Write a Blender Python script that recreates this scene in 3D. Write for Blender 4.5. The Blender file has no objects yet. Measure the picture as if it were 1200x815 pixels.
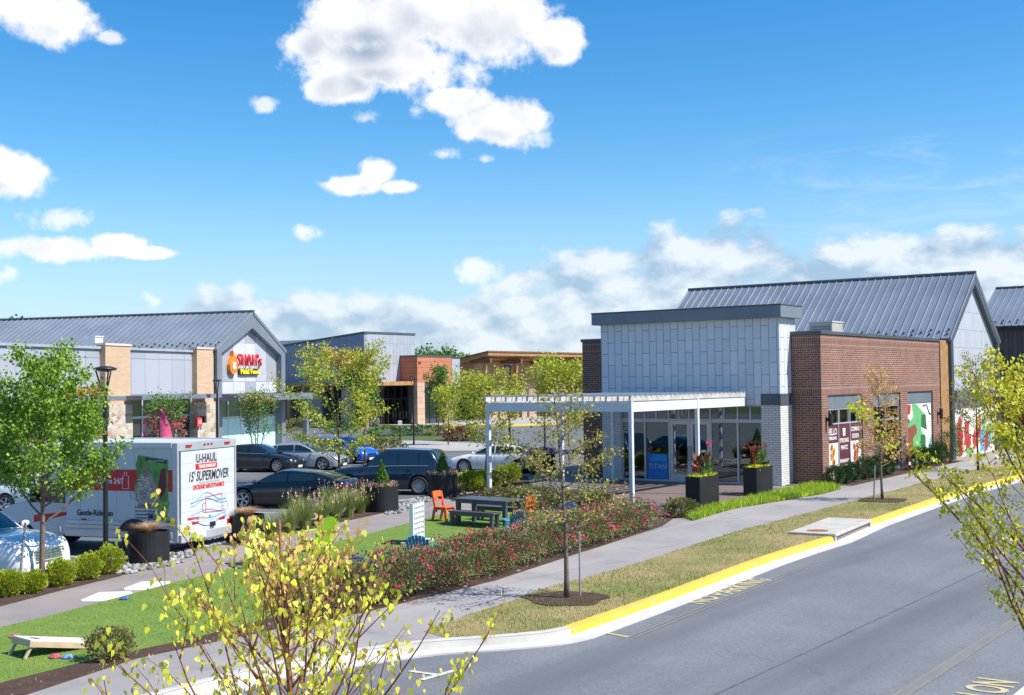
import bpy, bmesh, math, random
import numpy as np
from mathutils import Vector, Matrix, noise
from mathutils.geometry import tessellate_polygon

SC = bpy.context.scene
COL = SC.collection
RND = random.Random(7)
rad = math.radians

# ------------------------------------------------------------------ camera
CAM_H = 4.3
FPX = 1450.0
cam_data = bpy.data.cameras.new('camera')
cam_data.sensor_width = 36.0
cam_data.lens = 36.0 * FPX / 1200.0
cam_data.clip_start = 0.1
cam_data.clip_end = 6000
cam = bpy.data.objects.new('camera', cam_data)
COL.objects.link(cam)
CROT = Matrix.Rotation(rad(90 + 1.64), 3, 'X') @ Matrix.Rotation(-0.0134, 3, 'Z')
cam.matrix_world = Matrix.Translation((0, 0, CAM_H)) @ CROT.to_4x4()
SC.camera = cam

# ------------------------------------------------------------------ sun, sky, exposure
SUN_AZ, SUN_EL = rad(108), rad(50)          # azimuth clockwise from +Y
SUN_DIR = Vector((math.sin(SUN_AZ) * math.cos(SUN_EL), math.cos(SUN_AZ) * math.cos(SUN_EL), math.sin(SUN_EL)))
sun_data = bpy.data.lights.new('sun', 'SUN')
sun_data.energy = 3.3
sun_data.angle = rad(0.53)
sun_data.color = (1.0, 0.95, 0.87)
sun = bpy.data.objects.new('sun', sun_data)
sun.rotation_euler = (-SUN_DIR).to_track_quat('-Z', 'Y').to_euler()
sun.location = SUN_DIR * 100
COL.objects.link(sun)

vs = SC.view_settings
vs.view_transform = 'Standard'
vs.look = 'None'
vs.gamma = 1.0
vs.use_curve_mapping = False
vs.exposure = 1.08
SC.display_settings.display_device = 'sRGB'
SC.cycles.max_bounces = 6
SC.cycles.diffuse_bounces = 3
SC.cycles.glossy_bounces = 3
SC.cycles.transmission_bounces = 4
SC.cycles.transparent_max_bounces = 8
SC.cycles.caustics_reflective = False
SC.cycles.caustics_refractive = False
SC.cycles.use_denoising = True


def ray(px, py):
    return (CROT @ Vector(((px - 600) / FPX, -(py - 407.5) / FPX, -1.0))).normalized()


class NT:
    """small helper over a node tree"""
    def __init__(s, tree):
        s.t = tree
        s.N = tree.nodes
        s.N.clear()

    def n(s, typ, ins=None, **props):
        nd = s.N.new('ShaderNode' + typ)
        for k, v in props.items():
            setattr(nd, k, v)
        for k, v in (ins or {}).items():
            s.set(nd.inputs[k], v)
        return nd

    def set(s, sock, v):
        if isinstance(v, bpy.types.NodeSocket):
            s.t.links.new(v, sock)
        elif isinstance(v, bpy.types.Node):
            s.t.links.new(v.outputs[0], sock)
        else:
            if isinstance(v, (tuple, list)) and len(v) == 3 and sock.type == 'RGBA':
                v = (*v, 1)
            sock.default_value = v

    def m(s, op, a, b=0.0, c=None, clamp=False):
        nd = s.N.new('ShaderNodeMath')
        nd.operation = op
        nd.use_clamp = clamp
        s.set(nd.inputs[0], a)
        s.set(nd.inputs[1], b)
        if c is not None:
            s.set(nd.inputs[2], c)
        return nd.outputs[0]

    def mix(s, f, a, b, mode='MIX'):
        nd = s.N.new('ShaderNodeMix')
        nd.data_type = 'RGBA'
        nd.blend_type = mode
        s.set(nd.inputs[0], f)
        s.set(nd.inputs[6], a)
        s.set(nd.inputs[7], b)
        return nd.outputs[2]

    def ramp(s, f, stops):
        nd = s.N.new('ShaderNodeValToRGB')
        s.set(nd.inputs[0], f)
        e = nd.color_ramp.elements
        while len(e) < len(stops):
            e.new(0.5)
        for el, (p, c) in zip(e, stops):
            el.position = p
            el.color = (*c, 1) if len(c) == 3 else c
        return nd.outputs[0]

    def sstep(s, v, a, b):
        nd = s.N.new('ShaderNodeMapRange')
        nd.interpolation_type = 'SMOOTHSTEP'
        s.set(nd.inputs[0], v)
        nd.inputs[1].default_value = a
        nd.inputs[2].default_value = b
        nd.inputs[3].default_value = 0
        nd.inputs[4].default_value = 1
        return nd.outputs[0]


def build_world():
    w = bpy.data.worlds.new('World')
    SC.world = w
    w.use_nodes = True
    t = NT(w.node_tree)
    sky = t.n('TexSky', sky_type='NISHITA', sun_disc=False, sun_elevation=SUN_EL, sun_rotation=SUN_AZ,
              air_density=1.0, dust_density=0.4, ozone_density=2.2, altitude=100)
    hs = t.n('HueSaturation', {'Saturation': 1.46, 'Value': 0.83, 'Color': sky.outputs[0]})
    tc = t.n('TexCoord')
    d = tc.outputs['Generated']
    sep = t.n('SeparateXYZ', {0: d})
    az = t.m('MULTIPLY', t.m('ARCTAN2', sep.outputs[0], sep.outputs[1]), FPX)
    el = t.m('MULTIPLY', t.m('ARCSINE', sep.outputs[2]), FPX)

    def azel(px, py):
        r = ray(px, py)
        return math.atan2(r.x, r.y) * FPX, math.asin(r.z) * FPX
    # cumulus puffs, each given by its direction and angular half-widths
    puffs = [(455, 72, 118, 42), (540, 24, 112, 58), (430, 30, 90, 44), (655, 46, 36, 26), (405, 102, 48, 22), (360, 55, 34, 26),
             (532, 120, 48, 19), (588, 143, 60, 25), (442, 203, 24, 20), (415, 217, 50, 13), (465, 219, 30, 10),
             (55, 14, 58, 36), (15, 10, 40, 30), (10, 200, 44, 30), (66, 293, 60, 15), (135, 287, 34, 15), (170, 297, 32, 8)]
    wisps = [(490, 130, 26, 12), (430, 138, 30, 12), (519, 181, 22, 10), (567, 187, 17, 9), (357, 270, 19, 10), (310, 122, 17, 9), (72, 258, 32, 13), (8, 322, 22, 11), (185, 354, 14, 10), (553, 312, 34, 17), (620, 160, 40, 16), (125, 45, 16, 8)]

    def union(lst, up=0.0):
        q = None
        for (px, py, rx, ry) in lst:
            a0, e0 = azel(px, py)
            e0 -= up
            a0 -= up * .5
            dx = t.m('DIVIDE', t.m('SUBTRACT', az, a0), rx * .92)
            dy = t.m('DIVIDE', t.m('SUBTRACT', el, e0), ry * .90)
            s2 = t.m('ADD', t.m('MULTIPLY', dx, dx), t.m('MULTIPLY', dy, dy))
            q = s2 if q is None else t.m('SMOOTH_MIN', q, s2, 0.18)
        return t.m('MAXIMUM', t.m('SUBTRACT', 1.0, t.m('SQRT', t.m('MAXIMUM', q, 0.0))), -2.0)

    def fbm(vec, scale, detail, rough=0.55, dist=0.0):
        return t.n('TexNoise', {'Vector': vec, 'Scale': scale, 'Detail': detail, 'Roughness': rough, 'Distortion': dist}, noise_dimensions='3D').outputs[0]
    n1 = fbm(d, 20, 7, 0.62)
    sh = t.n('VectorMath', {0: d, 1: (0.014, 0.0, 0.016)}, operation='ADD').outputs[0]
    n1s = fbm(sh, 20, 1.5, 0.5)
    n3 = fbm(d, 70, 5, 0.6)
    nz = t.m('ADD', t.m('SUBTRACT', n1, 0.5), t.m('MULTIPLY', t.m('SUBTRACT', n3, 0.5), 0.38))
    dens = t.m('ADD', t.m('ADD', union(puffs), 0.15), t.m('MULTIPLY', nz, 2.0))
    densw = t.m('ADD', t.m('MULTIPLY', union(wisps), 0.7), t.m('MULTIPLY', nz, 3.2))
    cov = t.m('MAXIMUM', t.sstep(dens, -0.04, 0.46), t.m('MULTIPLY', t.sstep(densw, 0.0, 0.7), 0.75))
    # towering bank along the horizon: its top follows the azimuth, with slow noise
    prof = [(-2600, 60), (-600, 40), (-420, 52), (-350, 108), (-200, 112), (-90, 95), (-40, 115), (0, 150), (60, 165), (150, 172), (250, 195), (292, 192), (330, 140), (400, 160), (480, 172), (560, 170), (620, 176), (1200, 150), (4500, 80)]
    cu = t.N.new('ShaderNodeFloatCurve')
    mp = cu.mapping
    c0 = mp.curves[0]
    span = (-2600.0, 4500.0)
    pts = [((x - span[0]) / (span[1] - span[0]), y / 300) for x, y in prof]
    c0.points[0].location = pts[0]
    c0.points[-1].location = pts[-1]
    for p_ in pts[1:-1]:
        c0.points.new(*p_)
    for p_ in c0.points:
        p_.handle_type = 'VECTOR'
    mp.update()
    azn = t.m('DIVIDE', t.m('SUBTRACT', az, span[0]), span[1] - span[0], clamp=True)
    t.set(cu.inputs['Value'], azn)
    top = t.m('MULTIPLY', cu.outputs[0], 300.0)
    st = t.n('VectorMath', {0: d, 1: (1, 1, 1.7)}, operation='MULTIPLY').outputs[0]
    n2 = fbm(st, 17, 7, 0.58, 0.0)
    st2 = t.n('VectorMath', {0: st, 1: (0.010, 0.0, 0.022)}, operation='ADD').outputs[0]
    n2s = fbm(st2, 17, 4, 0.55, 0.0)
    over = t.m('DIVIDE', t.m('SUBTRACT', top, el), 50.0)
    bd = t.m('ADD', t.m('MINIMUM', over, 0.62), t.m('MULTIPLY', t.m('SUBTRACT', n2, 0.5), 2.5))
    bcov = t.m('MULTIPLY', t.sstep(bd, -0.02, 0.42), t.sstep(el, -40.0, 10.0))
    # thin cirrus on the right
    st3 = t.n('VectorMath', {0: d, 1: (3.0, 3.0, 14.0)}, operation='MULTIPLY').outputs[0]
    ci = t.m('MULTIPLY', t.sstep(fbm(st3, 3.2, 4, 0.6, 0.6), 0.45, 0.75), 0.33)
    cm = t.m('MULTIPLY', t.sstep(az, 150.0, 420.0), t.m('MULTIPLY', t.sstep(el, 120.0, 200.0), t.m('SUBTRACT', 1.0, t.sstep(el, 230.0, 300.0))))
    ci = t.m('MULTIPLY', ci, cm)
    # self shading of the cloud relief towards the sun
    above = t.m('ADD', union(puffs, 26.0), t.m('MULTIPLY', t.m('SUBTRACT', n1s, 0.5), 0.8))
    belly = t.m('MULTIPLY', t.sstep(above, 0.02, 0.95), t.sstep(dens, 0.15, 0.85))
    lit1 = t.m('SUBTRACT', t.m('ADD', 1.0, t.m('MULTIPLY', t.m('MULTIPLY', t.m('SUBTRACT', n1, n1s), 1.3), t.sstep(dens, 0.1, 0.5))), t.m('MULTIPLY', belly, 0.95), clamp=True)
    lit2 = t.m('ADD', 0.62, t.m('MULTIPLY', t.m('SUBTRACT', n2, n2s), 4.2), clamp=True)
    K = 5.1
    dark, lite = (0.36 * K, 0.46 * K, 0.60 * K), (1.0 * K, 1.0 * K, 1.02 * K)
    c1 = t.mix(lit1, dark, lite)
    c2 = t.mix(lit2, (0.36 * K, 0.50 * K, 0.68 * K), (0.88 * K, 0.92 * K, 0.97 * K))
    haze = t.sstep(el, 190.0, -10.0) if False else t.m('SUBTRACT', 1.0, t.sstep(el, -10.0, 260.0))
    skyc = t.mix(t.m('MULTIPLY', haze, 0.62), hs.outputs[0], (0.34 * K, 0.53 * K, 0.84 * K))
    c = t.mix(ci, skyc, (0.85 * K, 0.9 * K, 1.0 * K))
    c = t.mix(t.m('MULTIPLY', bcov, t.m('SUBTRACT', 0.92, t.m('MULTIPLY', haze, 0.25))), c, c2)
    c = t.mix(cov, c, c1)
    bg = t.n('Background', {'Color': c, 'Strength': 0.10})
    out = t.n('OutputWorld')
    t.t.links.new(bg.outputs[0], out.inputs[0])
    w.cycles.sampling_method = 'MANUAL'
    w.cycles.sample_map_resolution = 512


build_world()

# ------------------------------------------------------------------ geometry helpers


def G(px, py, z=0.0):
    """point of the horizontal plane z seen at photo position px,py (used once, to survey the site)"""
    r = ray(px, py)
    k = (z - CAM_H) / r.z
    return Vector((r.x * k, r.y * k, z))


class Frame:
    """a building's own ground frame: origin and bearing; its front faces local -Y"""
    def __init__(s, ox, oy, deg, z=0.0):
        s.o = Vector((ox, oy, z))
        s.a = rad(deg)
        s.m = Matrix.Translation(s.o) @ Matrix.Rotation(s.a, 4, 'Z')
        s.i = s.m.inverted()

    def _cast(s, px, py, axis, val):
        o = s.i @ Vector((0, 0, CAM_H))
        d = s.i.to_3x3() @ ray(px, py)
        k = (val - o[axis]) / d[axis]
        return o + d * k

    def hY(s, px, py, Y=0.0):
        p = s._cast(px, py, 1, Y)
        return p.x, p.z

    def hX(s, px, py, X=0.0):
        p = s._cast(px, py, 0, X)
        return p.y, p.z

    def g(s, px, py, z=0.0):
        return s.i @ G(px, py, z)

    def w(s, x, y, z=0.0):
        return s.m @ Vector((x, y, z))


class MB:
    def __init__(s):
        s.v, s.f, s.mi, s.cuts = [], [], [], []

    def add(s, vs_, fs, mi=0):
        o = len(s.v)
        s.v += [tuple(p) for p in vs_]
        for f in fs:
            s.f.append(tuple(i + o for i in f))
            s.mi.append(mi)
        s.cuts.append(len(s.v))
        return s

    def box(s, x0, y0, z0, x1, y1, z1, mi=0, M=None):
        p = [Vector((x, y, z)) for z in (z0, z1) for x, y in ((x0, y0), (x1, y0), (x1, y1), (x0, y1))]
        if M is not None:
            p = [M @ q for q in p]
        return s.add(p, [(3, 2, 1, 0), (4, 5, 6, 7), (0, 1, 5, 4), (1, 2, 6, 5), (2, 3, 7, 6), (3, 0, 4, 7)], mi)

    def cbox(s, c, d, rz=0.0, mi=0, rx=0.0, ry=0.0):
        M = Matrix.Translation(c) @ Matrix.Rotation(rz, 4, 'Z') @ Matrix.Rotation(ry, 4, 'Y') @ Matrix.Rotation(rx, 4, 'X')
        return s.box(-d[0] / 2, -d[1] / 2, -d[2] / 2, d[0] / 2, d[1] / 2, d[2] / 2, mi, M)

    def prism(s, poly, f0, f1, mi=0):
        """closed solid: poly is a list of 2D points, f0/f1 map a 2D point to 3D for the two ends"""
        n = len(poly)
        a = [f0(p) for p in poly]
        b = [f1(p) for p in poly]
        tris = tessellate_polygon([[Vector((p[0], p[1], 0)) for p in poly]])
        o = len(s.v)
        s.add(a + b, [tuple(t) for t in tris] + [tuple(i + n for i in reversed(t)) for t in tris]
              + [(i, (i + 1) % n, n + (i + 1) % n, n + i) for i in range(n)], mi)
        return s

    def tube(s, pts, rads, n=6, cap=True, mi=0):
        pts = [Vector(p) for p in pts]
        if not hasattr(rads, '__len__'):
            rads = [rads] * len(pts)
        rings = []
        up = Vector((0.13, 0.27, 0.95)).normalized()
        for i, p in enumerate(pts):
            t = (pts[min(i + 1, len(pts) - 1)] - pts[max(i - 1, 0)])
            t = t.normalized() if t.length > 1e-9 else Vector((0, 0, 1))
            u = t.cross(up if abs(t.dot(up)) < 0.95 else Vector((1, 0, 0))).normalized()
            w = t.cross(u)
            rings.append([p + (u * math.cos(2 * math.pi * k / n) + w * math.sin(2 * math.pi * k / n)) * rads[i] for k in range(n)])
        fs = []
        for i in range(len(pts) - 1):
            for k in range(n):
                fs.append((i * n + k, i * n + (k + 1) % n, (i + 1) * n + (k + 1) % n, (i + 1) * n + k))
        if cap:
            fs.append(tuple(range(n - 1, -1, -1)))
            fs.append(tuple((len(pts) - 1) * n + k for k in range(n)))
        return s.add([v for r in rings for v in r], fs, mi)

    def lathe(s, prof, n=24, c=(0, 0, 0), M=None, mi=0, cap=True):
        M = M or Matrix.Identity(4)
        c = Vector(c)
        vs_ = []
        for (r, z) in prof:
            for k in range(n):
                a = 2 * math.pi * k / n
                vs_.append(M @ (c + Vector((r * math.cos(a), r * math.sin(a), z))))
        fs = []
        for i in range(len(prof) - 1):
            for k in range(n):
                fs.append((i * n + k, i * n + (k + 1) % n, (i + 1) * n + (k + 1) % n, (i + 1) * n + k))
        if cap and prof[0][0] > 1e-6:
            fs.append(tuple(range(n - 1, -1, -1)))
        if cap and prof[-1][0] > 1e-6:
            fs.append(tuple((len(prof) - 1) * n + k for k in range(n)))
        return s.add(vs_, fs, mi)

    def grid(s, rows, mi=0, closed=False):
        n = len(rows[0])
        fs = []
        for i in range(len(rows) - 1):
            for k in range(n - (0 if closed else 1)):
                k2 = (k + 1) % n
                fs.append((i * n + k, i * n + k2, (i + 1) * n + k2, (i + 1) * n + k))
        return s.add([p for r in rows for p in r], fs, mi)

    def build_each(s, name, mat, parent=None, **k):
        """every added piece becomes a part of its own"""
        out = []
        for o, e, fs in s.pieces():
            q = MB()
            q.add(s.v[o:e], [tuple(i - o for i in f) for f in fs])
            out.append(q.build(name, mat, parent, **k))
        return out

    def pieces(s):
        used = [0] + s.cuts
        for a, b in zip(used[:-1], used[1:]):
            yield a, b, [f for f in s.f if a <= f[0] < b]

    def build(s, name, mat, parent=None, loc=None, rot=0.0, smooth=False, bevel=0.0, fix=True, seg=1):
        me = bpy.data.meshes.new(name)
        me.from_pydata(s.v, [], s.f)
        for m_ in (mat if isinstance(mat, (list, tuple)) else [mat]):
            me.materials.append(m_)
        if len(set(s.mi)) > 1:
            me.polygons.foreach_set('material_index', s.mi)
        if fix:
            bm = bmesh.new()
            bm.from_mesh(me)
            bmesh.ops.recalc_face_normals(bm, faces=bm.faces)
            bm.to_mesh(me)
            bm.free()
        if smooth:
            me.polygons.foreach_set('use_smooth', [True] * len(me.polygons))
        boxuv(me)
        me.update()
        o = bpy.data.objects.new(name, me)
        COL.objects.link(o)
        if parent is not None:
            o.parent = parent
        if loc is not None:
            o.location = loc
        if rot:
            o.rotation_euler.z = rot
        if bevel:
            b = o.modifiers.new('edge', 'BEVEL')
            b.width = bevel
            b.segments = seg
            b.limit_method = 'ANGLE'
            b.angle_limit = rad(40)
        return o


def boxuv(me):
    """UVs in metres: along the wall and up"""
    uv = me.uv_layers.new(name='UVMap')
    n = len(me.loops)
    if n == 0:
        return
    co = np.empty(len(me.vertices) * 3, 'f')
    me.vertices.foreach_get('co', co)
    co = co.reshape(-1, 3)
    li = np.empty(n, 'i')
    me.loops.foreach_get('vertex_index', li)
    nf = len(me.polygons)
    pn = np.empty(nf * 3, 'f')
    me.polygons.foreach_get('normal', pn)
    pn = pn.reshape(-1, 3)
    lt = np.empty(nf, 'i')
    me.polygons.foreach_get('loop_total', lt)
    N = np.repeat(pn, lt, axis=0)
    P = co[li]
    h = np.hypot(N[:, 0], N[:, 1])
    hs = np.where(h < 1e-6, 1, h)
    tx, ty = -N[:, 1] / hs, N[:, 0] / hs
    flat = np.abs(N[:, 2]) > 0.8
    u = np.where(flat, P[:, 0], P[:, 0] * tx + P[:, 1] * ty)
    v = np.where(flat, P[:, 1], P[:, 2])
    uv.data.foreach_set('uv', np.stack([u, v], 1).astype('f').ravel())


def empty(name, loc, rot=0.0, label=None, cat=None, group=None):
    o = bpy.data.objects.new(name, None)
    o.empty_display_size = 0.3
    COL.objects.link(o)
    o.location = loc
    o.rotation_euler.z = rot
    if label:
        tag(o, label, cat, group)
    return o


def tag(o, label, cat, group=None, kind=None):
    if label:
        o['label'] = label
    if cat:
        o['category'] = cat
    if group:
        o['group'] = group
    if kind:
        o['kind'] = kind
    return o


KIDS = {}


def copy_tree(o, parent=None):
    c = o.copy()
    COL.objects.link(c)
    if parent is not None:
        c.parent = parent
    for ch in list(o.children):
        copy_tree(ch, c)
    return c


def struct(name, mb, mat, **k):
    o = mb.build(name, mat, **k)
    o['kind'] = 'structure'
    return o


def sheet(name, pts, z, mat, skirt=0.0, kind='structure'):
    """a flat sheet of ground from surveyed outline points, with a skirt down its edge"""
    mb = MB()
    p2 = [(p[0], p[1]) for p in pts]
    if skirt:
        mb.prism(p2, lambda p: (p[0], p[1], z - skirt), lambda p: (p[0], p[1], z))
    else:
        tris = tessellate_polygon([[Vector((*p, 0)) for p in p2]])
        mb.add([(*p, z) for p in p2], [tuple(t) for t in tris])
    o = mb.build(name, mat)
    if not skirt:
        me = o.data
        if me.polygons[0].normal.z < 0:
            me.flip_normals()
    o['kind'] = kind
    return o


def text_mesh(s, size=1.0, depth=0.01, bold=0.0, width=None, align='CENTER', shear=0.0, space=1.0):
    cu = bpy.data.curves.new('lettering', 'FONT')
    cu.body = s
    cu.size = size
    cu.extrude = depth / 2
    cu.offset = bold
    cu.align_x = align
    cu.align_y = 'CENTER'
    cu.shear = shear
    cu.space_character = space
    cu.resolution_u = 3
    ob = bpy.data.objects.new('lettering', cu)
    COL.objects.link(ob)
    dg = bpy.context.evaluated_depsgraph_get()
    dg.update()
    me = bpy.data.meshes.new_from_object(ob.evaluated_get(dg))
    bpy.data.objects.remove(ob)
    bpy.data.curves.remove(cu)
    if width:
        xs = [v.co.x for v in me.vertices]
        k = width / (max(xs) - min(xs))
        for v in me.vertices:
            v.co.x *= k
    return me


def lettering(name, s, mat, parent, loc, face='-Y', flip=0.0, **k):
    me = text_mesh(s, **k)
    me.materials.clear()
    me.materials.append(mat)
    o = bpy.data.objects.new(name, me)
    COL.objects.link(o)
    o.parent = parent
    o.location = loc
    o.rotation_euler = {'-Y': (rad(90), 0, 0), '+X': (rad(90), 0, rad(90)), '-X': (rad(90), 0, rad(-90)), '+Y': (rad(90), 0, rad(180)), '+Z': (0, 0, flip)}[face]
    return o


# ------------------------------------------------------------------ materials
MATS = {}


def mat_new(name):
    m = bpy.data.materials.new(name)
    m.use_nodes = True
    return m, NT(m.node_tree)


def finish(m, t, col, rough=0.6, metal=0.0, bump=None, bstr=0.3, bdist=0.01, spec=0.5, trans=None, coat=0.0, emit=None):
    b = t.n('BsdfPrincipled', {'Base Color': col, 'Roughness': rough, 'Metallic': metal, 'Specular IOR Level': spec, 'Coat Weight': coat, 'Coat Roughness': 0.04})
    if bump is not None:
        bn = t.n('Bump', {'Height': bump, 'Strength': bstr, 'Distance': bdist})
        t.set(b.inputs['Normal'], bn.outputs[0])
    sh = b.outputs[0]
    if trans:
        tr = t.n('BsdfTranslucent', {'Color': t.mix(trans, (0, 0, 0), col)})
        mx = t.n('AddShader', {0: sh, 1: tr.outputs[0]})
        sh = mx.outputs[0]
    o = t.n('OutputMaterial')
    t.set(o.inputs[0], sh)
    return m


def P(name, col, rough=0.6, metal=0.0, var=0.10, scale=1.5, bump=0.0, bscale=60.0, spec=0.5, coat=0.0, dirt=0.0):
    """plain procedural surface: colour with soft noise variation, optional fine bump"""
    if name in MATS:
        return MATS[name]
    m, t = mat_new(name)
    tc = t.n('TexCoord')
    v = tc.outputs['Object']
    n1 = t.n('TexNoise', {'Vector': v, 'Scale': scale, 'Detail': 6, 'Roughness': 0.6}).outputs[0]
    f = t.sstep(n1, 0.3, 0.7)
    c = t.mix(f, tuple(x * (1 - var) for x in col), tuple(min(1, x * (1 + var)) for x in col))
    if dirt:
        n3 = t.n('TexNoise', {'Vector': v, 'Scale': scale * 0.35, 'Detail': 8, 'Roughness': 0.7}).outputs[0]
        c = t.mix(t.m('MULTIPLY', t.sstep(n3, 0.5, 0.75), dirt), c, (0.16, 0.14, 0.11))
    rg = t.m('ADD', rough, t.m('MULTIPLY', t.m('SUBTRACT', n1, 0.5), 0.2), clamp=True)
    bp = t.n('TexNoise', {'Vector': v, 'Scale': bscale, 'Detail': 4}).outputs[0] if bump else None
    finish(m, t, c, rg, metal, bp, bump, 0.01, spec, coat=coat)
    MATS[name] = m
    return m


def brick_mat(name, c1, c2, mortar, w, h, ms=0.012, swap=False, rough=0.8, offset=0.5, freq=2, var=0.15, bstr=0.35, stain=0.0):
    if name in MATS:
        return MATS[name]
    m, t = mat_new(name)
    uv = t.n('UVMap').outputs[0]
    if swap:
        s_ = t.n('SeparateXYZ', {0: uv})
        uv = t.n('CombineXYZ', {0: s_.outputs[1], 1: s_.outputs[0]}).outputs[0]
    br = t.n('TexBrick', {'Vector': uv, 'Color1': c1, 'Color2': c2, 'Mortar': mortar, 'Scale': 1.0, 'Mortar Size': ms, 'Mortar Smooth': 0.1, 'Bias': 0.0,
                          'Brick Width': w, 'Row Height': h}, offset=offset, offset_frequency=freq)
    tc = t.n('TexCoord').outputs['Object']
    n1 = t.n('TexNoise', {'Vector': tc, 'Scale': 0.9, 'Detail': 7, 'Roughness': 0.65}).outputs[0]
    k = t.m('ADD', 1 - var, t.m('MULTIPLY', n1, 2 * var))
    hs = t.n('HueSaturation', {'Color': br.outputs[0], 'Value': k})
    c = hs.outputs[0]
    if stain:
        n2 = t.n('TexNoise', {'Vector': t.n('VectorMath', {0: tc, 1: (1, 1, 0.25)}, operation='MULTIPLY').outputs[0], 'Scale': 1.6, 'Detail': 6}).outputs[0]
        c = t.mix(t.m('MULTIPLY', t.sstep(n2, 0.5, 0.8), stain), c, (0.5, 0.47, 0.45))
    finish(m, t, c, rough, 0, t.m('SUBTRACT', 1.0, br.outputs[1]), bstr, 0.01)
    MATS[name] = m
    return m


def leaf_mat(name, cols, trans=0.35, rough=0.55):
    if name in MATS:
        return MATS[name]
    m, t = mat_new(name)
    g = t.n('NewGeometry').outputs['Random Per Island']
    n = len(cols)
    c = t.ramp(g, [(i / (n - 1), cc) for i, cc in enumerate(cols)])
    tc = t.n('TexCoord').outputs['Object']
    nz = t.n('TexNoise', {'Vector': tc, 'Scale': 1.7, 'Detail': 3}).outputs[0]
    c = t.n('HueSaturation', {'Color': c, 'Value': t.m('ADD', 0.7, t.m('MULTIPLY', nz, 0.6))}).outputs[0]
    finish(m, t, c, rough, 0, spec=0.3, trans=trans)
    MATS[name] = m
    return m


def glass_mat(name, tint=(0.35, 0.42, 0.42), refl=0.18, dark=0.6):
    """architectural glazing: mirror reflection over a tinted see-through pane"""
    if name in MATS:
        return MATS[name]
    m, t = mat_new(name)
    fr = t.n('Fresnel', {'IOR': 1.5})
    f = t.m('ADD', t.m('MULTIPLY', fr.outputs[0], 1.3), refl, clamp=True)
    tr = t.n('BsdfTransparent', {'Color': tint})
    gl = t.n('BsdfGlossy', {'Color': (0.92, 0.97, 1.0), 'Roughness': 0.015})
    mx = t.n('MixShader', {0: f, 1: tr.outputs[0], 2: gl.outputs[0]})
    o = t.n('OutputMaterial')
    t.set(o.inputs[0], mx.outputs[0])
    MATS[name] = m
    return m


def ground_mat(name, base, alt, scale=0.6, fine=60.0, rough=0.9, bump=0.3, spots=None, joint=None, jcol=(0.2, 0.19, 0.18), rot=0.0, speck=0.25, streak=None, crack=None):
    """ground surfaces: two-tone blotches, fine speckle, optional sawn joints on a grid"""
    if name in MATS:
        return MATS[name]
    m, t = mat_new(name)
    v = t.n('TexCoord').outputs['Object']
    if rot:
        v = t.n('VectorRotate', {'Vector': v, 'Angle': rot}, rotation_type='Z_AXIS').outputs[0]
    n1 = t.n('TexNoise', {'Vector': v, 'Scale': scale, 'Detail': 8, 'Roughness': 0.62}).outputs[0]
    n2 = t.n('TexNoise', {'Vector': v, 'Scale': fine, 'Detail': 3, 'Roughness': 0.7}).outputs[0]
    c = t.mix(t.sstep(n1, 0.32, 0.68), base, alt)
    k = t.m('ADD', 1 - speck, t.m('MULTIPLY', n2, 2 * speck))
    c = t.n('HueSaturation', {'Color': c, 'Value': k}).outputs[0]
    if spots:
        n3 = t.n('TexNoise', {'Vector': v, 'Scale': spots[1], 'Detail': 6, 'Roughness': 0.7}).outputs[0]
        c = t.mix(t.m('MULTIPLY', t.sstep(n3, 0.52, 0.70), spots[2]), c, spots[0])
    if streak:
        sv = t.n('VectorMath', {0: v, 1: (streak[1], streak[2], 1)}, operation='MULTIPLY').outputs[0]
        n4 = t.n('TexNoise', {'Vector': sv, 'Scale': 1.0, 'Detail': 5}).outputs[0]
        c = t.mix(t.m('MULTIPLY', t.sstep(n4, 0.45, 0.7), streak[3]), c, streak[0])
    if crack:
        wv = t.n('TexNoise', {'Vector': v, 'Scale': 0.8, 'Detail': 5, 'Roughness': 0.7}).outputs['Color']
        wp = t.n('VectorMath', {0: v, 1: t.n('VectorMath', {0: wv, 1: (1.6, 1.6, 0)}, operation='MULTIPLY').outputs[0]}, operation='ADD').outputs[0]
        vo = t.n('TexVoronoi', {'Vector': wp, 'Scale': crack[1]}, feature='DISTANCE_TO_EDGE').outputs[0]
        ln = t.m('MULTIPLY', t.m('SUBTRACT', 1.0, t.sstep(vo, 0.0, crack[2])), t.m('MULTIPLY', t.sstep(n1, 0.45, 0.6), crack[3]))
        c = t.mix(ln, c, crack[0])
    h = n2
    if joint:
        br = t.n('TexBrick', {'Vector': v, 'Color1': (1, 1, 1), 'Color2': (0.86, 0.86, 0.86), 'Mortar': (0, 0, 0), 'Scale': 1, 'Mortar Size': joint[2], 'Mortar Smooth': 0.2,
                              'Brick Width': joint[0], 'Row Height': joint[1]}, offset=joint[3])
        c = t.mix(1.0, c, t.mix(br.outputs[1], br.outputs[0], (1, 1, 1)), 'MULTIPLY')
        c = t.mix(t.m('MULTIPLY', br.outputs[1], 0.75), c, jcol)
    finish(m, t, c, rough, 0, h, bump, 0.01, spec=0.3)
    MATS[name] = m
    return m


def sub(a, b):
    return (a[0] - b[0], a[1] - b[1])

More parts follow.
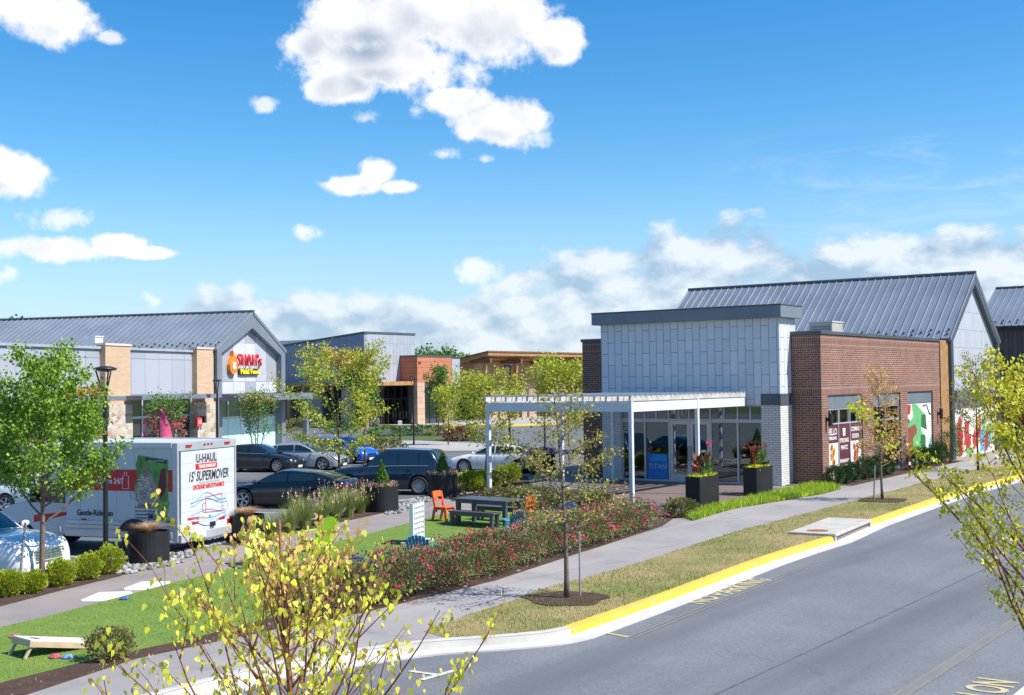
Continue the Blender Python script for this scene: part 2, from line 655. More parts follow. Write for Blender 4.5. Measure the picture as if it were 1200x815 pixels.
# ================================================================== THE GROUND
ROAD_Z = -0.13
M_CONC = ground_mat('concrete_walk', (0.365, 0.34, 0.325), (0.31, 0.288, 0.278), 0.35, 45, 0.85, 0.15, spots=((0.19, 0.175, 0.17), 0.9, 0.5), joint=(3.2, 1.75, 0.012, 0.0), rot=rad(-54), speck=0.12)
M_PLAZA = ground_mat('plaza_concrete', (0.33, 0.29, 0.27), (0.27, 0.238, 0.224), 0.4, 40, 0.85, 0.15, spots=((0.18, 0.155, 0.145), 0.8, 0.5), joint=(1.9, 1.9, 0.014, 0.0), rot=rad(-68), speck=0.12)
M_ASPH = ground_mat('asphalt_road', (0.186, 0.194, 0.206), (0.152, 0.159, 0.171), 0.22, 26, 0.9, 0.5, spots=((0.118, 0.125, 0.137), 0.55, 0.35), speck=0.6, crack=((0.09, 0.095, 0.105), 0.13, 0.006, 0.6), rot=rad(-54), streak=((0.113, 0.12, 0.132), 0.03, 0.75, 0.8))
M_LOT = ground_mat('asphalt_lot', (0.155, 0.16, 0.17), (0.125, 0.13, 0.14), 0.3, 60, 0.9, 0.3, spots=((0.09, 0.095, 0.1), 0.7, 0.5), speck=0.25)
M_KERB = ground_mat('kerb_concrete', (0.52, 0.50, 0.46), (0.43, 0.41, 0.37), 1.2, 50, 0.85, 0.2, spots=((0.28, 0.26, 0.23), 2.5, 0.4), speck=0.12)
M_GUT = ground_mat('gutter_concrete', (0.62, 0.60, 0.57), (0.52, 0.50, 0.47), 1.0, 60, 0.85, 0.2, spots=((0.36, 0.34, 0.32), 1.8, 0.4), speck=0.12)
M_YEL = ground_mat('yellow_kerb_paint', (0.72, 0.50, 0.045), (0.64, 0.43, 0.04), 1.5, 70, 0.7, 0.2, spots=((0.40, 0.35, 0.22), 5.0, 0.85), speck=0.2)
M_YLINE = ground_mat('yellow_line_worn', (0.52, 0.42, 0.20), (0.38, 0.33, 0.22), 2.0, 40, 0.85, 0.2, spots=((0.17, 0.18, 0.19), 6.0, 0.8), speck=0.2)
M_FAINT = ground_mat('faded_line', (0.25, 0.23, 0.19), (0.20, 0.19, 0.175), 3.0, 30, 0.85, 0.2, spots=((0.15, 0.16, 0.18), 5.0, 0.8), speck=0.2)
M_WLINE = ground_mat('white_line', (0.62, 0.62, 0.60), (0.5, 0.5, 0.48), 3.0, 50, 0.8, 0.2, spots=((0.25, 0.25, 0.26), 6, 0.4), speck=0.12)
M_TURF = ground_mat('turf_base', (0.165, 0.24, 0.045), (0.125, 0.20, 0.034), 1.2, 30, 0.95, 0.6, spots=((0.15, 0.23, 0.05), 0.6, 0.5), speck=0.4)
M_VERGE = ground_mat('verge_base', (0.33, 0.255, 0.125), (0.155, 0.175, 0.045), 0.45, 38, 0.95, 0.8, spots=((0.40, 0.30, 0.17), 0.6, 0.8), speck=0.45)
M_MULCH = ground_mat('bark_mulch', (0.085, 0.05, 0.035), (0.055, 0.032, 0.022), 3.0, 34, 0.95, 1.0, spots=((0.17, 0.12, 0.085), 9.0, 0.55), speck=0.55)
M_GRASSL = ground_mat('far_grass', (0.07, 0.11, 0.035), (0.10, 0.12, 0.045), 0.05, 5, 0.95, 0.5, speck=0.3)
M_LIGHTC = ground_mat('light_concrete', (0.40, 0.385, 0.36), (0.34, 0.325, 0.305), 0.4, 40, 0.85, 0.15, speck=0.1)
M_PATIO = None


def patio_mat():
    m, t = mat_new('patio_pavers')
    v = t.n('TexCoord').outputs['Object']
    v = t.n('VectorRotate', {'Vector': v, 'Angle': rad(35.4)}, rotation_type='Z_AXIS').outputs[0]
    br = t.n('TexBrick', {'Vector': v, 'Color1': (0.20, 0.135, 0.115), 'Color2': (0.155, 0.115, 0.105), 'Mortar': (0.09, 0.075, 0.07), 'Scale': 1.0, 'Mortar Size': 0.008, 'Bias': 0.1,
                          'Brick Width': 0.6, 'Row Height': 0.2})
    n = t.n('TexNoise', {'Vector': v, 'Scale': 1.1, 'Detail': 6}).outputs[0]
    c = t.n('HueSaturation', {'Color': br.outputs[0], 'Value': t.m('ADD', 0.75, t.m('MULTIPLY', n, 0.55))}).outputs[0]
    return finish(m, t, c, 0.8, 0, br.outputs[1], 0.2)


M_PATIO = patio_mat()


def gp(*pts, z=0.0):
    return [G(x, y, z) for x, y in pts]


def smooth_path(pts, n=6):
    """Catmull-Rom through the surveyed points"""
    P_ = [Vector((p[0], p[1], 0)) for p in pts]
    out = []
    for i in range(len(P_) - 1):
        p0, p1, p2, p3 = P_[max(i - 1, 0)], P_[i], P_[i + 1], P_[min(i + 2, len(P_) - 1)]
        for k in range(n):
            t = k / n
            out.append(0.5 * ((2 * p1) + (p2 - p0) * t + (2 * p0 - 5 * p1 + 4 * p2 - p3) * t * t + (3 * p1 - p0 - 3 * p2 + p3) * t ** 3))
    out.append(P_[-1])
    return out


def ribbon(path, prof, side=1.0):
    """sweep a profile of (offset to the road side, z) along a ground path"""
    rows = []
    for i, p in enumerate(path):
        t = (path[min(i + 1, len(path) - 1)] - path[max(i - 1, 0)]).normalized()
        n = Vector((t.y, -t.x, 0)) * side
        rows.append([(p.x + n.x * o, p.y + n.y * o, z) for o, z in prof])
    return MB().grid(rows)


PK = Frame(-10.75, 29.7, 68.0, -0.12)      # parking kerb: local X runs along the kerb, local Y into the lot
MAIN = Frame(12.52, 50.2, -35.4)           # brick shop: local X to the right along its shaded front, Y along the street side
LBF = Frame(-18.9, 77.0, 72.5, -0.12)      # food hall on the left
MID = Frame(-15.0, 130.0, 54.6, -0.12)     # grey hall and timber hall at the back

SDIR = Vector((0.59, 0.807, 0)).normalized()
k_pts = gp((228, 803), (300, 784), (400, 766), (497, 753), (580, 747), (640, 741.5), (668, 736), (700, 725), (780, 697), (900, 653), (978, 629))
k_left = [k_pts[0] - SDIR * 20] + [k_pts[0] - SDIR * 6]
kA = smooth_path(k_left + k_pts[:7])                    # bare concrete kerb round the bulb-out
kB = smooth_path(k_pts[6:])                             # yellow kerb up to the storm drain
k2 = gp((1019, 611.5), (1116, 579), (1200, 556))
k2.append(k2[-1] + SDIR * 55)
kC = smooth_path(k2)
kerb_line = kA[:-1] + kB + kC

struct('ground', MB().box(-1500, -300, -0.6, 1500, 2500, -0.30), M_GRASSL)
sheet('road', [(-45, -35), (-6, 16), (10, 40), (60, 108), (95, 150), (120, 140), (75, 80), (20, 5), (-5, -35)], ROAD_Z - 0.005, M_ASPH, 0.1)
lot_pts = [PK.w(-45, -2), PK.w(60, -6), Vector((25, 112, 0)), Vector((40, 190, 0)), Vector((-260, 190, 0)), Vector((-260, 20, 0))]
sheet('parking_lot', lot_pts, -0.12, M_LOT, 0.1)

island = list(kerb_line) + [Vector((40, 125, 0)), Vector((14, 100, 0)), PK.w(37.5, -1.2), PK.w(36, 0), PK.w(-30, 0)]
sheet('plaza', island, 0.0, M_PLAZA, 0.2)

walk_l = gp((31, 815), (162, 772), (290, 745), (425, 719), (580, 681), (684, 647), (770, 622), (800, 613), (860, 597), (963, 580), (985, 574), (1075, 549), (1128, 541))
walk_l = [walk_l[0] - SDIR * 16] + walk_l
walk_r = gp((497, 741), (545, 722), (600, 705), (630, 692), (682, 679), (745, 661), (860, 624), (937, 604), (1127, 554))
e_ = walk_r[-1] + SDIR * 40
f_ = walk_l[-1] + SDIR * 40
back = [p for p in reversed(kA) if p.y < walk_r[0].y - 0.2 and p.x < -0.9]
inset = [p + Vector((-0.13, 0.05, 0)) for p in back]
sheet('sidewalk', walk_l + [f_, e_] + list(reversed(walk_r)) + inset, 0.005, M_CONC, 0.1)

verge = walk_r + [e_] + [p + Vector((-0.10, 0.08, 0)) for p in reversed(kC)] + [p + Vector((-0.09, 0.09, 0)) for p in reversed(kB)] + [p + Vector((-0.02, 0.12, 0)) for p in reversed(kA) if p.x > -1.2]
VERGE_POLY = [(p.x, p.y) for p in verge]
sheet('grass_verge', verge, 0.012, M_VERGE, 0.1)

lawn = [PK.w(-22, -7.2), *gp((0, 736), (60, 722), (116, 707), (209, 682), (294, 662), (390, 637), (470, 616), (514, 604), (560, 598), (612, 601), (650, 610), (640, 622),
                             (560, 652), (470, 684), (390, 706), (300, 729), (232, 747), (116, 772), (0, 801))]
lawn.append(lawn[-1] - SDIR * 14)
LAWN_POLY = [(p.x, p.y) for p in lawn]
sheet('lawn', lawn, 0.012, M_TURF, 0.1)

bed = [*gp((0, 801), (116, 772), (232, 747), (300, 729), (390, 706), (470, 684), (560, 652), (640, 622), (650, 610), (700, 602), (760, 598), (792, 606), (776, 617)), *reversed(walk_l[1:7])]
bed = [bed[0] - SDIR * 14] + bed + [walk_l[1] - SDIR * 14]
sheet('rose_bed', bed, 0.008, M_MULCH, 0.1)
sheet('boxwood_bed', [PK.w(-20, -0.16), PK.w(-1, -0.16), PK.w(2.2, -0.16), *gp((160, 668), (139, 676), (77, 691), (0, 711)), PK.w(-12, -2.2)], 0.008, M_MULCH, 0.1)
sheet('grasses_bed', [PK.w(5.2, -0.16), PK.w(18.8, -0.16), *gp((478, 594), (452, 601), (396, 613), (345, 626), (300, 638), (272, 640))], 0.008, M_MULCH, 0.1)
sheet('corner_bed', [PK.w(21, -0.16), PK.w(30, -0.16), *gp((622, 569), (600, 577), (560, 584), (530, 588))], 0.008, M_MULCH, 0.1)
sheet('shrub_bed', gp((556, 588), (600, 582), (680, 583), (735, 590), (800, 600), (792, 608), (740, 604), (690, 603), (640, 606), (600, 600)), 0.0085, M_MULCH, 0.1)
cc = [MAIN.w(-13.5, -11.2), MAIN.w(-2.0, -11.2), MAIN.w(-2.0, -6.2), MAIN.w(-0.2, -6.2), MAIN.w(-0.2, -1.3), MAIN.w(-13.5, -1.3)]
sheet('patio', gp((700, 572), (727, 563), (915, 572), (925, 574), (880, 589), (830, 600), (800, 603), (735, 593), (690, 585)), 0.006, M_PATIO, 0.1)
lir = gp((800, 606), (815, 601), (840, 595), (880, 586), (905, 581), (935, 573), (965, 567), (985, 573.5), (963, 579.5), (860, 596.5), (812, 611))
sheet('liriope_bed', lir, 0.0095, M_MULCH, 0.1)
sheet('hedge_bed', [MAIN.w(0.02, 0.1), MAIN.w(0.02, 17), MAIN.w(0.9, 17), MAIN.w(1.0, 9), MAIN.w(1.15, 0.2)], 0.0095, M_MULCH, 0.1)
sheet('tree_mulch', [Vector(G(664, 703) + Vector((0.82 * math.cos(a) * (1 + .13 * math.sin(3 * a) + .07 * math.sin(7 * a + 1)), 0.82 * math.sin(a) * (1 + .1 * math.sin(5 * a)), 0))) for a in [i * 2 * math.pi / 24 for i in range(24)]], 0.03, M_MULCH, 0.1)
sheet('tree_mulch', [Vector(G(1034, 587) + Vector((0.86 * math.cos(a) * (1 + .14 * math.sin(2 * a) + .07 * math.sin(6 * a)), 0.86 * math.sin(a) * (1 + .1 * math.sin(4 * a)), 0))) for a in [i * 2 * math.pi / 24 for i in range(24)]], 0.03, M_MULCH, 0.1)

KP = [(-0.15, -0.05), (-0.15, 0.014), (-0.035, 0.012), (0.0, -0.008), (0.035, -0.122), (0.04, -0.2)]
GP_ = [(0.03, -0.20), (0.03, -0.123), (0.47, -0.108), (0.47, -0.20)]
struct('kerb', ribbon(kA, KP), M_KERB, smooth=False)
struct('painted_kerb', ribbon(kB, KP), M_YEL)
struct('painted_kerb', ribbon(kC, KP), M_YEL)
struct('gutter', ribbon(kA[:-1] + kB + kC, GP_), M_GUT)
pk_path = [PK.w(x, 0) for x in (-30, 0, 10, 20, 30, 36)] + [PK.w(37.6, -1.4), Vector((8.0, 82, 0)), Vector((14, 100, 0))]
struct('kerb', ribbon([Vector((p.x, p.y, 0)) for p in pk_path], [(-0.15, -0.05), (-0.15, 0.014), (-0.03, 0.012), (0.0, -0.01), (0.02, -0.2)], -1), M_KERB)

# the camera's own side of the street
nk = [Vector((60, 92.0, 0)), Vector((7.05, 17.0, 0)), Vector((3.6, 12.2, 0)), Vector((2.4, 11.2, 0)), Vector((0.4, 11.4, 0)), Vector((-1.6, 10.2, 0)), Vector((-4.4, 6.6, 0)), Vector((-14, -6, 0))]
nk[0] = nk[1] + SDIR * 90
nks = smooth_path(nk, 5)
near = list(nks) + [Vector((10, -30, 0)), Vector((80, 40, 0))]
sheet('near_verge', near, 0.0, M_VERGE, 0.2)
struct('kerb', ribbon(nks, [(-0.17, -0.05), (-0.17, 0.014), (-0.03, 0.012), (0.0, -0.01), (0.03, -0.2)], -1), M_GUT)
NEAR_POLY = [(p.x, p.y) for p in near]


# ---- painted markings
def line_quad(name, a, b, wd, mat, z=ROAD_Z + 0.004):
    a, b = Vector((a[0], a[1], 0)), Vector((b[0], b[1], 0))
    t = (b - a).normalized()
    n = Vector((-t.y, t.x, 0)) * wd / 2
    return sheet(name, [a - n, b - n, b + n, a + n], z, mat)


RZ = ROAD_Z
a, b, c = G(709, 742, RZ), G(737, 747, RZ), G(955, 658, RZ)
dB = SDIR
sheet('road_marking', [a - Vector((0, .05, 0)), b - Vector((.02, .05, 0)), b + Vector((.03, .06, 0)), a + Vector((0, .06, 0))], RZ + 0.004, M_YLINE)
for off in (0, 0.11):
    line_quad('road_marking', b + Vector((off * .8, -off * .6, 0)), c + Vector((off * .8, -off * .6, 0)), 0.045, M_FAINT, RZ + 0.005)
m1, m2 = G(1050, 819, RZ), G(1200, 722, RZ)
m2 = m1 + (m2 - m1) * 3.2
line_quad('road_marking', m1 - (m2 - m1) * 0.4, m2, 0.17, ground_mat('faded_band', (0.20, 0.195, 0.19), (0.17, 0.17, 0.172), 2, 40, 0.9, 0.3, speck=0.3), RZ + 0.004)
for sgn in (-1, 1):
    n_ = Vector((-(m2 - m1).normalized().y, (m2 - m1).normalized().x, 0)) * 0.085 * sgn
    line_quad('road_marking', m1 - (m2 - m1) * 0.4 + n_, m2 + n_, 0.035, M_FAINT, RZ + 0.006)
s1, s2 = G(862, 803, RZ), G(1120, 683, RZ)
line_quad('road_seam', s1 - (s2 - s1) * 0.5, s2 + (s2 - s1) * 1.2, 0.03, P('tar_seam', (0.105, 0.112, 0.125), 0.85, 0, .3, 3), RZ + 0.002)
t1, t2 = G(494, 797, RZ), G(533, 786, RZ)
line_quad('road_marking', t1, t2, 0.11, M_WLINE, RZ + 0.004)
tm = (t1 + t2) / 2
line_quad('road_marking', tm, tm + (G(490, 789, RZ) - G(511, 792, RZ)).normalized() * 0.55, 0.10, M_WLINE, RZ + 0.005)


def road_text(s, p0, p1, h, mat, label=None):
    """letters painted on the road, the foot of the line from p0 to p1"""
    d = (p1 - p0)
    me = text_mesh(s, 1.0, 0.0, width=d.length, bold=0.022)
    ys = [v.co.y for v in me.vertices]
    k = h / (max(ys) - min(ys))
    for v in me.vertices:
        v.co.y = (v.co.y - min(ys)) * k
        v.co.z = 0
    me.materials.append(mat)
    o = bpy.data.objects.new('road_marking', me)
    COL.objects.link(o)
    mid = (p0 + p1) / 2
    o.location = (mid.x, mid.y, RZ + 0.004)
    o.rotation_euler.z = math.atan2(d.y, d.x)
    o['kind'] = 'structure'


M_RTXT = ground_mat('road_letter_paint', (0.58, 0.49, 0.26), (0.46, 0.40, 0.25), 2.0, 40, 0.85, 0.2, spots=((0.24, 0.23, 0.2), 6.0, 0.6), speck=0.2)
road_text('NO PARKING', G(824, 708.5, RZ), G(906, 679.5, RZ), 0.52, M_RTXT)
q0 = G(1146, 794, RZ)
road_text('NO PARKING', q0 + SDIR * 0.0, q0 - SDIR * 3.3, 0.6, M_RTXT)

# parking bays
for k in range(-8, 14):
    x = 2.55 + 2.75 * k
    if x < 36:
        line_quad('parking_line', PK.w(x, 0.25), PK.w(x - 0.1, 5.3), 0.10, M_WLINE, -0.115)
    line_quad('parking_line', PK.w(x, 14.5), PK.w(x - 0.1, 19.8), 0.10, M_WLINE, -0.115)
# far drive, islands and the walk in front of the back halls
fw = gp((300, 493), (400, 495), (440, 500), (520, 501), (600, 500), (650, 498), (700, 494), (760, 488), z=-0.12)
fwb = [p + Vector((0.0, 60, 0)) for p in fw]
sheet('far_walk', fw + list(reversed(fwb)), 0.02, M_LIGHTC, 0.2)
struct('painted_kerb', ribbon(fw, [(-0.2, -0.1), (-0.2, 0.07), (0.0, 0.06), (0.05, -0.2)]), M_YEL)
sheet('far_island', gp((300, 545), (330, 532), (395, 520), (440, 517), (470, 517), (560, 521), (620, 524), (560, 530), (480, 531), (430, 530), (400, 538), (345, 549), z=-0.12), -0.02, M_LIGHTC, 0.2)
sheet('far_island', gp((425, 514), (470, 509), (545, 510), (560, 517), (500, 518), (440, 518), z=-0.12), -0.01, M_GRASSL, 0.2)
sheet('shopfront_walk', [LBF.w(-30, -3.2), LBF.w(13, -3.2), LBF.w(13, 0), LBF.w(-30, 0)], 0.0, M_LIGHTC, 0.2)


def in_poly(x, y, poly):
    c = False
    j = len(poly) - 1
    for i in range(len(poly)):
        xi, yi = poly[i]
        xj, yj = poly[j]
        if (yi > y) != (yj > y) and x < (xj - xi) * (y - yi) / (yj - yi) + xi:
            c = not c
        j = i
    return c


def fast_mesh(name, verts, faces_n, mat, parent=None, idx=None):
    """many small separate faces: verts (k*n,3) with faces of n corners each, or idx an explicit (k,n) index array"""
    me = bpy.data.meshes.new(name)
    nv = len(verts)
    if idx is None:
        idx = np.arange(nv).reshape(-1, faces_n)
    nf = len(idx)
    me.vertices.add(nv)
    me.vertices.foreach_set('co', np.asarray(verts, 'f').ravel())
    me.loops.add(nf * faces_n)
    me.loops.foreach_set('vertex_index', np.asarray(idx, 'i').ravel())
    me.polygons.add(nf)
    me.polygons.foreach_set('loop_start', np.arange(nf, dtype='i') * faces_n)
    me.materials.append(mat)
    me.update(calc_edges=True)
    o = bpy.data.objects.new(name, me)
    COL.objects.link(o)
    if parent is not None:
        o.parent = parent
    return o


def blades(name, pts, h, w, mat, seed=1, lean=0.5, parent=None):
    """one three-cornered blade of grass per point"""
    r = np.random.RandomState(seed)
    p = np.asarray(pts, 'f').reshape(-1, 3)
    n = len(p)
    a = r.uniform(0, 2 * math.pi, n)
    hh = h * r.uniform(0.5, 1.25, n)
    b = r.uniform(0, 2 * math.pi, n)
    l_ = hh * lean * r.uniform(0, 1, n)
    dx, dy = np.cos(a) * w / 2, np.sin(a) * w / 2
    v0 = p + np.stack([dx, dy, 0 * a], 1)
    v1 = p - np.stack([dx, dy, 0 * a], 1)
    v2 = p + np.stack([np.cos(b) * l_, np.sin(b) * l_, hh], 1)
    return fast_mesh(name, np.stack([v0, v1, v2], 1).reshape(-1, 3), 3, mat, parent)


def scatter(poly, n, z, seed, cond=None):
    r = random.Random(seed)
    xs = [p[0] for p in poly]
    ys = [p[1] for p in poly]
    out = []
    for _ in range(n):
        # denser near the camera: pick depth with a 1/y bias
        u = r.random()
        y0, y1 = max(min(ys), 8.0), max(ys)
        y = y0 * (y1 / y0) ** u
        x = r.uniform(min(xs), max(xs))
        if abs(x) < 0.47 * y and in_poly(x, y, poly) and (cond is None or cond(x, y)):
            out.append((x, y, z))
    return out


def dryness(x, y):
    return noise.noise(Vector((x * 0.22, y * 0.22, 3.1))) + 0.5 * noise.noise(Vector((x * 1.1, y * 1.1, 7.7)))


M_BLG = leaf_mat('blade_green', [(0.085, 0.13, 0.018), (0.15, 0.21, 0.028), (0.22, 0.25, 0.05)], 0.3)
M_BLD = leaf_mat('blade_dry', [(0.38, 0.28, 0.13), (0.48, 0.36, 0.18), (0.30, 0.27, 0.10)], 0.3)
M_BLT = leaf_mat('blade_turf', [(0.13, 0.215, 0.03), (0.18, 0.28, 0.045), (0.24, 0.33, 0.08)], 0.3)
vp = [(p[0], p[1]) for p in VERGE_POLY if p[1] < 75]
green_pts = scatter(vp, 260000, 0.012, 3, lambda x, y: dryness(x, y) + RND.uniform(-.25, .25) < 0.02)
dry_pts = scatter(vp, 260000, 0.012, 4, lambda x, y: dryness(x, y) + RND.uniform(-.25, .25) > -0.05)
tag(blades('grass', green_pts, 0.055, 0.014, M_BLG, 5), 'short green verge grass between the sidewalk and the yellow kerb', 'grass', None, 'stuff')
tag(blades('dry_grass', dry_pts, 0.045, 0.014, M_BLD, 6), 'straw coloured dry patches in the verge by the kerb', 'grass', None, 'stuff')
tag(blades('turf_grass', scatter(LAWN_POLY, 300000, 0.012, 9), 0.024, 0.012, M_BLT, 7, 0.9), 'bright green turf of the games lawn', 'grass', None, 'stuff')
tag(blades('grass', scatter([(p[0], p[1]) for p in NEAR_POLY if p[1] < 60], 60000, 0.0, 10), 0.08, 0.014, M_BLG, 8), 'grass on the near side of the street behind the lower right kerb', 'grass', None, 'stuff')

# ================================================================== BUILDINGS
M_BRICK = brick_mat('red_brick', (0.26, 0.086, 0.048), (0.13, 0.05, 0.036), (0.37, 0.30, 0.25), 0.30, 0.092, 0.011, var=0.38, stain=0.07)
M_SOLDIER = brick_mat('soldier_brick', (0.25, 0.08, 0.046), (0.14, 0.052, 0.036), (0.36, 0.29, 0.24), 0.30, 0.092, 0.012, swap=True, offset=0.0, var=0.3)
M_WBRICK = brick_mat('white_brick', (0.72, 0.70, 0.67), (0.64, 0.62, 0.59), (0.24, 0.235, 0.235), 0.30, 0.092, 0.010, var=0.12)
M_WPANEL = brick_mat('white_metal_panel', (0.66, 0.685, 0.715), (0.59, 0.615, 0.655), (0.10, 0.13, 0.18), 1.0, 0.345, 0.010, swap=True, rough=0.42, var=0.10)
M_GPANEL = brick_mat('gable_panel', (0.47, 0.50, 0.55), (0.42, 0.45, 0.50), (0.22, 0.245, 0.29), 0.42, 0.98, 0.012, rough=0.5, var=0.07, offset=0.0)
M_BLUEP = brick_mat('blue_grey_panel', (0.27, 0.31, 0.38), (0.235, 0.27, 0.34), (0.14, 0.165, 0.21), 2.6, 0.62, 0.018, swap=True, rough=0.5, var=0.10)
M_PALEP = brick_mat('pale_grey_panel', (0.40, 0.42, 0.47), (0.35, 0.37, 0.42), (0.19, 0.20, 0.235), 2.2, 0.58, 0.018, swap=True, rough=0.5, var=0.08, offset=0.0)
M_TAN = brick_mat('tan_brick', (0.60, 0.40, 0.245), (0.51, 0.335, 0.20), (0.55, 0.44, 0.33), 0.40, 0.10, 0.012, var=0.14)
M_ORANGE = brick_mat('orange_tile', (0.50, 0.185, 0.095), (0.44, 0.16, 0.08), (0.22, 0.07, 0.04), 3.0, 0.62, 0.02, var=0.1)
M_TANP = brick_mat('tan_tile', (0.56, 0.38, 0.27), (0.48, 0.32, 0.23), (0.25, 0.17, 0.12), 1.6, 0.6, 0.02, var=0.12)
M_DKM = P('dark_grey_metal', (0.075, 0.088, 0.108), 0.42, 0.0, 0.12, 0.8)
M_GRM = P('mid_grey_metal', (0.17, 0.195, 0.23), 0.42, 0.0, 0.10, 0.7)
M_ROOF = P('standing_seam_roof', (0.245, 0.28, 0.325), 0.38, 0.25, 0.09, 0.5)
M_SEAM = P('roof_seam', (0.285, 0.32, 0.36), 0.35, 0.25, 0.08, 0.5)
M_ALU = P('silver_frame', (0.52, 0.54, 0.57), 0.35, 0.3, 0.06)
M_BLKF = P('black_frame', (0.02, 0.022, 0.025), 0.4, 0, 0.1)
M_WHITE = P('white_paint_steel', (0.66, 0.69, 0.73), 0.4, 0, 0.06, 1.0, dirt=0.12)
M_GLASS = glass_mat('shop_glass', (0.42, 0.52, 0.51), 0.13)
M_TEAL = glass_mat('teal_glass', (0.30, 0.52, 0.52), 0.24)
M_FROST = P('frosted_teal_glass', (0.50, 0.80, 0.76), 0.25, 0, 0.12, 0.4)
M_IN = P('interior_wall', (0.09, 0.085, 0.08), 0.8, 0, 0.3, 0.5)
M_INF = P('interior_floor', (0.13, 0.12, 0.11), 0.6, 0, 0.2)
M_WOOD = P('cedar_pier', (0.36, 0.205, 0.085), 0.6, 0, 0.15, 2.5)
M_TIMB = P('glulam_timber', (0.43, 0.22, 0.085), 0.55, 0, 0.2, 1.4)
M_TIMBW = brick_mat('timber_siding', (0.50, 0.31, 0.17), (0.43, 0.26, 0.135), (0.22, 0.12, 0.06), 3.4, 0.19, 0.012, var=0.15, rough=0.65)
M_TIMBD = P('dark_timber', (0.19, 0.095, 0.045), 0.6, 0, 0.2, 1.4)
M_TPO = P('flat_roof_membrane', (0.45, 0.45, 0.45), 0.8)
M_DWOOD = brick_mat('weathered_dark_boards', (0.085, 0.078, 0.075), (0.12, 0.11, 0.105), (0.03, 0.028, 0.028), 4.0, 0.28, 0.015, swap=True, var=0.35)
M_RED = P('red_letters', (0.62, 0.012, 0.02), 0.35, 0, 0.1)
M_STONE = None


def stone_mat():
    m, t = mat_new('field_stone')
    uv = t.n('UVMap').outputs[0]
    sc = t.n('VectorMath', {0: uv, 1: (2.4, 4.2, 1)}, operation='MULTIPLY').outputs[0]
    vo = t.n('TexVoronoi', {'Vector': sc, 'Scale': 1.0, 'Randomness': 0.75}, feature='F1', distance='CHEBYCHEV')
    ve = t.n('TexVoronoi', {'Vector': sc, 'Scale': 1.0, 'Randomness': 0.75}, feature='DISTANCE_TO_EDGE')
    col = t.ramp(t.n('SeparateColor', {0: vo.outputs['Color']}).outputs[0], [(0, (0.30, 0.22, 0.15)), (0.35, (0.50, 0.40, 0.29)), (0.7, (0.58, 0.51, 0.42)), (1, (0.40, 0.34, 0.29))])
    e = t.sstep(ve.outputs[0], 0.0, 0.07)
    c = t.mix(e, (0.55, 0.50, 0.43), col)
    return finish(m, t, c, 0.85, 0, e, 0.6, 0.03)


M_STONE = stone_mat()


def wall_x(mb, x0, x1, z0, z1, y0, y1, holes=(), mi=0):
    """wall running along X between y0 and y1 with rectangular holes (xa, xb, za, zb)"""
    xs = x0
    for (a, b, c, d) in sorted(holes):
        mb.box(xs, y0, z0, a, y1, z1, mi)
        if c > z0:
            mb.box(a, y0, z0, b, y1, c, mi)
        if d < z1:
            mb.box(a, y0, d, b, y1, z1, mi)
        xs = b
    mb.box(xs, y0, z0, x1, y1, z1, mi)


def wall_y(mb, y0, y1, z0, z1, x0, x1, holes=(), mi=0):
    ys = y0
    for (a, b, c, d) in sorted(holes):
        mb.box(x0, ys, z0, x1, a, z1, mi)
        if c > z0:
            mb.box(x0, a, z0, x1, b, c, mi)
        if d < z1:
            mb.box(x0, a, d, x1, b, z1, mi)
        ys = b
    mb.box(x0, ys, z0, x1, y1, z1, mi)


def frame_x(parent, x0, x1, z0, z1, y, vs_, hs_, mat, gmat, w=0.06, d=0.10, name='window', pname='pane', glass=True):
    """glazed frame in a wall along X: vs_ vertical bars, hs_ horizontal bars"""
    mb = MB()
    for x in [x0 + w / 2, *vs_, x1 - w / 2]:
        mb.box(x - w / 2, y - d / 2, z0, x + w / 2, y + d / 2, z1)
    for z in [z0 + w / 2, *hs_, z1 - w / 2]:
        mb.box(x0 + w, y - d / 2 + 0.004, z - w / 2, x1 - w, y + d / 2 - 0.004, z + w / 2)
    f = mb.build(name, mat, parent)
    if glass:
        MB().box(x0 + w * 0.5, y - 0.006, z0 + w * 0.5, x1 - w * 0.5, y + 0.006, z1 - w * 0.5).build(pname, gmat, f)
    return f


def frame_y(parent, y0, y1, z0, z1, x, vs_, hs_, mat, gmat, w=0.06, d=0.10, name='window', pname='pane', glass=True):
    mb = MB()
    for y in [y0 + w / 2, *vs_, y1 - w / 2]:
        mb.box(x - d / 2, y - w / 2, z0, x + d / 2, y + w / 2, z1)
    for z in [z0 + w / 2, *hs_, z1 - w / 2]:
        mb.box(x - d / 2 + 0.004, y0 + w, z - w / 2, x + d / 2 - 0.004, y1 - w, z + w / 2)
    f = mb.build(name, mat, parent)
    if glass:
        MB().box(x - 0.006, y0 + w * 0.5, z0 + w * 0.5, x + 0.006, y1 - w * 0.5, z1 - w * 0.5).build(pname, gmat, f)
    return f


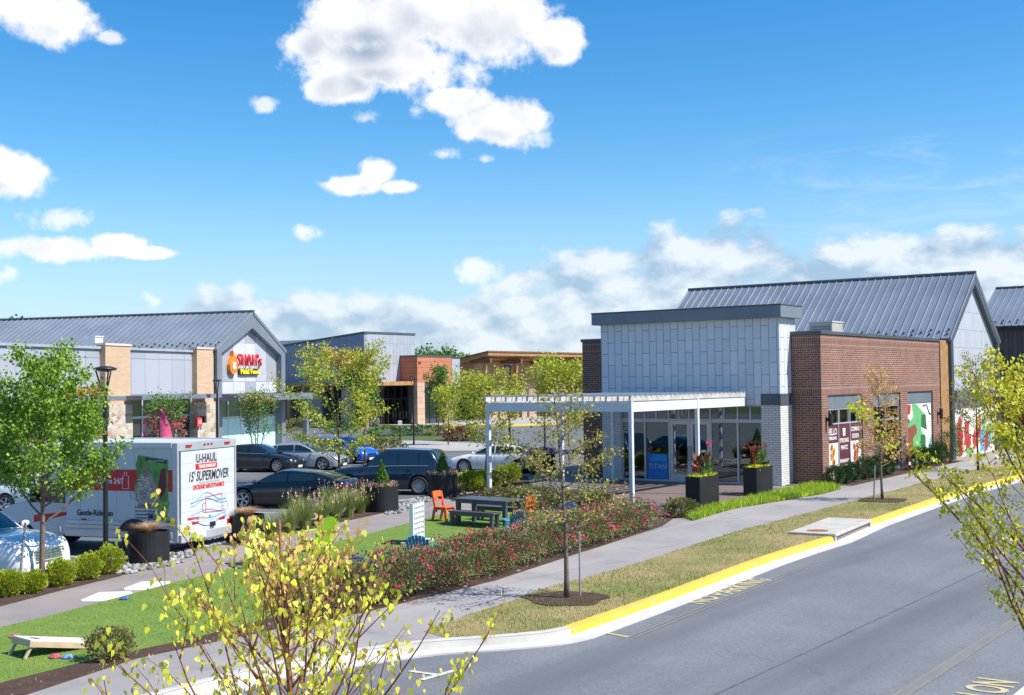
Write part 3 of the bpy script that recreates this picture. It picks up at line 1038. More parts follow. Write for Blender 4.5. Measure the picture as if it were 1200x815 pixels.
def seam_roof(name, parent, a, b, c, d, step, mat, smat, th=0.12, guards=True):
    """a roof slope: a->b runs along the eave, d->c along the ridge; standing seams run from eave to ridge"""
    a, b, c, d = map(Vector, (a, b, c, d))
    n = (b - a).cross(d - a).normalized()
    if n.z < 0:
        n = -n
    mb = MB()
    mb.add([a, b, c, d, a - n * th, b - n * th, c - n * th, d - n * th], [(0, 1, 2, 3), (7, 6, 5, 4), (0, 4, 5, 1), (1, 5, 6, 2), (2, 6, 7, 3), (3, 7, 4, 0)])
    r = mb.build(name, mat, parent)
    sb = MB()
    L = (b - a).length
    k = max(2, int(L / step))
    u = (b - a).normalized() * 0.016
    for i in range(k + 1):
        t = i / k
        e, g = a.lerp(b, t), d.lerp(c, t)
        e = e + n * 0.003
        g = g + n * 0.003
        sb.add([e - u, e + u, g + u, g - u, e - u + n * .05, e + u + n * .05, g + u + n * .05, g - u + n * .05],
               [(0, 1, 5, 4), (1, 2, 6, 5), (2, 3, 7, 6), (3, 0, 4, 7), (4, 5, 6, 7)])
    sb.build('seam', smat, r)
    if guards:
        gb = MB()
        s_ = (d - a).normalized()
        for i in range(k):
            t = (i + 0.5) / k
            for o in ((0.35, 0.75) if i % 2 else (0.55,)):
                q = a.lerp(b, t) + s_ * o
                gb.add([q - u * 3, q + u * 3, q + u * 3 + n * .12, q - u * 3 + n * .12, q - u * 3 + s_ * .1, q + u * 3 + s_ * .1], [(0, 1, 2, 3), (3, 2, 5, 4), (0, 3, 4), (1, 5, 2)])
        gb.build('snow_guard', M_DKM, r)
    return r


# ---------------------------------------------------------------- the brick and white panel shop
def build_shop():
    F = MAIN
    b = empty('retail_shop', F.o, F.a, 'brick corner shop with a tall white panelled entrance block and dark flat cornice', 'building')
    hX = lambda x, y, X=0.0: F.hX(x, y, X)
    hY = lambda x, y, Y=0.0: F.hY(x, y, Y)
    zt = 6.12
    ye = hX(1101, 440)[0]
    xl = hY(683, 450)[0]
    YF = -1.18
    xwl = hY(705, 450, YF)[0]
    xwr = hY(914, 450, YF)[0]
    # street wall openings
    zs = hX(990, 481)[1]
    zh = hX(990, 469)[1]
    zh1 = zh
    w1 = (hX(971, 500)[0], hX(1011.5, 500)[0])
    w2 = (hX(1024, 500)[0], hX(1056, 500)[0])
    w3 = (hX(1064, 500)[0], hX(1094, 500)[0])
    zhead = 3.62
    holes = [(w[0], w[1], 0.12, zhead) for w in (w1, w2, w3)]
    mb = MB()
    wall_y(mb, 0.0, ye, 0.0, zt, -0.35, 0.0, holes)
    wall_x(mb, xwr - 0.25, -0.35, 0.0, zt, 0.0, 0.35)
    wall_x(mb, xl, xwl + 0.25, 0.0, zt, 0.0, 0.35)
    wall_y(mb, 0.35, ye, 0.0, zt, xl, xl + 0.35)
    mb.build('wall', M_BRICK, b)
    sb = MB()
    for z0, z1 in ((zt - 0.56, zt - 0.295), (zt - 0.285, zt - 0.02), (3.64, 3.93)):
        sb.box(0.0, 0.004, z0, 0.007, ye, z1)
        sb.box(xwr + 0.01, -0.007, z0, 0.0065, 0.0, z1)
        sb.box(xl, -0.007, z0, xwl - 0.01, 0.0, z1)
    sb.build_each('soldier_course', M_SOLDIER, b)
    cp = MB()
    cp.box(-0.42, 0.41, zt, 0.06, ye, zt + 0.14)
    cp.box(xwr - 0.2, -0.06, zt, 0.06, 0.41, zt + 0.14)
    cp.box(xl - 0.06, -0.06, zt, xwl + 0.25, 0.41, zt + 0.14)
    cp.box(xl - 0.06, 0.41, zt, xl + 0.42, ye, zt + 0.14)
    cp.build('coping', M_DKM, b, bevel=0.01)
    MB().box(xl + 0.36, 0.36, 5.3, -0.36, ye, 5.5).build('roof', M_TPO, b)
    # the white entrance block
    ztop = 6.80
    pz = 3.26
    sx0, sx1 = hY(727, 500, YF)[0], hY(892.5, 500, YF)[0]
    wp = MB()
    wall_x(wp, xwl, xwr, 3.72, ztop, YF, YF + 0.3)
    wp.box(sx0, YF + 0.001, pz, sx1, YF + 0.3, 3.72)
    wp.box(xwl, YF + 0.3, 3.72, xwl + 0.3, -0.002, ztop)
    wp.box(xwr - 0.3, YF + 0.3, 3.72, xwr, -0.002, ztop)
    wp.box(xwl, 0.36, zt + 0.15, xwr, 0.5, ztop)
    wp.box(xwl, -0.001, zt + 0.142, xwl + 0.3, 0.359, ztop)
    wp.box(xwr - 0.3, -0.001, zt + 0.142, xwr, 0.359, ztop)
    wp.build('panel_wall', M_WPANEL, b)
    MB().box(xwl + 0.3, YF + 0.3, ztop - 0.2, xwr - 0.3, 0.36, ztop - 0.05).build('roof', M_TPO, b)
    wb = MB()
    wb.box(xwl, YF, 0, sx0, YF + 0.32, pz)
    wb.box(sx1, YF, 0, xwr, YF + 0.32, pz)
    wb.box(xwr - 0.32, YF + 0.32, 0, xwr, -0.001, pz)
    wb.box(xwl, YF + 0.32, 0, xwl + 0.32, -0.001, pz)
    wb.build_each('white_brick_pier', M_WBRICK, b)
    gb = MB()
    gb.box(sx1, YF - 0.03, pz, xwr + 0.03, YF + 0.33, 3.72)
    gb.box(xwr - 0.3, YF + 0.33, pz, xwr + 0.03, -0.002, 3.72)
    gb.box(xwl - 0.03, YF - 0.03, pz, sx0, YF + 0.33, 3.72)
    gb.build_each('grey_band', M_DKM, b)
    c = MB()
    c.box(xwl - 0.30, YF - 0.30, ztop, xwr + 0.22, 0.72, ztop + 0.50)
    co = c.build('cornice', M_GRM, b, bevel=0.015)
    MB().box(xwl - 0.32, YF - 0.32, ztop + 0.501, xwr + 0.24, 0.74, ztop + 0.545).build('drip_edge', M_DKM, co)
    # storefront glazing
    ztr = hY(810, 493, YF)[1]
    X = lambda p: hY(p, 500, YF)[0]
    yg = YF + 0.16
    frame_x(b, sx0, sx1, ztr, pz, yg, [X(p) for p in (737, 754, 767.5, 782, 794, 806, 818, 831, 847, 863, 878)], [], M_ALU, M_GLASS, 0.06, 0.1, 'transom_window')
    frame_x(b, sx0, X(783.5), 0.0, ztr - 0.004, yg, [X(754)], [], M_ALU, M_GLASS, 0.075, 0.12, 'shop_window')
    frame_x(b, X(830.5), sx1, 0.0, ztr - 0.004, yg, [X(863)], [], M_ALU, M_GLASS, 0.075, 0.12, 'shop_window')
    for (p0, p1, hs) in ((783.8, 806.8, 1), (807.2, 830.2, -1)):
        d = MB()
        x0, x1 = X(p0), X(p1)
        w = 0.13
        d.box(x0, yg - 0.05, 0.0, x0 + w, yg + 0.05, ztr - 0.01)
        d.box(x1 - w, yg - 0.05, 0.0, x1, yg + 0.05, ztr - 0.01)
        d.box(x0 + w, yg - 0.045, 0.0, x1 - w, yg + 0.045, 0.32)
        d.box(x0 + w, yg - 0.045, ztr - 0.17, x1 - w, yg + 0.045, ztr - 0.01)
        do = d.build('door', M_ALU, b)
        MB().box(x0 + w * .5, yg - 0.006, 0.2, x1 - w * .5, yg + 0.006, ztr - 0.1).build('pane', M_GLASS, do)
        hx = x1 - 0.07 if hs > 0 else x0 + 0.07
        MB().tube([(hx, yg - 0.05, 0.9), (hx, yg - 0.12, 0.93), (hx, yg - 0.12, 1.5), (hx, yg - 0.05, 1.53)], 0.015, 6).build('handle', M_DKM, do)
    # dim interior behind the glass
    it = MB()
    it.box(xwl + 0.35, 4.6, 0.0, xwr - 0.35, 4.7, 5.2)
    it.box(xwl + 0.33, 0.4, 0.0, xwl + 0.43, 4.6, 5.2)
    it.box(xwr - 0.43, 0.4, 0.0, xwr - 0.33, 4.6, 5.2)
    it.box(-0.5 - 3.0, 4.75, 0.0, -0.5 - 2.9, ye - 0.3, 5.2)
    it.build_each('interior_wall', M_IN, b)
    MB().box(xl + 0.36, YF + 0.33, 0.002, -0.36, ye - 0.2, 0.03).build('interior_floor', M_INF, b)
    shelf = P('dark_display', (0.035, 0.03, 0.028), 0.5, 0, .3, 3)
    goods = P('display_goods', (0.30, 0.22, 0.14), 0.6, 0, .9, 5)
    for k, xx in enumerate((-8.4, -6.9, -4.4, -2.9)):
        d_ = MB()
        for z in (0.05, 0.75, 1.45):
            d_.box(xx, 1.4 + .4 * (k % 2), z, xx + 1.0, 1.8 + .4 * (k % 2), z + .05)
        d_.box(xx, 1.801 + .4 * (k % 2), .05, xx + 1.0, 1.84 + .4 * (k % 2), 2.0 - .3 * (k % 2))
        so = d_.build('display_shelf', shelf, b)
        g_ = MB()
        for q in range(10):
            g_.box(xx + .05 + .19 * (q % 5), 1.45 + .4 * (k % 2), .80 + .7 * (q // 5), xx + .17 + .19 * (q % 5), 1.7 + .4 * (k % 2), 1.0 + .7 * (q // 5) + .1 * ((q * 3) % 2))
        g_.build_each('goods', goods, so)
    M_BLUE = P('blue_window_film', (0.012, 0.16, 0.50), 0.5, 0, 0.25, 1.4)
    x0, x1 = X(755.5), X(781)
    bp = MB().box(x0 + .03, yg - 0.020, 0.10, x1 - .03, yg - 0.010, 1.18).build('window_graphic', M_BLUE, b)
    lettering('lettering', 'TITAN', P('pale_blue_letters', (0.35, 0.62, 0.80), 0.5), bp, ((x0 + x1) / 2, yg - 0.030, 0.62), size=0.3, width=(x1 - x0) * 0.82, depth=0.004)
    MB().prism([(x0 + .09, 0.86), (x1 - .09, 0.86), (x1 - .09, 1.12), (x0 + .35, 1.12)], lambda p: (p[0], yg - 0.030, p[1]), lambda p: (p[0], yg - 0.022, p[1])).build('emblem', P('bright_blue_film', (0.01, 0.28, 0.72), 0.5), bp)
    MB().box(x0, yg + 0.25, 1.45, x1 + 0.1, yg + 0.8, 1.75).build('reflection_strip', P('teal_reflection', (0.25, 0.60, 0.66), 0.5), b)  # teal box behind the pane imitates a band reflected in the glass
    lettering('house_number', '57', P('white_vinyl', (0.7, 0.7, 0.7), 0.5), b, (X(800.5), yg - 0.04, (ztr + pz) / 2), size=0.34, depth=0.004)
    # street windows
    for i, (w, nm) in enumerate(((w1, 'poster'), (w2, 'plain'), (w3, 'mural'))):
        hd = MB()
        z1 = hX(990, 480.5)[1] if i < 1 else (hX(1038, 477)[1] if i == 1 else hX(1078, 468.5)[1])
        z1 = 3.06
        hd.box(-0.16, w[0] + 0.002, z1, -0.07, w[1] - 0.002, zhead - 0.002)
        hd.build('header_panel', M_GRM, b)
        if i < 2:
            n = 4 if i == 0 else 2
            zt2 = 2.42 if i == 0 else 2.40
            st = (w[1] - w[0])
            f = frame_y(b, w[0], w[1], 0.12, z1, -0.13, [w[0] + st * k / 3 for k in (1, 2)] if i == 0 else [w[0] + st * 0.5], [zt2], M_ALU, M_GLASS, 0.06, 0.09, 'street_window')
            if i == 0:
                tb = MB()
                for k in range(1, 8):
                    if k % 2:
                        tb.box(-0.16, w[0] + st * k / 8 - 0.02, zt2 + 0.04, -0.10, w[0] + st * k / 8 + 0.02, z1 - 0.06)
                tb.build_each('glazing_bar', M_ALU, f)
                plum = P('plum_poster', (0.115, 0.026, 0.038), 0.5, 0, 0.08)
                wht = P('poster_white', (0.72, 0.70, 0.66), 0.5, 0, 0.03)
                food = P('poster_food_orange', (0.60, 0.22, 0.05), 0.5, 0, 0.9, 6)
                food2 = P('poster_food_red', (0.48, 0.12, 0.07), 0.5, 0, 0.9, 6)
                for k in range(3):
                    ya, yb = w[0] + st * k / 3 + 0.05, w[0] + st * (k + 1) / 3 - 0.05
                    po = MB().box(-0.125, ya, 0.2, -0.112, yb, zt2 - 0.04).build('window_poster', plum, f)
                    yc, wd = (ya + yb) / 2, (yb - ya) * 0.84
                    L = lambda s, z, w_, sz: lettering('lettering', s, wht, po, (-0.109, yc, z), '+X', size=sz, width=w_, depth=0.003, bold=0.008)
                    if k == 0:
                        L('HELLO', 2.08, wd, 0.38)
                        L('STERLING', 1.82, wd * .9, 0.17)
                        MB().box(-0.112, ya, 0.2, -0.108, yb, 1.62).build('poster_picture', wht, po)
                        for q, (dy, dz, rr) in enumerate(((-.1, 1.42, .17), (.12, 1.25, .17), (-.08, 1.08, .2), (.1, .85, .17), (-.12, .5, .13), (.14, .62, .12))):
                            MB().lathe([(0.0, 0.0), (rr, 0.004), (rr, 0.0)][::1], 14, M=Matrix.Translation((-0.1075, yc + dy, dz)) @ Matrix.Rotation(rad(90), 4, 'Y')).build('food_picture', food, po)
                    elif k == 1:
                        MB().prism([(-.13, 1.88), (.13, 1.88), (.16, 2.2), (-.16, 2.2)], lambda p: (-0.112, yc + p[0], p[1]), lambda p: (-0.106, yc + p[0], p[1])).build('emblem', wht, po)
                        L('STRONG', 1.68, wd, 0.24)
                        L('PINTZ', 1.38, wd * .75, 0.24)
                        L('BREAKFAST', 0.82, wd, 0.19)
                        L('BRUNCH', 0.58, wd * .8, 0.19)
                        L('LUNCH', 0.36, wd * .6, 0.19)
                    else:
                        L('COMING', 2.12, wd, 0.26)
                        L('SOON', 1.82, wd * .75, 0.26)
                        MB().box(-0.112, ya, 0.2, -0.108, yb, 1.62).build('poster_picture', wht, po)
                        for q in range(16):
                            rr = 0.10 + 0.05 * ((q * 7) % 3) / 2
                            MB().lathe([(0.0, 0.0), (rr, 0.004), (rr, 0.0)], 10, M=Matrix.Translation((-0.1075 + 0.0004 * q, yc - .2 + .4 * ((q * 5) % 7) / 6, 0.4 + 1.1 * q / 16)) @ Matrix.Rotation(rad(90), 4, 'Y')).build('food_picture', food2 if q % 3 else food, po)
        else:
            board = MB().box(-0.16, w[0] + 0.01, 0.12, -0.10, w[1] - 0.01, z1 - 0.01).build('mural_panel', P('mural_white', (0.70, 0.70, 0.68), 0.6, 0, 0.04), b)
            W, H = w[1] - w[0], z1 - 0.13
            q = lambda pts, m_, k: MB().prism([(w[0] + W * u, 0.12 + H * v) for u, v in pts], lambda p: (-0.10 + 0.002 * k, p[0], p[1]), lambda p: (-0.096 + 0.002 * k, p[0], p[1])).build('mural_shape', m_, board)
            gr1, gr2 = P('mural_green', (0.13, 0.42, 0.16), 0.6, 0, 0.1), P('mural_dark_green', (0.025, 0.14, 0.05), 0.6, 0, 0.1)
            q([(0, 0.05), (0.32, 0.05), (0.42, .5), (.38, .72), (.2, .68), (.05, .8), (0, .7)], P('mural_brown', (0.24, 0.075, 0.04), 0.6, 0, 0.15), 0)
            q([(0.24, 0.02), (0.74, 0.02), (.76, .42), (.62, .50), (.56, .60), (.78, .66), (.74, .80), (.56, .90), (.42, .98), (.24, .99), (.28, .78), (.08, .66), (.04, .72), (.1, .60), (.34, .66), (.44, .52), (.26, .42)], gr1, 1)
            q([(.52, 0.02), (.72, 0.02), (.72, .46), (.55, .46)], gr2, 2)
            q([(.58, .60), (.80, .54), (.76, .80), (.60, .80)], gr2, 3)
            q([(0, .78), (.17, .84), (.2, .98), (0, .98)], P('mural_red', (0.42, 0.035, 0.03), 0.6), 1)
            q([(.84, .02), (.99, .02), (.99, .45), (.86, .30)], P('mural_teal', (0.20, 0.40, 0.38), 0.6), 1)
            q([(.66, .93), (.80, .95), (.90, .80), (.98, .78), (.98, .80), (.92, .83), (.82, .97), (.66, .955)], M_BLKF, 1)
    for px, py in ((968.5, 492), (1099, 485)):
        y, z = hX(px, py)
        la = MB().box(0.0, y - 0.06, z - 0.06, 0.08, y + 0.06, z + 0.06).build('wall_lamp', M_BLKF, b)
        MB().lathe([(0.075, -0.26), (0.09, -0.25), (0.09, 0.25), (0.075, 0.26)], 14, (0.17, y, z)).build('shade', M_BLKF, la)
    # roof-top unit
    p0 = F.hY(929, 390, 3.0)
    p1 = F.hY(955, 378, 3.0)
    h = empty('rooftop_unit', F.w(p0[0] + 0.1, 4.6, 5.5), F.a, 'small beige box unit on the brick shop roof behind the cornice', 'air conditioner')
    w_ = p1[0] - p0[0] + 0.05
    hz = p1[1] - 5.5 + 0.05
    MB().box(0, 0, 0, w_, 1.3, hz).build('housing', P('beige_sheet_metal', (0.48, 0.45, 0.40), 0.5), h, bevel=0.01)
    MB().box(-0.03, -0.03, hz + 0.002, w_ + 0.03, 1.33, hz + 0.06).build('lid', P('pale_sheet_metal', (0.60, 0.58, 0.54), 0.5), h)
    g = MB()
    for k in range(9):
        g.box(0.1, -0.02, 0.2 + k * (hz - .3) / 9, w_ - 0.1, -0.002, 0.24 + k * (hz - .3) / 9)
    g.build('louvre', M_GRM, h)
    return ye


SHOP_YE = build_shop()


# ---------------------------------------------------------------- the white barn-gabled hall
def build_barn():
    F = MAIN
    y0 = SHOP_YE + 0.003
    b = empty('barn_hall', F.w(0, y0), F.a, 'barn shaped hall with grey seamed roof and white panelled gable behind the brick shop', 'building')
    L = lambda y: y - y0
    XF = 0.10
    ya, yb = F.hX(1112.5, 430, XF)[0], F.hX(1169.5, 430, XF)[0]
    ze = F.hX(1113, 394, XF)[1]
    ym = (ya + yb) / 2
    zr = F.hX(1145.5, 321.5, XF)[1]
    a, c, m = L(ya), L(yb), L(ym)
    # cedar pier between shop and gable
    MB().box(-0.3, 0.0, 0, 0.06, a - 0.02, 6.2).build('wood_pier', M_WOOD, b)
    XB = -17.2
    fw = 0.42
    sl = (zr - ze) / (m - a)
    # gable frame: legs and rakes as one outline
    outer = [(a, 0), (a, ze), (m, zr), (c, ze), (c, 0)]
    inner = [(c - fw, 0), (c - fw, ze - 0.25), (m, zr - 0.62), (a + fw, ze - 0.25), (a + fw, 0)]
    MB().prism(outer + inner, lambda p: (-0.35, p[0], p[1]), lambda p: (XF + 0.12, p[0], p[1])).build('gable_frame', M_DKM, b)
    zb = F.hX(1140, 457, XF)[1]
    zb2 = F.hX(1140, 467, XF)[1]
    gp_ = [(a + fw, zb), (c - fw, zb), (c - fw, ze - 0.25), (m, zr - 0.62), (a + fw, ze - 0.25)]
    MB().prism(gp_, lambda p: (-0.2, p[0], p[1]), lambda p: (-0.02, p[0], p[1])).build('gable_panel', M_GPANEL, b)
    MB().box(-0.15, a + fw, zb2, 0.35, c - fw, zb - 0.003).build('canopy_band', M_GRM, b)
    mu = MB().box(-0.25, a + fw, 0, -0.08, c - fw, zb2 - 0.003).build('mural_wall', P('mural_white', (0.70, 0.70, 0.68), 0.6, 0, 0.04), b)
    W, H = c - a - 2 * fw, zb2
    cols = [P('mural_red', (0.42, 0.035, 0.03), 0.6), P('mural_sky', (0.12, 0.32, 0.60), 0.6), P('mural_green', (0.13, 0.42, 0.16), 0.6, 0, 0.1), P('mural_mint', (0.30, 0.55, 0.48), 0.6), P('mural_gold', (0.65, 0.36, 0.05), 0.6)]
    rr = random.Random(5)
    for i in range(30):
        uc, vb = rr.uniform(.03, .95), rr.uniform(.0, .30)
        wd_, ht_ = rr.uniform(.03, .07), rr.uniform(.15, .5)
        tl = rr.uniform(-.05, .05)
        pts = []
        for u, v in ((-1, 0), (.6, .03), (1.1, .3), (.7, .55), (1.0, .8), (.1, 1.0), (-.5, .75), (-.9, .5), (-.6, .25)):
            pts.append((a + fw + W * min(.99, max(.01, uc + wd_ * u * rr.uniform(.7, 1.2) + tl * v)), max(.02, H * (vb + ht_ * v))))
        MB().prism(pts, lambda p: (-0.08, p[0], p[1]), lambda p: (-0.076 + 0.0012 * i, p[0], p[1])).build('mural_shape', cols[(i * 7) % 5] if i % 3 else cols[0], mu)
    # side and back walls, roof slopes
    wl = MB()
    wl.box(XB, a + 0.05, 0, -0.36, a + 0.35, ze - 0.2)
    wl.box(XB, c - 0.35, 0, -0.36, c - 0.05, ze - 0.2)
    wl.build_each('side_wall', M_DKM, b)
    MB().prism([(a + .35, 0), (c - .35, 0), (c - .35, ze - .2), (m, zr - .2), (a + .35, ze - .2)], lambda p: (XB, p[0], p[1]), lambda p: (XB + .3, p[0], p[1])).build('back_wall', M_GPANEL, b)
    ov = 0.18
    r1 = seam_roof('roof', b, (XB - 0.2, a - ov, ze - ov * sl), (XF + 0.14, a - ov, ze - ov * sl), (XF + 0.14, m, zr + 0.01), (XB - 0.2, m, zr + 0.01), 0.46, M_ROOF, M_SEAM)
    seam_roof('roof', b, (XF + 0.14, c + ov, ze - ov * sl), (XB - 0.2, c + ov, ze - ov * sl), (XB - 0.2, m, zr + 0.01), (XF + 0.14, m, zr + 0.01), 0.46, M_ROOF, M_SEAM)
    MB().tube([(XB - 0.25, m, zr + 0.03), (XF + 0.18, m, zr + 0.03)], 0.10, 8).build('ridge_cap', M_DKM, b)
    g = MB().box(XB - 0.2, a - ov - 0.13, ze - ov * sl - 0.17, XF + 0.1, a - ov - 0.004, ze - ov * sl - 0.02).build('gutter', M_DKM, b)


build_barn()


# ---------------------------------------------------------------- the dark boarded barn beyond
def build_dark_barn():
    F = MAIN
    Yw = 37.0
    x0, ze = F.hY(1166, 382, Yw)
    x0 = F.hY(1150, 382, Yw)[0]
    b = empty('dark_barn_hall', F.w(x0, Yw), F.a, 'dark boarded hall under a grey seamed roof behind the barn at the right edge', 'building')
    rise, run = 0, 5.2
    zr = F.hY(1180, 338, Yw + run)[1]
    LX = 40
    MB().box(0, 0, 0, LX, 0.3, ze - 0.1).build('wall', M_DWOOD, b)
    MB().prism([(0.3, 0), (2 * run - .3, 0), (2 * run - .3, ze - .1), (run, zr - .15), (0.3, ze - .1)], lambda p: (0.02, p[0], p[1]), lambda p: (.3, p[0], p[1])).build('gable_wall', M_DWOOD, b)
    seam_roof('roof', b, (-0.3, -0.35, ze - 0.05), (LX, -0.35, ze - 0.05), (LX, run, zr), (-0.3, run, zr), 0.46, M_ROOF, M_SEAM)
    seam_roof('roof', b, (LX, 2 * run + .35, ze - 0.05), (-0.3, 2 * run + .35, ze - 0.05), (-0.3, run, zr), (LX, run, zr), 0.46, M_ROOF, M_SEAM, guards=False)
    MB().box(-0.3, -0.5, ze - 0.28, LX, -0.355, ze - 0.08).build('gutter', M_BLKF, b)
    MB().tube([(-0.3, run, zr + 0.03), (LX, run, zr + 0.03)], 0.1, 8).build('ridge_cap', M_DKM, b)
    f = MB()
    for k in range(3):
        f.box(6 + 5 * k, -0.04, 0.1, 6.1 + 5 * k, -0.003, 3)
    f.build_each('downpipe', M_DKM, b)


build_dark_barn()


# ---------------------------------------------------------------- pergola on the patio
def build_pergola():
    C = G(741, 593)
    F = Frame(C.x, C.y, -35.4)
    zb0, zb1 = 3.24, 3.58
    LXn = -F.g(574, 584)[0]
    LYn = 9.15
    p = empty('patio_pergola', F.o, F.a, 'white steel pergola with a slatted top over the patio before the shop door', 'pergola')
    w = 0.07
    for x in (0, -LXn):
        for y in ((0, 5.0) if x == 0 else (0, 5.0, LYn - .1)):
            MB().box(x - w, y - w, 0, x + w, y + w, zb1 + 0.03).build('post', M_WHITE, p, bevel=0.008)
    be = MB()
    be.box(-LXn + w + .002, -0.05, zb0, -w - .002, 0.05, zb1)
    be.build('beam', M_WHITE, p)
    MB().box(-LXn + w, LYn - 0.15, zb0, -0.06, LYn - 0.05, zb1).build('beam', M_WHITE, p)
    for x in (0, -LXn):
        sg = MB()
        sg.box(x - 0.05, w + 0.002, zb0, x + 0.05, 5.0 - w - .002, zb1)
        sg.box(x - 0.05, 5.0 + w + .002, zb0, x + 0.05, LYn, zb1)
        sg.build_each('beam', M_WHITE, p)
    MB().box(-LXn + .06, 4.95, zb0, -0.06, 5.05, zb1).build('beam', M_WHITE, p)
    M_SL = P('bleached_wood_slat', (0.50, 0.47, 0.42), 0.7, 0, 0.2, 3)
    n = 14
    for i in range(n):
        x = -LXn - 0.05 + (LXn + 0.1) * i / (n - 1)
        MB().box(x - 0.03, -0.16, zb1 + 0.034, x + 0.03, LYn, zb1 + 0.20).build('slat', M_SL, p)
    cr = MB()
    for i in range(26):
        y = -0.12 + (LYn) * i / 25
        cr.box(-LXn - 0.14, y - 0.018, zb1 + 0.203, 0.14, y + 0.018, zb1 + 0.245)
    cr.build('cross_slat', M_WHITE, p)


build_pergola()


# ---------------------------------------------------------------- food hall on the left
def build_left():
    F = LBF
    hY = F.hY
    b = empty('food_hall', F.o, F.a, 'long low hall with tan brick piers, pale panels and a white gable end', 'building')
    X = lambda p, Y=0.0: hY(p, 440, Y)[0]
    zt = 6.62
    XL = -40.0
    # long wall pieces
    piers = [(117, 146.5), (225, 244.5)]
    pr = [(X(a), X(c)) for a, c in piers]
    pr.insert(0, (pr[0][0] - 13.0, pr[0][0] - 10.6))
    zst = hY(235, 471, 0)[1]
    zaw = hY(185, 468, 0)[1]
    tb, stn = MB(), MB()
    for a, c in pr:
        tb.box(a, -0.35, zst, c, 0.25, zt + 0.12)
        stn.box(a - 0.08, -0.43, 0, c + 0.08, 0.25, zst - 0.003)
    tb.build_each('brick_pier', M_TAN, b)
    stn.build_each('stone_base', M_STONE, b)
    cpm = MB()
    for a, c in pr:
        cpm.box(a - 0.05, -0.4, zt + 0.122, c + 0.05, 0.3, zt + 0.24)
    cpm.build_each('pier_cap', P('limestone_cap', (0.62, 0.55, 0.45), 0.8), b)
    bays = [(XL, pr[0][0] - .001), (pr[0][1], pr[1][0]), (pr[1][1], pr[2][0])]
    M_LP = brick_mat('pale_wall_panel', (0.41, 0.425, 0.47), (0.34, 0.36, 0.41), (0.20, 0.215, 0.26), 1.35, 2.02, 0.02, rough=0.5, var=0.06, offset=0.0)
    for i, (a, c) in enumerate(bays):
        MB().box(a + .002, 0, zaw + 0.25, c - .002, 0.22, zt - 0.08).build('wall_panel', M_LP, b)
        MB().box(a + .002, -0.12, zt - 0.076, c - .002, 0.3, zt + 0.06).build('coping', P('coping_grey', (0.36, 0.37, 0.40), 0.5), b)
        if i:
            MB().box(a - 0.6, -1.5, zaw, c + (0.9 if i == 2 else 0.2), -0.44, zaw + 0.24).build('awning', M_GRM, b)
            n = 4
            frame_x(b, a, c, 0, zaw + 0.25, 0.1, [a + (c - a) * k / n for k in (1, 2, 3)], [1.55, 2.75][1:], M_ALU, M_GLASS, 0.12, 0.12, 'shop_window')
    MB().box(XL, 0.3, zt - 0.7, -0.1, 14, zt - 0.5).build('flat_roof', M_TPO, b)
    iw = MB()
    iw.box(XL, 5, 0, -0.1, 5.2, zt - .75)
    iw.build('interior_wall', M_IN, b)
    # gabled wing
    gl, gr = X(245.5), X(326)
    gm = (gl + gr) / 2
    ze = hY(245, 407.5)[1]
    zr = hY(285.5, 366)[1]
    fw = 0.55
    outer = [(gl, 0), (gl, ze), (gm, zr), (gr, ze), (gr, 0)]
    inner = [(gr - fw, 0), (gr - fw, ze - .35), (gm, zr - 1.05), (gl + fw, ze - .35), (gl + fw, 0)]
    MB().prism(outer + inner, lambda p: (p[0], -0.55, p[1]), lambda p: (p[0], 0.3, p[1])).build('gable_frame', M_GRM, b)
    zb = hY(290, 461, 0)[1]
    shapes = [(gl + fw, zb), (gr - fw, zb), (gr - fw, ze - .35), (gm, zr - 1.05), (gl + fw, ze - .35)]
    wh = P('gable_white_panel', (0.55, 0.56, 0.59), 0.45, 0, 0.03)
    gy = P('gable_grey_panel', (0.34, 0.35, 0.38), 0.45, 0, 0.05)
    lg = P('gable_light_panel', (0.44, 0.455, 0.49), 0.45, 0, 0.05)
    gpn = MB().prism(shapes, lambda p: (p[0], -0.15, p[1]), lambda p: (p[0], 0.2, p[1])).build('gable_panel', wh, b)
    xs = [gl + fw, X(258), X(271), X(285), X(297.5), X(310), gr - fw]
    z2, z1 = hY(285, 447.5)[1], hY(285, 403)[1]
    top = lambda x: ze - .35 + (zr - .7 - ze) * (1 - abs(x - gm) / (gm - gl - fw))
    for (i, za, zc, m_) in ((1, z2, z1, gy), (0, z2, 9, lg), (3, zb, z2, gy), (3, z1, 99, gy), (4, z2, z1, lg), (5, z2, 99, gy), (2, z1, 99, lg)):
        xa, xb_ = xs[i] + .02, xs[i + 1] - .02
        if zc > 8.5:
            poly = [(xa, za + .02), (xb_, za + .02), (xb_, top(xb_) - .02)] + ([(gm, zr - 1.07)] if xa < gm < xb_ else []) + [(xa, top(xa) - .02)]
        else:
            poly = [(xa, za + .02), (xb_, za + .02), (xb_, min(zc, top(xb_)) - .02), (xa, min(zc, top(xa)) - .02)]
        MB().prism(poly, lambda p: (p[0], -0.158, p[1]), lambda p: (p[0], -0.1505, p[1])).build('panel', m_, gpn)
    jb = MB()
    for x in xs[1:-1]:
        jb.box(x - .012, -0.1525, zb + .01, x + .012, -0.149, top(x) - .02)
    jb.box(gl + fw, -0.1528, z2 - .012, gr - fw, -0.149, z2 + .012)
    jb.build('panel_joint', M_GRM, gpn)
    zca = zb - 0.05
    MB().box(gl + 0.2, -1.9, zca - 0.42, gr + 1.5, -0.58, zca).build('awning', M_GRM, b)
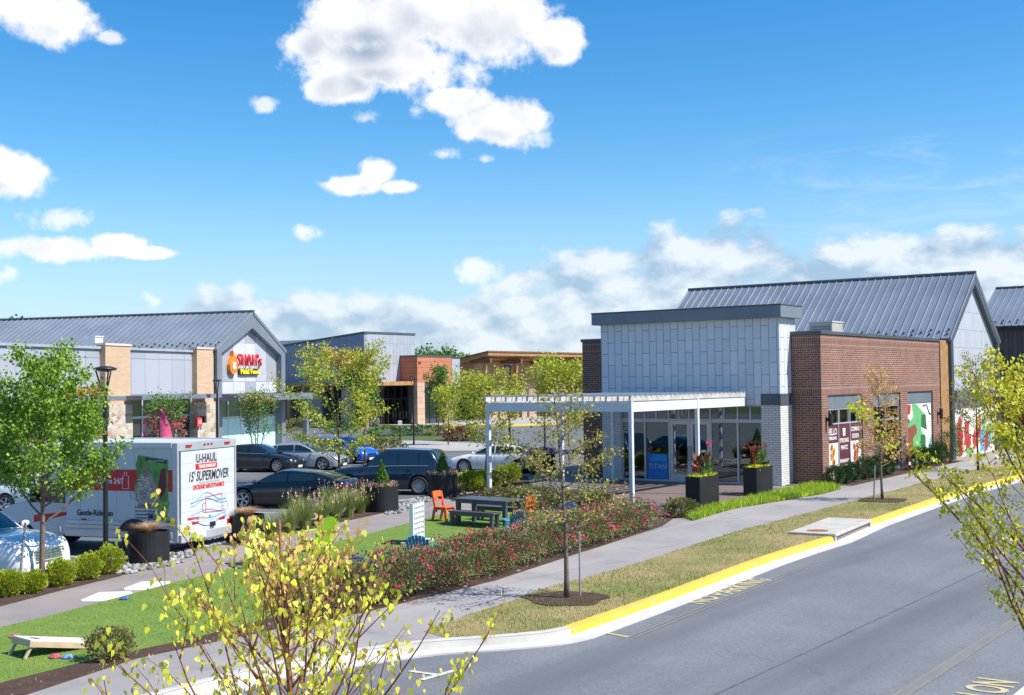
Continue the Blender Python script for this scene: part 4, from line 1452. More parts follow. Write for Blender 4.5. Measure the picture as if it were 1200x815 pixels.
    frame_x(b, gl + fw + .01, gr - fw - .01, 0, zb - .01, 0.0, [gl + fw + (gr - gl - 2 * fw) * k / 5 for k in (1, 2, 3, 4)], [2.45], M_ALU, M_TEAL, 0.10, 0.12, 'shop_window')
    MB().box(gl + fw + .1, -0.05, 0.1, gr - fw - .1, -0.012, 2.38).build('frosted_film', M_FROST, b)
    MB().box(gl + fw, 3.5, 0, gr - fw, 3.7, 3.6).build('interior_wall', M_IN, b)
    MB().box(gr + 0.9, -1.7, 0, gr + 1.2, -1.4, zca - .424).build('column', M_GRM, b)
    BK = 52
    sw = MB()
    sw.box(gl + .02, 0.31, 0, gl + .3, BK, ze - .15)
    sw.box(gr - .3, 0.31, 0, gr - .02, BK, ze - .15)
    sw.build_each('side_wall', M_PALEP, b)
    sl = (zr - ze) / (gm - gl)
    ov = 0.15
    seam_roof('roof', b, (gl - ov, BK, ze - ov * sl), (gl - ov, -0.6, ze - ov * sl), (gm, -0.6, zr + .01), (gm, BK, zr + .01), 0.46, M_ROOF, M_SEAM)
    seam_roof('roof', b, (gr + ov, -0.6, ze - ov * sl), (gr + ov, BK, ze - ov * sl), (gm, BK, zr + .01), (gm, -0.6, zr + .01), 0.46, M_ROOF, M_SEAM, guards=False)
    MB().tube([(gm, -0.65, zr + .04), (gm, BK, zr + .04)], 0.1, 8).build('ridge_cap', M_DKM, b)
    # restaurant sign on the gable
    sx, szz = hY(286, 427, -0.2)
    s = empty('restaurant_sign', F.w(sx, -0.17, szz), F.a, 'red and yellow channel letter sign with a flame emblem on the white gable', 'sign')
    s.scale = (1, 1, .80)
    wd = hY(305, 427, -.2)[0] - hY(277, 427, -.2)[0]
    x0 = hY(277, 427, -.2)[0] - sx
    yel = P('sign_yellow', (0.85, 0.66, 0.02), 0.4)
    l1 = lettering('red_lettering', "SHAH's", M_RED, s, (x0 + wd / 2, -0.12, 0.28), size=1.2, width=wd, depth=0.10, bold=0.0, space=1.1)
    for v in l1.data.vertices:
        v.co.y *= 1.15
    bx0 = hY(279, 427, -.2)[0] - sx
    bw = hY(302, 427, -.2)[0] - sx - bx0
    MB().box(bx0, -0.12, -0.88, bx0 + bw, 0.0, -0.36).build('letter_backing', M_BLKF, s)
    l2 = lettering('yellow_lettering', 'Halal Food', yel, s, (bx0 + bw / 2, -0.16, -0.62), size=0.55, width=bw * 0.94, depth=0.06, bold=0.02)
    fx = hY(271, 427, -.2)[0] - sx
    fl = [(0, -1.0), (.35, -.85), (.52, -.45), (.5, 0), (.34, .3), (.36, .55), (.15, .35), (.1, .75), (-.08, 1.02), (-.12, .6), (-.36, .2), (-.52, -.2), (-.5, -.6), (-.3, -.9)]
    fb = MB().prism([(fx + u * .95, .08 + v * .92) for u, v in fl], lambda p: (p[0], -0.25, p[1]), lambda p: (p[0], 0.0, p[1])).build('flame', P('flame_orange', (0.80, 0.22, 0.02), 0.4, 0, 0.4, 1.2), s)
    lettering('emblem', 'S', P('emblem_white', (0.8, 0.78, 0.72), 0.5), fb, (fx, -0.27, -0.18), size=0.75, depth=0.03, bold=0.05)
    # red sign over the left shop
    rx, rz = hY(113, 462, -0.5)
    r = empty('shop_sign', F.w(rx, -0.42, rz), F.a, 'red rounded channel letters above the awning, half hidden by the near green tree', 'sign')
    lettering('lettering', 'OCO', M_RED, r, (-0.9, -0.12, 0.0), size=0.8, width=3.4, depth=0.12, bold=0.05)
    # blade sign on the stone base
    wx, wz = hY(231, 495, -0.45)
    q = empty('wall_box', F.w(wx, -0.44, wz), F.a, 'small red alarm box on the stone base beside the white gable', 'box')
    MB().box(-0.27, -0.2, -0.27, 0.27, 0, 0.27).build('case', P('red_box', (0.60, 0.06, 0.06), 0.5), q, bevel=0.02)
    MB().box(-0.18, -0.215, -0.1, 0.18, -0.202, 0.15).build('face_plate', P('pale_red_plate', (0.7, 0.3, 0.28), 0.5), q)
    MB().box(0.34, -0.35, -0.05, 0.52, 0, 0.35).build('lamp_shade', M_BLKF, q)
    # small roof box
    bx, bz = hY(111.5, 402, 3.0)
    ex, ez = hY(120.5, 393, 3.0)
    u = empty('roof_vent_box', F.w(bx, 3.0, zt - .5 - .12), F.a, 'small white box standing on the flat roof of the left hall', 'vent')
    MB().box(0, 0, 0, ex - bx, 0.8, ez - zt + .5).build('housing', P('white_sheet', (0.7, 0.72, 0.74), 0.5), u)
    MB().box(-.05, -.05, ez - zt + .502, ex - bx + .05, .85, ez - zt + .56).build('lid', P('white_sheet', (0.7, 0.72, 0.74), 0.5), u)


build_left()


# ---------------------------------------------------------------- halls at the back
def build_mid():
    F = MID
    hX, hY = F.hX, F.hY
    o0 = hY(427, 450, 0)[0]
    F.o = F.w(o0, 0, 0)
    F.m = Matrix.Translation(F.o) @ Matrix.Rotation(F.a, 4, 'Z')
    F.i = F.m.inverted()
    b = empty('grey_panel_hall', F.o, F.a, 'blue grey panelled hall with a sloping top edge and timber canopy', 'building')
    zt = hY(427, 391)[1]
    xr = hY(486, 391)[0]
    yl, zl = hX(322, 408)
    zc = hY(460, 447)[1]
    zc2 = zc - 0.45
    MB().prism([(0, zc2), (yl + 12, zc2), (yl + 12, zl - 12 * (zt - zl) / yl), (0, zt)], lambda p: (0, p[0], p[1]), lambda p: (.4, p[0], p[1])).build('side_wall', M_BLUEP, b)
    MB().box(0.4, 0.0, zc2, xr, 0.4, zt).build('front_wall', M_PALEP, b)
    MB().box(xr - .4, 0.4, zc2, xr, 22, zt).build('side_wall', M_PALEP, b)
    cp = MB()
    cp.prism([(-.1, zt), (yl + 12, zl - 12 * (zt - zl) / yl), (yl + 12, zl - 12 * (zt - zl) / yl + .22), (-.1, zt + .22)], lambda p: (-.06, p[0], p[1]), lambda p: (.5, p[0], p[1]))
    cp.box(.5, -.06, zt, xr + .06, .5, zt + .22)
    cp.build('coping', M_DKM, b)
    cn = MB()
    cn.box(-1.6, -2.0, zc2, xr + 0.2, -0.003, zc2 + .42)
    cn.box(-2.0, 0.0, zc2, -0.003, yl + 8, zc2 + .42)
    cn.build_each('timber_canopy', M_TIMB, b)
    # front glazing
    x0 = hY(431, 470)[0]
    x1 = hY(480, 470)[0]
    st = (x1 - x0)
    frame_x(b, x0, x1, 0, zc2 - .003, 0.2, [x0 + st * k / 6 for k in range(1, 6)], [2.9], M_BLKF, M_GLASS, 0.14, 0.14, 'shop_window')
    wb = MB()
    wb.box(0, 0, 0, x0, .4, zc2 - .003)
    for p0, p1 in ((362, 376), (400, 412)):
        a, c = sorted((hX(p0, 470)[0], hX(p1, 470)[0]))
        wb.box(0.02, a, 0, .4, c, zc2 - .003)
    wb.build_each('pier', P('pale_plaster', (0.46, 0.45, 0.44), 0.7), b)
    po = MB()
    for p0 in (339, 356, 428):
        a = hX(p0, 470, -1.7)[0]
        MB().box(-1.85, a - .25, 0, -1.45, a + .25, zc2 - .003).build('post', M_WOOD, b)
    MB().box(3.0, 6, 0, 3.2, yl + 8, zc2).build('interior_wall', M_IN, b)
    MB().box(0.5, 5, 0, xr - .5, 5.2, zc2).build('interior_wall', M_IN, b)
    MB().prism([(0.5, zt - .6), (21.5, zl + 0.2), (21.5, zl), (.5, zt - .8)], lambda p: (.42, p[0], p[1]), lambda p: (xr - .42, p[0], p[1])).build('roof', M_TPO, b)
    # orange tiled shop
    YO = -2.4
    xa, xb = hY(489, 440, YO)[0], hY(529.5, 440, YO)[0]
    xs = xa
    zo, zo2 = hY(505, 418.5, YO)[1], hY(505, 448, YO)[1]
    ob = empty('orange_tile_shop', F.w(xa, YO), F.a, 'shop front with an orange tiled parapet above tan columns', 'building')
    w = xb - xa
    MB().box(0, 0, zo2, w, .35, zo).build('parapet', M_ORANGE, ob)
    MB().box(0, .35, zo2, .35, 9, zo).build('parapet', M_ORANGE, ob)
    MB().box(w - .35, .35, zo2, w, 9, zo).build('parapet', M_ORANGE, ob)
    MB().box(-.06, -.06, zo, w + .06, 9, zo + .18).build('coping', M_DKM, ob)
    X = lambda p: hY(p, 470, YO)[0] - xa
    col = MB()
    col.box(0, 0.02, 0, X(498), .5, zo2 - .003)
    col.box(X(522), 0.02, 0, w, .5, zo2 - .003)
    col.box(0, 3.0, 0, .4, 9, zo2 - .003)
    col.build_each('column', M_TANP, ob)
    frame_x(ob, X(498), X(522), 0, zo2 - .003, .3, [X(506), X(514)], [2.9], M_BLKF, M_GLASS, .12, .12, 'shop_window')
    MB().box(0.5, 5, 0, w - .4, 5.2, zo2).build('interior_wall', M_IN, ob)
    lettering('lettering', 'M', M_BLKF, ob, (X(492), -0.03, zo - .7), size=.5, depth=.04)
    # slim grey shop between
    YS = -0.5
    xa2, xb2 = hY(529.8, 440, YS)[0], hY(539, 440, YS)[0]
    zg = hY(533, 420.5, YS)[1]
    MBs = empty('slim_grey_shop', F.w(xa2, YS), F.a, 'narrow pale grey shop front squeezed between the orange shop and the timber hall', 'building')
    MB().box(0.02, 0, 2.9, xb2 - xa2, 9, zg).build('wall', M_PALEP, MBs)
    MB().box(0.0, -.04, zg + .002, xb2 - xa2, 9, zg + .16).build('coping', M_DKM, MBs)
    frame_x(MBs, 0.02, xb2 - xa2, 0, 2.88, .2, [], [2.2], M_BLKF, M_GLASS, .12, .12, 'shop_window')
    # timber hall with a deep roof
    YT = -3.0
    xc, zr = hY(572, 413, YT)
    T = empty('timber_hall', F.w(xc, YT), F.a, 'open sided timber hall with a broad flat roof on wooden posts and beams', 'building')
    ydep, zd = 16.0, 0
    L = 34
    lat, zl2 = F.hX(537, 421.5, xc)
    dy = lat - YT
    RS = 0.35
    fz = lambda y: zr - (zr - zl2) * y / dy
    MB().prism([(0, fz(0) - RS), (dy * 1.3, fz(dy * 1.3) - RS), (dy * 1.3, fz(dy * 1.3)), (0, fz(0))], lambda p: (0, p[0], p[1]), lambda p: (L, p[0], p[1])).build('roof', M_TIMB, T)
    MB().prism([(-.1, fz(0) + .004), (dy * 1.3, fz(dy * 1.3) + .004), (dy * 1.3, fz(dy * 1.3) + .18), (-.1, fz(0) + .18)], lambda p: (-.1, p[0], p[1]), lambda p: (L + .1, p[0], p[1])).build('roof_edge', M_TIMBD, T)
    wy = 3.2
    zw = hY(620, 450, YT + wy)[1]
    wl = MB()
    wl.box(1.6, wy, zw + .35, L - 1, wy + .3, fz(wy) - RS - .05)
    wl.prism([(wy + .3, zw + .35), (dy * 1.2, zw + .35), (dy * 1.2, fz(dy * 1.2) - RS - .05), (wy + .3, fz(wy + .3) - RS - .05)], lambda p: (1.6, p[0], p[1]), lambda p: (1.9, p[0], p[1]))
    wl.build('wall', M_TIMBW, T)
    MB().box(1.2, wy - .2, zw, L - .6, wy + .35, zw + .345).build('beam', M_TIMB, T)
    MB().box(1.25, wy + .36, zw, 1.95, dy * 1.2, zw + .345).build('beam', M_TIMB, T)
    for k in range(6):
        x = 0.8 + 6.2 * k
        MB().box(x - .2, 0.9, 0, x + .2, 1.3, fz(1.1) - RS - .72).build('post', M_TIMB, T)
        MB().box(x - .16, .2, fz(1) - RS - .71, x + .16, wy - .01, fz(1) - RS - .16).build('rafter', M_TIMBD, T)
        if k < 5:
            for s_ in (0, 1):
                xa_, xb_ = (x + .3, x + 5.9) if s_ else (x + 5.9, x + .3)
                MB().tube([(xa_, 1.1, zw + .5), (xb_, 1.1, fz(1) - RS - .8)], .035, 6).build('brace', M_TIMBD, T)
    MB().box(0.2, .95, fz(1.1) - RS - .15, L - .2, 1.25, fz(1.1) - RS - .03).build('beam', M_TIMBD, T)
    g = MB()
    for k in range(5):
        x = 1.6 + 6.4 * k
        frame_x(T, x, x + 3.2, 0, zw - .003, wy + .1, [x + 1.05, x + 2.15], [2.7], M_BLKF, M_GLASS, .12, .12, 'shop_window')
        MB().box(x + 3.2, wy, 0, x + 6.4, wy + .3, zw - .003).build('pier', M_TANP, T)
    MB().box(1.6, wy + 4, 0, L - 1, wy + 4.2, zw).build('interior_wall', M_IN, T)


build_mid()

# ================================================================== VEHICLES
M_TYRE = P('tyre_rubber', (0.018, 0.018, 0.02), 0.8, 0, 0.2, 8)
M_RIM = P('alloy_rim', (0.55, 0.56, 0.58), 0.3, 0.6, 0.08)
M_CGLASS = None
M_BLK = P('black_plastic', (0.015, 0.016, 0.018), 0.5, 0, 0.15)
M_LAMP = P('headlamp_lens', (0.62, 0.66, 0.70), 0.1, 0.2, 0.2, 12)
M_TAIL = P('tail_lamp', (0.45, 0.01, 0.012), 0.15, 0, 0.1)
M_PLATE = P('number_plate', (0.65, 0.66, 0.68), 0.4, 0, 0.05)
M_CHROME = P('chrome_trim', (0.72, 0.74, 0.76), 0.18, 0.85, 0.05)


def car_glass():
    m, t = mat_new('car_glass')
    return finish(m, t, (0.015, 0.024, 0.028), 0.04, 0, spec=0.9, coat=0.6)


M_CGLASS = car_glass()


def paint(name, col, rough=0.28, metal=0.0):
    return P('car_paint_' + name, col, rough, metal, 0.04, 0.6, coat=0.8)


def lerp_tab(tab, x):
    if x <= tab[0][0]:
        return tab[0][1]
    for (a, va), (b, vb) in zip(tab[:-1], tab[1:]):
        if x <= b:
            t = (x - a) / (b - a)
            t = t * t * (3 - 2 * t) if False else t
            return va + (vb - va) * t
    return tab[-1][1]


def add_wheel(parent, x, y, r, side, spokes=5, width=0.22):
    M = Matrix.Translation((x, y, r)) @ Matrix.Rotation(rad(90) * -side, 4, 'X')
    # lathe axis along local z -> outwards on the given side
    h = width / 2
    prof = [(r * .62, -h), (r * .93, -h), (r, -h * .7), (r, h * .7), (r * .94, h), (r * .70, h * 1.02), (r * .66, h * .8)]
    w = MB().lathe(prof, 28, M=M).build('wheel', M_TYRE, parent, smooth=True)
    rm = MB()
    rm.lathe([(r * .70, h * .98), (r * .64, h * .98), (r * .60, h * .5), (r * .60, h * .12)], 28, M=M, cap=False)
    rm.lathe([(0.001, h * .95), (r * .13, h * .9), (r * .15, h * .5)], 14, M=M, cap=False)
    for k in range(spokes):
        a = 2 * math.pi * k / spokes
        for da in (-.13, .13):
            c, s_ = math.cos(a + da), math.sin(a + da)
            c2, s2 = math.cos(a + da * .5), math.sin(a + da * .5)
            p0, p1 = Vector((c2 * r * .1, s2 * r * .1, h * .88)), Vector((c * r * .66, s_ * r * .66, h * .9))
            n = Vector((-s_, c, 0)) * r * .045
            q = [p0 - n, p0 + n, p1 + n, p1 - n]
            rm.add([M @ v for v in q] + [M @ (v - Vector((0, 0, .03))) for v in q], [(0, 1, 2, 3), (0, 4, 5, 1), (2, 6, 7, 3), (1, 5, 6, 2), (3, 7, 4, 0)])
    rm.build('rim', M_RIM, w)
    db = MB().lathe([(0.0, h * .1), (r * .6, h * .1), (r * .61, h * .05)], 24, M=M).build('brake_disc', M_BLK, w)
    return w


def make_car(name, loc, heading, spec, pmat, label, cat='car', group=None, spokes=5):
    """a car facing local +X; spec gives its side profile and plan"""
    L, W, H, wb, fo, r = spec['L'], spec['W'], spec['H'], spec['wb'], spec['fo'], spec['r']
    root = empty(name, loc, heading, label, cat, group)
    x1 = L / 2
    xf = x1 - fo
    xr = xf - wb
    zb = spec['zb']
    deck = spec['deck']                 # [(x fraction 0 rear .. 1 front, height of hood / belt / boot line)]
    hw = W / 2
    N = 76
    rows = []

    def plan(u):
        # half width along the length, rounded at both ends
        e = abs(2 * u - 1)
        return hw * (1 - 0.06 * e ** 2 - 0.20 * max(0, (e - .86) / .14) ** 2.2)

    def arch(x):
        z = 0.0
        ra = r * 1.16
        for xw in (xf, xr):
            if abs(x - xw) < ra:
                z = max(z, r + math.sqrt(ra * ra - (x - xw) ** 2))
        return z
    for i in range(N + 1):
        u = i / N
        x = -L / 2 + L * u
        zt = lerp_tab(deck, u)
        e = max(0, (abs(2 * u - 1) - .93) / .07)
        lo = zb + 0.10 * e ** 2
        w = plan(u)
        a = arch(x)
        zm = lo + (zt - lo) * .52
        pts = [(w * .80, lo - .01), (w * .95, lo), (w * .985, max(lo + .13, 0)), (w, zm), (w * .985, lo + (zt - lo) * .74), (w * .955, zt - .07), (w * .90, zt - .015), (w * .78, zt + .012), (w * .42, zt + .028 * (1 - e)), (0, zt + .034 * (1 - e))]
        fixed = []
        for k, (yy, zz) in enumerate(pts):
            if k >= 1 and a > 0:
                zz = max(zz, min(a, zt - .08) + 0.004 * k)
            elif k == 0 and a > 0:
                zz = max(zz, min(a, zt - .08))
            fixed.append((yy, zz))
        rows.append([(x, -yy, zz) for yy, zz in fixed] + [(x, yy, zz) for yy, zz in reversed(fixed[:-1])])
    mb = MB().grid(rows)
    n = len(rows[0])
    mb.add(rows[0], [tuple(range(n))])
    mb.add(rows[-1], [tuple(range(n - 1, -1, -1))])
    body = mb.build('body', pmat, root, smooth=True)
    me = body.data
    me.set_sharp_from_angle(angle=rad(38))
    MB().box(-L / 2 + .12, -hw * .80, zb - .05, L / 2 - .12, hw * .80, lerp_tab(deck, .985) - .14).build('underbody', M_BLK, root)
    # greenhouse
    gx = [(-L / 2 + L * t) for t in spec['cab']]        # rear base, roof rear, roof front, windscreen base
    xb0, xr0, xr1, xb1 = gx
    zbel = lambda x: lerp_tab(deck, (x + L / 2) / L)
    roof = lambda x: H - 0.035 - spec.get('fall', 0.05) * ((x - xr1 + (xr1 - xr0) * .15) / (xr1 - xr0)) ** 2 if x < xr1 else H - 0.035

    def top(x):
        if x >= xr1:
            t = (x - xr1) / (xb1 - xr1)
            return (H - .035) * (1 - t) + zbel(xb1) * t + .05 * math.sin(math.pi * t)
        if x <= xr0:
            t = (xr0 - x) / (xr0 - xb0)
            return roof(xr0) * (1 - t) + zbel(xb0) * t + .05 * math.sin(math.pi * t)
        return roof(x)

    def wide(x, z):
        zb_, zt_ = zbel(x) - .03, H
        t = max(0, min(1, (z - zb_) / (zt_ - zb_)))
        w0 = plan((x + L / 2) / L)
        return w0 * (.925 - .19 * t ** 1.15) * (1 - .05 * max(0, (x - xr1) / (xb1 - xr1 + 1e-6)) - .05 * max(0, (xr0 - x) / (xr0 - xb0 + 1e-6)))
    rows = []
    M_ = 40
    for i in range(M_ + 1):
        x = xb0 + (xb1 - xb0) * i / M_
        t_ = max(top(x), zbel(x) + .02)
        zl = zbel(x) - .04
        pts = []
        for f in (0, .3, .6, .86):
            z = zl + (t_ - zl) * f
            pts.append((wide(x, z), z))
        pts += [(wide(x, t_) * .95, zl + (t_ - zl) * .97), (wide(x, t_) * .78, t_ + .006), (wide(x, t_) * .4, t_ + .026), (0, t_ + .034)]
        rows.append([(x, -a, b) for a, b in pts] + [(x, a, b) for a, b in reversed(pts[:-1])])
    mb = MB().grid(rows)
    cabin = mb.build('cabin', pmat, root, smooth=True)
    # side windows
    zlo = lambda x: zbel(x) + .035
    zhi = lambda x: zlo(x) + (top(x) - zlo(x)) * .86 - .02

    def side_glass(xa, xb, sd):
        rws = []
        nn = 14
        for i in range(nn + 1):
            x = xa + (xb - xa) * i / nn
            lo, hi = zlo(x), max(zhi(x), zlo(x) + .004)
            col = []
            for k in range(5):
                z = lo + (hi - lo) * k / 4
                # follow the cabin surface: interpolate as the loft does
                t_ = max(top(x), zbel(x) + .02)
                col.append((x, sd * (wide(x, z) + .012), z))
            rws.append(col)
        g = MB().grid(rws).build('window', M_CGLASS, root, smooth=True)
        return g
    pil = spec['pillars']
    cuts = [xb0 + (xr0 - xb0) * spec.get('q0', .35)] + [-L / 2 + L * p for p in pil] + [xr1 + (xb1 - xr1) * .80]
    for sd in (-1, 1):
        for a, b in zip(cuts[:-1], cuts[1:]):
            side_glass(a + .035, b - .035, sd)
        if spec.get('chrome'):
            pts = [(x, sd * (wide(x, zlo(x) - .02) + .014), zlo(x) - .02) for x in [cuts[0] + (cuts[-1] - cuts[0]) * k / 12 for k in range(13)]]
            MB().tube(pts, .012, 5).build('chrome_strip', M_CHROME, root)
    # windscreen and rear window

    def end_glass(xa, xb, nm, off):
        rws = []
        for i in range(9):
            x = xa + (xb - xa) * i / 8
            z = top(x)
            w = wide(x, z) * .86
            s_ = Vector((.012 * off, 0, .016))
            rws.append([Vector((x, -w + 2 * w * k / 8, z + .034 - .034 * abs(k / 4 - 1) ** 2 - .002)) + s_ for k in range(9)])
        MB().grid(rws).build(nm, M_CGLASS, root, smooth=True)
    end_glass(xr1 + (xb1 - xr1) * .10, xr1 + (xb1 - xr1) * .96, 'windscreen', 1)
    end_glass(xb0 + (xr0 - xb0) * .18, xb0 + (xr0 - xb0) * .90, 'rear_window', -1)
    for xw in (xf, xr):
        for sd in (-1, 1):
            add_wheel(root, xw, sd * (hw - .115), r, sd, spokes)
    # lamps, grille, plates, mirrors, handles
    zf = lerp_tab(deck, .985)
    zk = lerp_tab(deck, .015)
    for sd in (-1, 1):
        hl = MB()
        hl.grid([[(L / 2 - .02 - .30 * k / 4, sd * (plan(1 - .02 - .07 * k / 4) * (.60 + .36 * k / 4)) + sd * .01, zf - .13 + dz - .0 * k) for dz in (0, .06, .11 + .02 * k / 4)] for k in range(5)])
        o = hl.build('headlight', M_LAMP, root, smooth=True)
        s2 = o.modifiers.new('shell', 'SOLIDIFY')
        s2.thickness = .03
        s2.offset = 0
        tl = MB()
        tl.grid([[(-L / 2 + .015 + .20 * k / 4, sd * (plan(.015 + .05 * k / 4) * (.62 + .36 * k / 4)) + sd * .012, zk - .17 + dz) for dz in (0, .07, .14)] for k in range(5)])
        o = tl.build('taillight', M_TAIL, root, smooth=True)
        s2 = o.modifiers.new('shell', 'SOLIDIFY')
        s2.thickness = .03
        s2.offset = 0
        xm = xb1 - .12
        ym = sd * (plan((xm + L / 2) / L) + .07)
        mm = MB().lathe([(.001, -.11), (.055, -.09), (.075, 0), (.055, .09), (.001, .11)], 10, M=Matrix.Translation((xm, ym, zbel(xm) + .08)) @ Matrix.Rotation(rad(90), 4, 'X') @ Matrix.Scale(.8, 4, (1, 0, 0))).build('mirror', pmat, root, smooth=True)
        for p in spec['handles']:
            xh = -L / 2 + L * p
            MB().box(xh - .09, sd * (plan(p) * .99) - .012, zbel(xh) - .17, xh + .09, sd * (plan(p) * .99) + .02, zbel(xh) - .14).build('door_handle', pmat, root)
        dl = MB()
        for p in [*pil, .30 if len(pil) > 1 else .36, spec.get('dfront', .665)]:
            xd = -L / 2 + L * p
            dl.grid([[(xd + q, sd * (plan(p) * k + .003), zb + (zbel(xd) - zb) * v) for v, k in ((.22, .988), (.52, 1.0), (.74, .986), (.90, .962))] for q in (-.006, .006)])
        dl.build_each('door_gap', M_BLK, root)
    gw = hw * .46
    g = MB()
    z0, z1 = spec['grille']
    for k in range(5):
        g.box(L / 2 - .035, -gw, z0 + (z1 - z0) * k / 5, L / 2 + .012 - .004 * k, gw, z0 + (z1 - z0) * (k + .55) / 5)
    g.build('grille', M_CHROME if spec.get('chrome_grille') else M_BLK, root)
    MB().box(L / 2 - .06, -hw * .66, zb + .03, L / 2 + .008, hw * .66, zb + .16).build('bumper_intake', M_BLK, root)
    MB().box(-L / 2 - .008, -hw * .66, zb + .03, -L / 2 + .06, hw * .66, zb + .16).build('bumper_trim', M_BLK, root)
    for sx, zz in ((1, z0 - .10), (-1, zk - .34)):
        MB().box(sx * L / 2 - .012, -.26, zz - .06, sx * L / 2 + .016, .26, zz + .06).build('number_plate', M_PLATE, root)
    return root


SEDAN = dict(L=4.75, W=1.84, H=1.43, wb=2.82, fo=.90, r=.335, zb=.20, deck=[(0, .62), (.012, .86), (.04, .99), (.17, 1.01), (.3, .985), (.66, .93), (.70, .92), (.84, .84), (.95, .72), (.985, .62), (1, .46)],
             cab=(.085, .27, .53, .73), pillars=(.27, .475), handles=(.33, .52), grille=(.38, .60), fall=.06, chrome=True)
SUV = dict(L=4.80, W=1.98, H=1.84, wb=2.97, fo=.88, r=.375, zb=.25, deck=[(0, .70), (.01, 1.0), (.03, 1.14), (.3, 1.15), (.66, 1.12), (.72, 1.11), (.86, 1.06), (.95, .97), (.985, .84), (1, .55)],
           cab=(.012, .105, .50, .69), pillars=(.205, .385), handles=(.29, .49), dfront=.62, grille=(.55, .84), fall=.07, q0=1.15, chrome=True)
HATCH = dict(L=4.2, W=1.76, H=1.50, wb=2.55, fo=.85, r=.32, zb=.2, deck=[(0, .6), (.012, .90), (.03, 1.0), (.3, .99), (.66, .95), (.73, .94), (.87, .84), (.95, .73), (.985, .62), (1, .46)],
             cab=(.02, .14, .55, .79), pillars=(.19, .44), handles=(.31, .52), grille=(.38, .58), fall=.06, q0=.7)
COUPE = dict(L=4.85, W=1.88, H=1.38, wb=2.83, fo=.92, r=.345, zb=.19, deck=[(0, .62), (.012, .88), (.035, .99), (.17, 1.0), (.3, .965), (.66, .90), (.71, .89), (.85, .80), (.95, .69), (.985, .6), (1, .44)],
             cab=(.07, .34, .52, .735), pillars=(.24, .46), handles=(.34, .54), grille=(.36, .57), fall=.06)

NAVY = paint('navy', (0.018, 0.032, 0.055), 0.25, 0.2)
BLACKP = paint('black', (0.007, 0.008, 0.010), 0.2)
BLACK2 = paint('charcoal', (0.018, 0.022, 0.03), 0.25, .2)
WHITEP = paint('white', (0.72, 0.74, 0.77), 0.3)
PALEB = paint('pale_blue_white', (0.68, 0.73, 0.79), 0.28)
BLUEP = paint('bright_blue', (0.015, 0.12, 0.55), 0.25, .2)
SILVER = paint('silver', (0.42, 0.44, 0.46), 0.3, .4)


def axis(deg):
    return Vector((math.cos(rad(deg)), math.sin(rad(deg)), 0))


def park(px_rear, px_front, D0, spec, to_left=True, tilt=161):
    """centre of a car whose near-side wheels touch the ground at the given surveyed points"""
    p = G(*px_rear, -0.12) if D0 is None else Vector(((px_rear[0] - 600) / FPX * D0, D0, -.12))
    d = axis(tilt)
    return p, d


def place_car(name, spec, pm, near_rear, heading_deg, label, spokes=5, side=1, group='cars in the parking lot', z=-0.115):
    """near_rear: ground point of the rear wheel on the side towards the camera"""
    d = axis(heading_deg)
    n = Vector((-d.y, d.x, 0)) * side
    far = n * (spec['W'] / 2 - .1)
    xr = spec['L'] / 2 - spec['fo'] - spec['wb']
    c = Vector((near_rear.x, near_rear.y, 0)) + far - d * xr
    return make_car(name, (c.x, c.y, z), rad(heading_deg), spec, pm, label, 'car', group, spokes)


place_car('parked_suv', SUV, NAVY, G(491.5, 580.5, -.12), 166, 'dark navy SUV parked nose left behind the two topiary planters', 10, -1)
place_car('parked_sedan', SEDAN, PALEB, G(609, 555, -.12), 166, 'pale blue white sedan parked behind the pergola post', 10, -1)
cp_ = G(286, 596, -.12) - axis(166) * COUPE['wb']
place_car('parked_coupe', COUPE, BLACKP, cp_, 166, 'glossy black low car with red tail lamps beside the moving truck', 5, -1)
fr = G(325, 554, -.12) - axis(-14) * SEDAN['wb']
place_car('parked_sedan', SEDAN, BLACK2, fr, -14, 'charcoal sedan facing right in front of the white gable end', 7, 1)
fr = G(412, 544, -.12) - axis(-30) * HATCH['wb']
place_car('parked_hatchback', HATCH, BLUEP, fr, -30, 'bright blue small car nosing out behind the bushy young tree', 5, 1)
fr = G(352, 560, -.12) + Vector((-2.4, 5.5, 0))
place_car('parked_sedan', SEDAN, SILVER, fr, -14, 'silver car half hidden behind the bushy young tree', 5, 1)
fr = Vector((-18.2, 44.5, 0))
place_car('parked_sedan', SEDAN, WHITEP, fr, -14, 'white car at the left edge behind the moving truck cab', 5, 1)
place_car('parked_suv', SUV, BLACKP, Vector((-24.5, 57.0, 0)), -14, 'black SUV in the far row at the left edge', 5, 1)
# the white SUV nosed up to the boxwood bed
far_corner = G(77, 667, 0.12)
hd = axis(-17)
acr = Vector((-hd.y, hd.x, 0))
cc_ = far_corner - acr * .88 - hd * 2.32
WS = dict(SUV, L=4.7, cab=(.012, .085, .54, .73), W=1.88, H=1.69, wb=2.7, fo=.93, chrome_grille=True, chrome=False)
WSO = make_car('parked_suv', (cc_.x + .12, cc_.y - .25, -.115), rad(-17), WS, WHITEP, 'white SUV facing the boxwood bed at the left edge under the green tree', 'car', 'cars in the parking lot')

WSO.scale = (1.07, 1.07, 1.07)


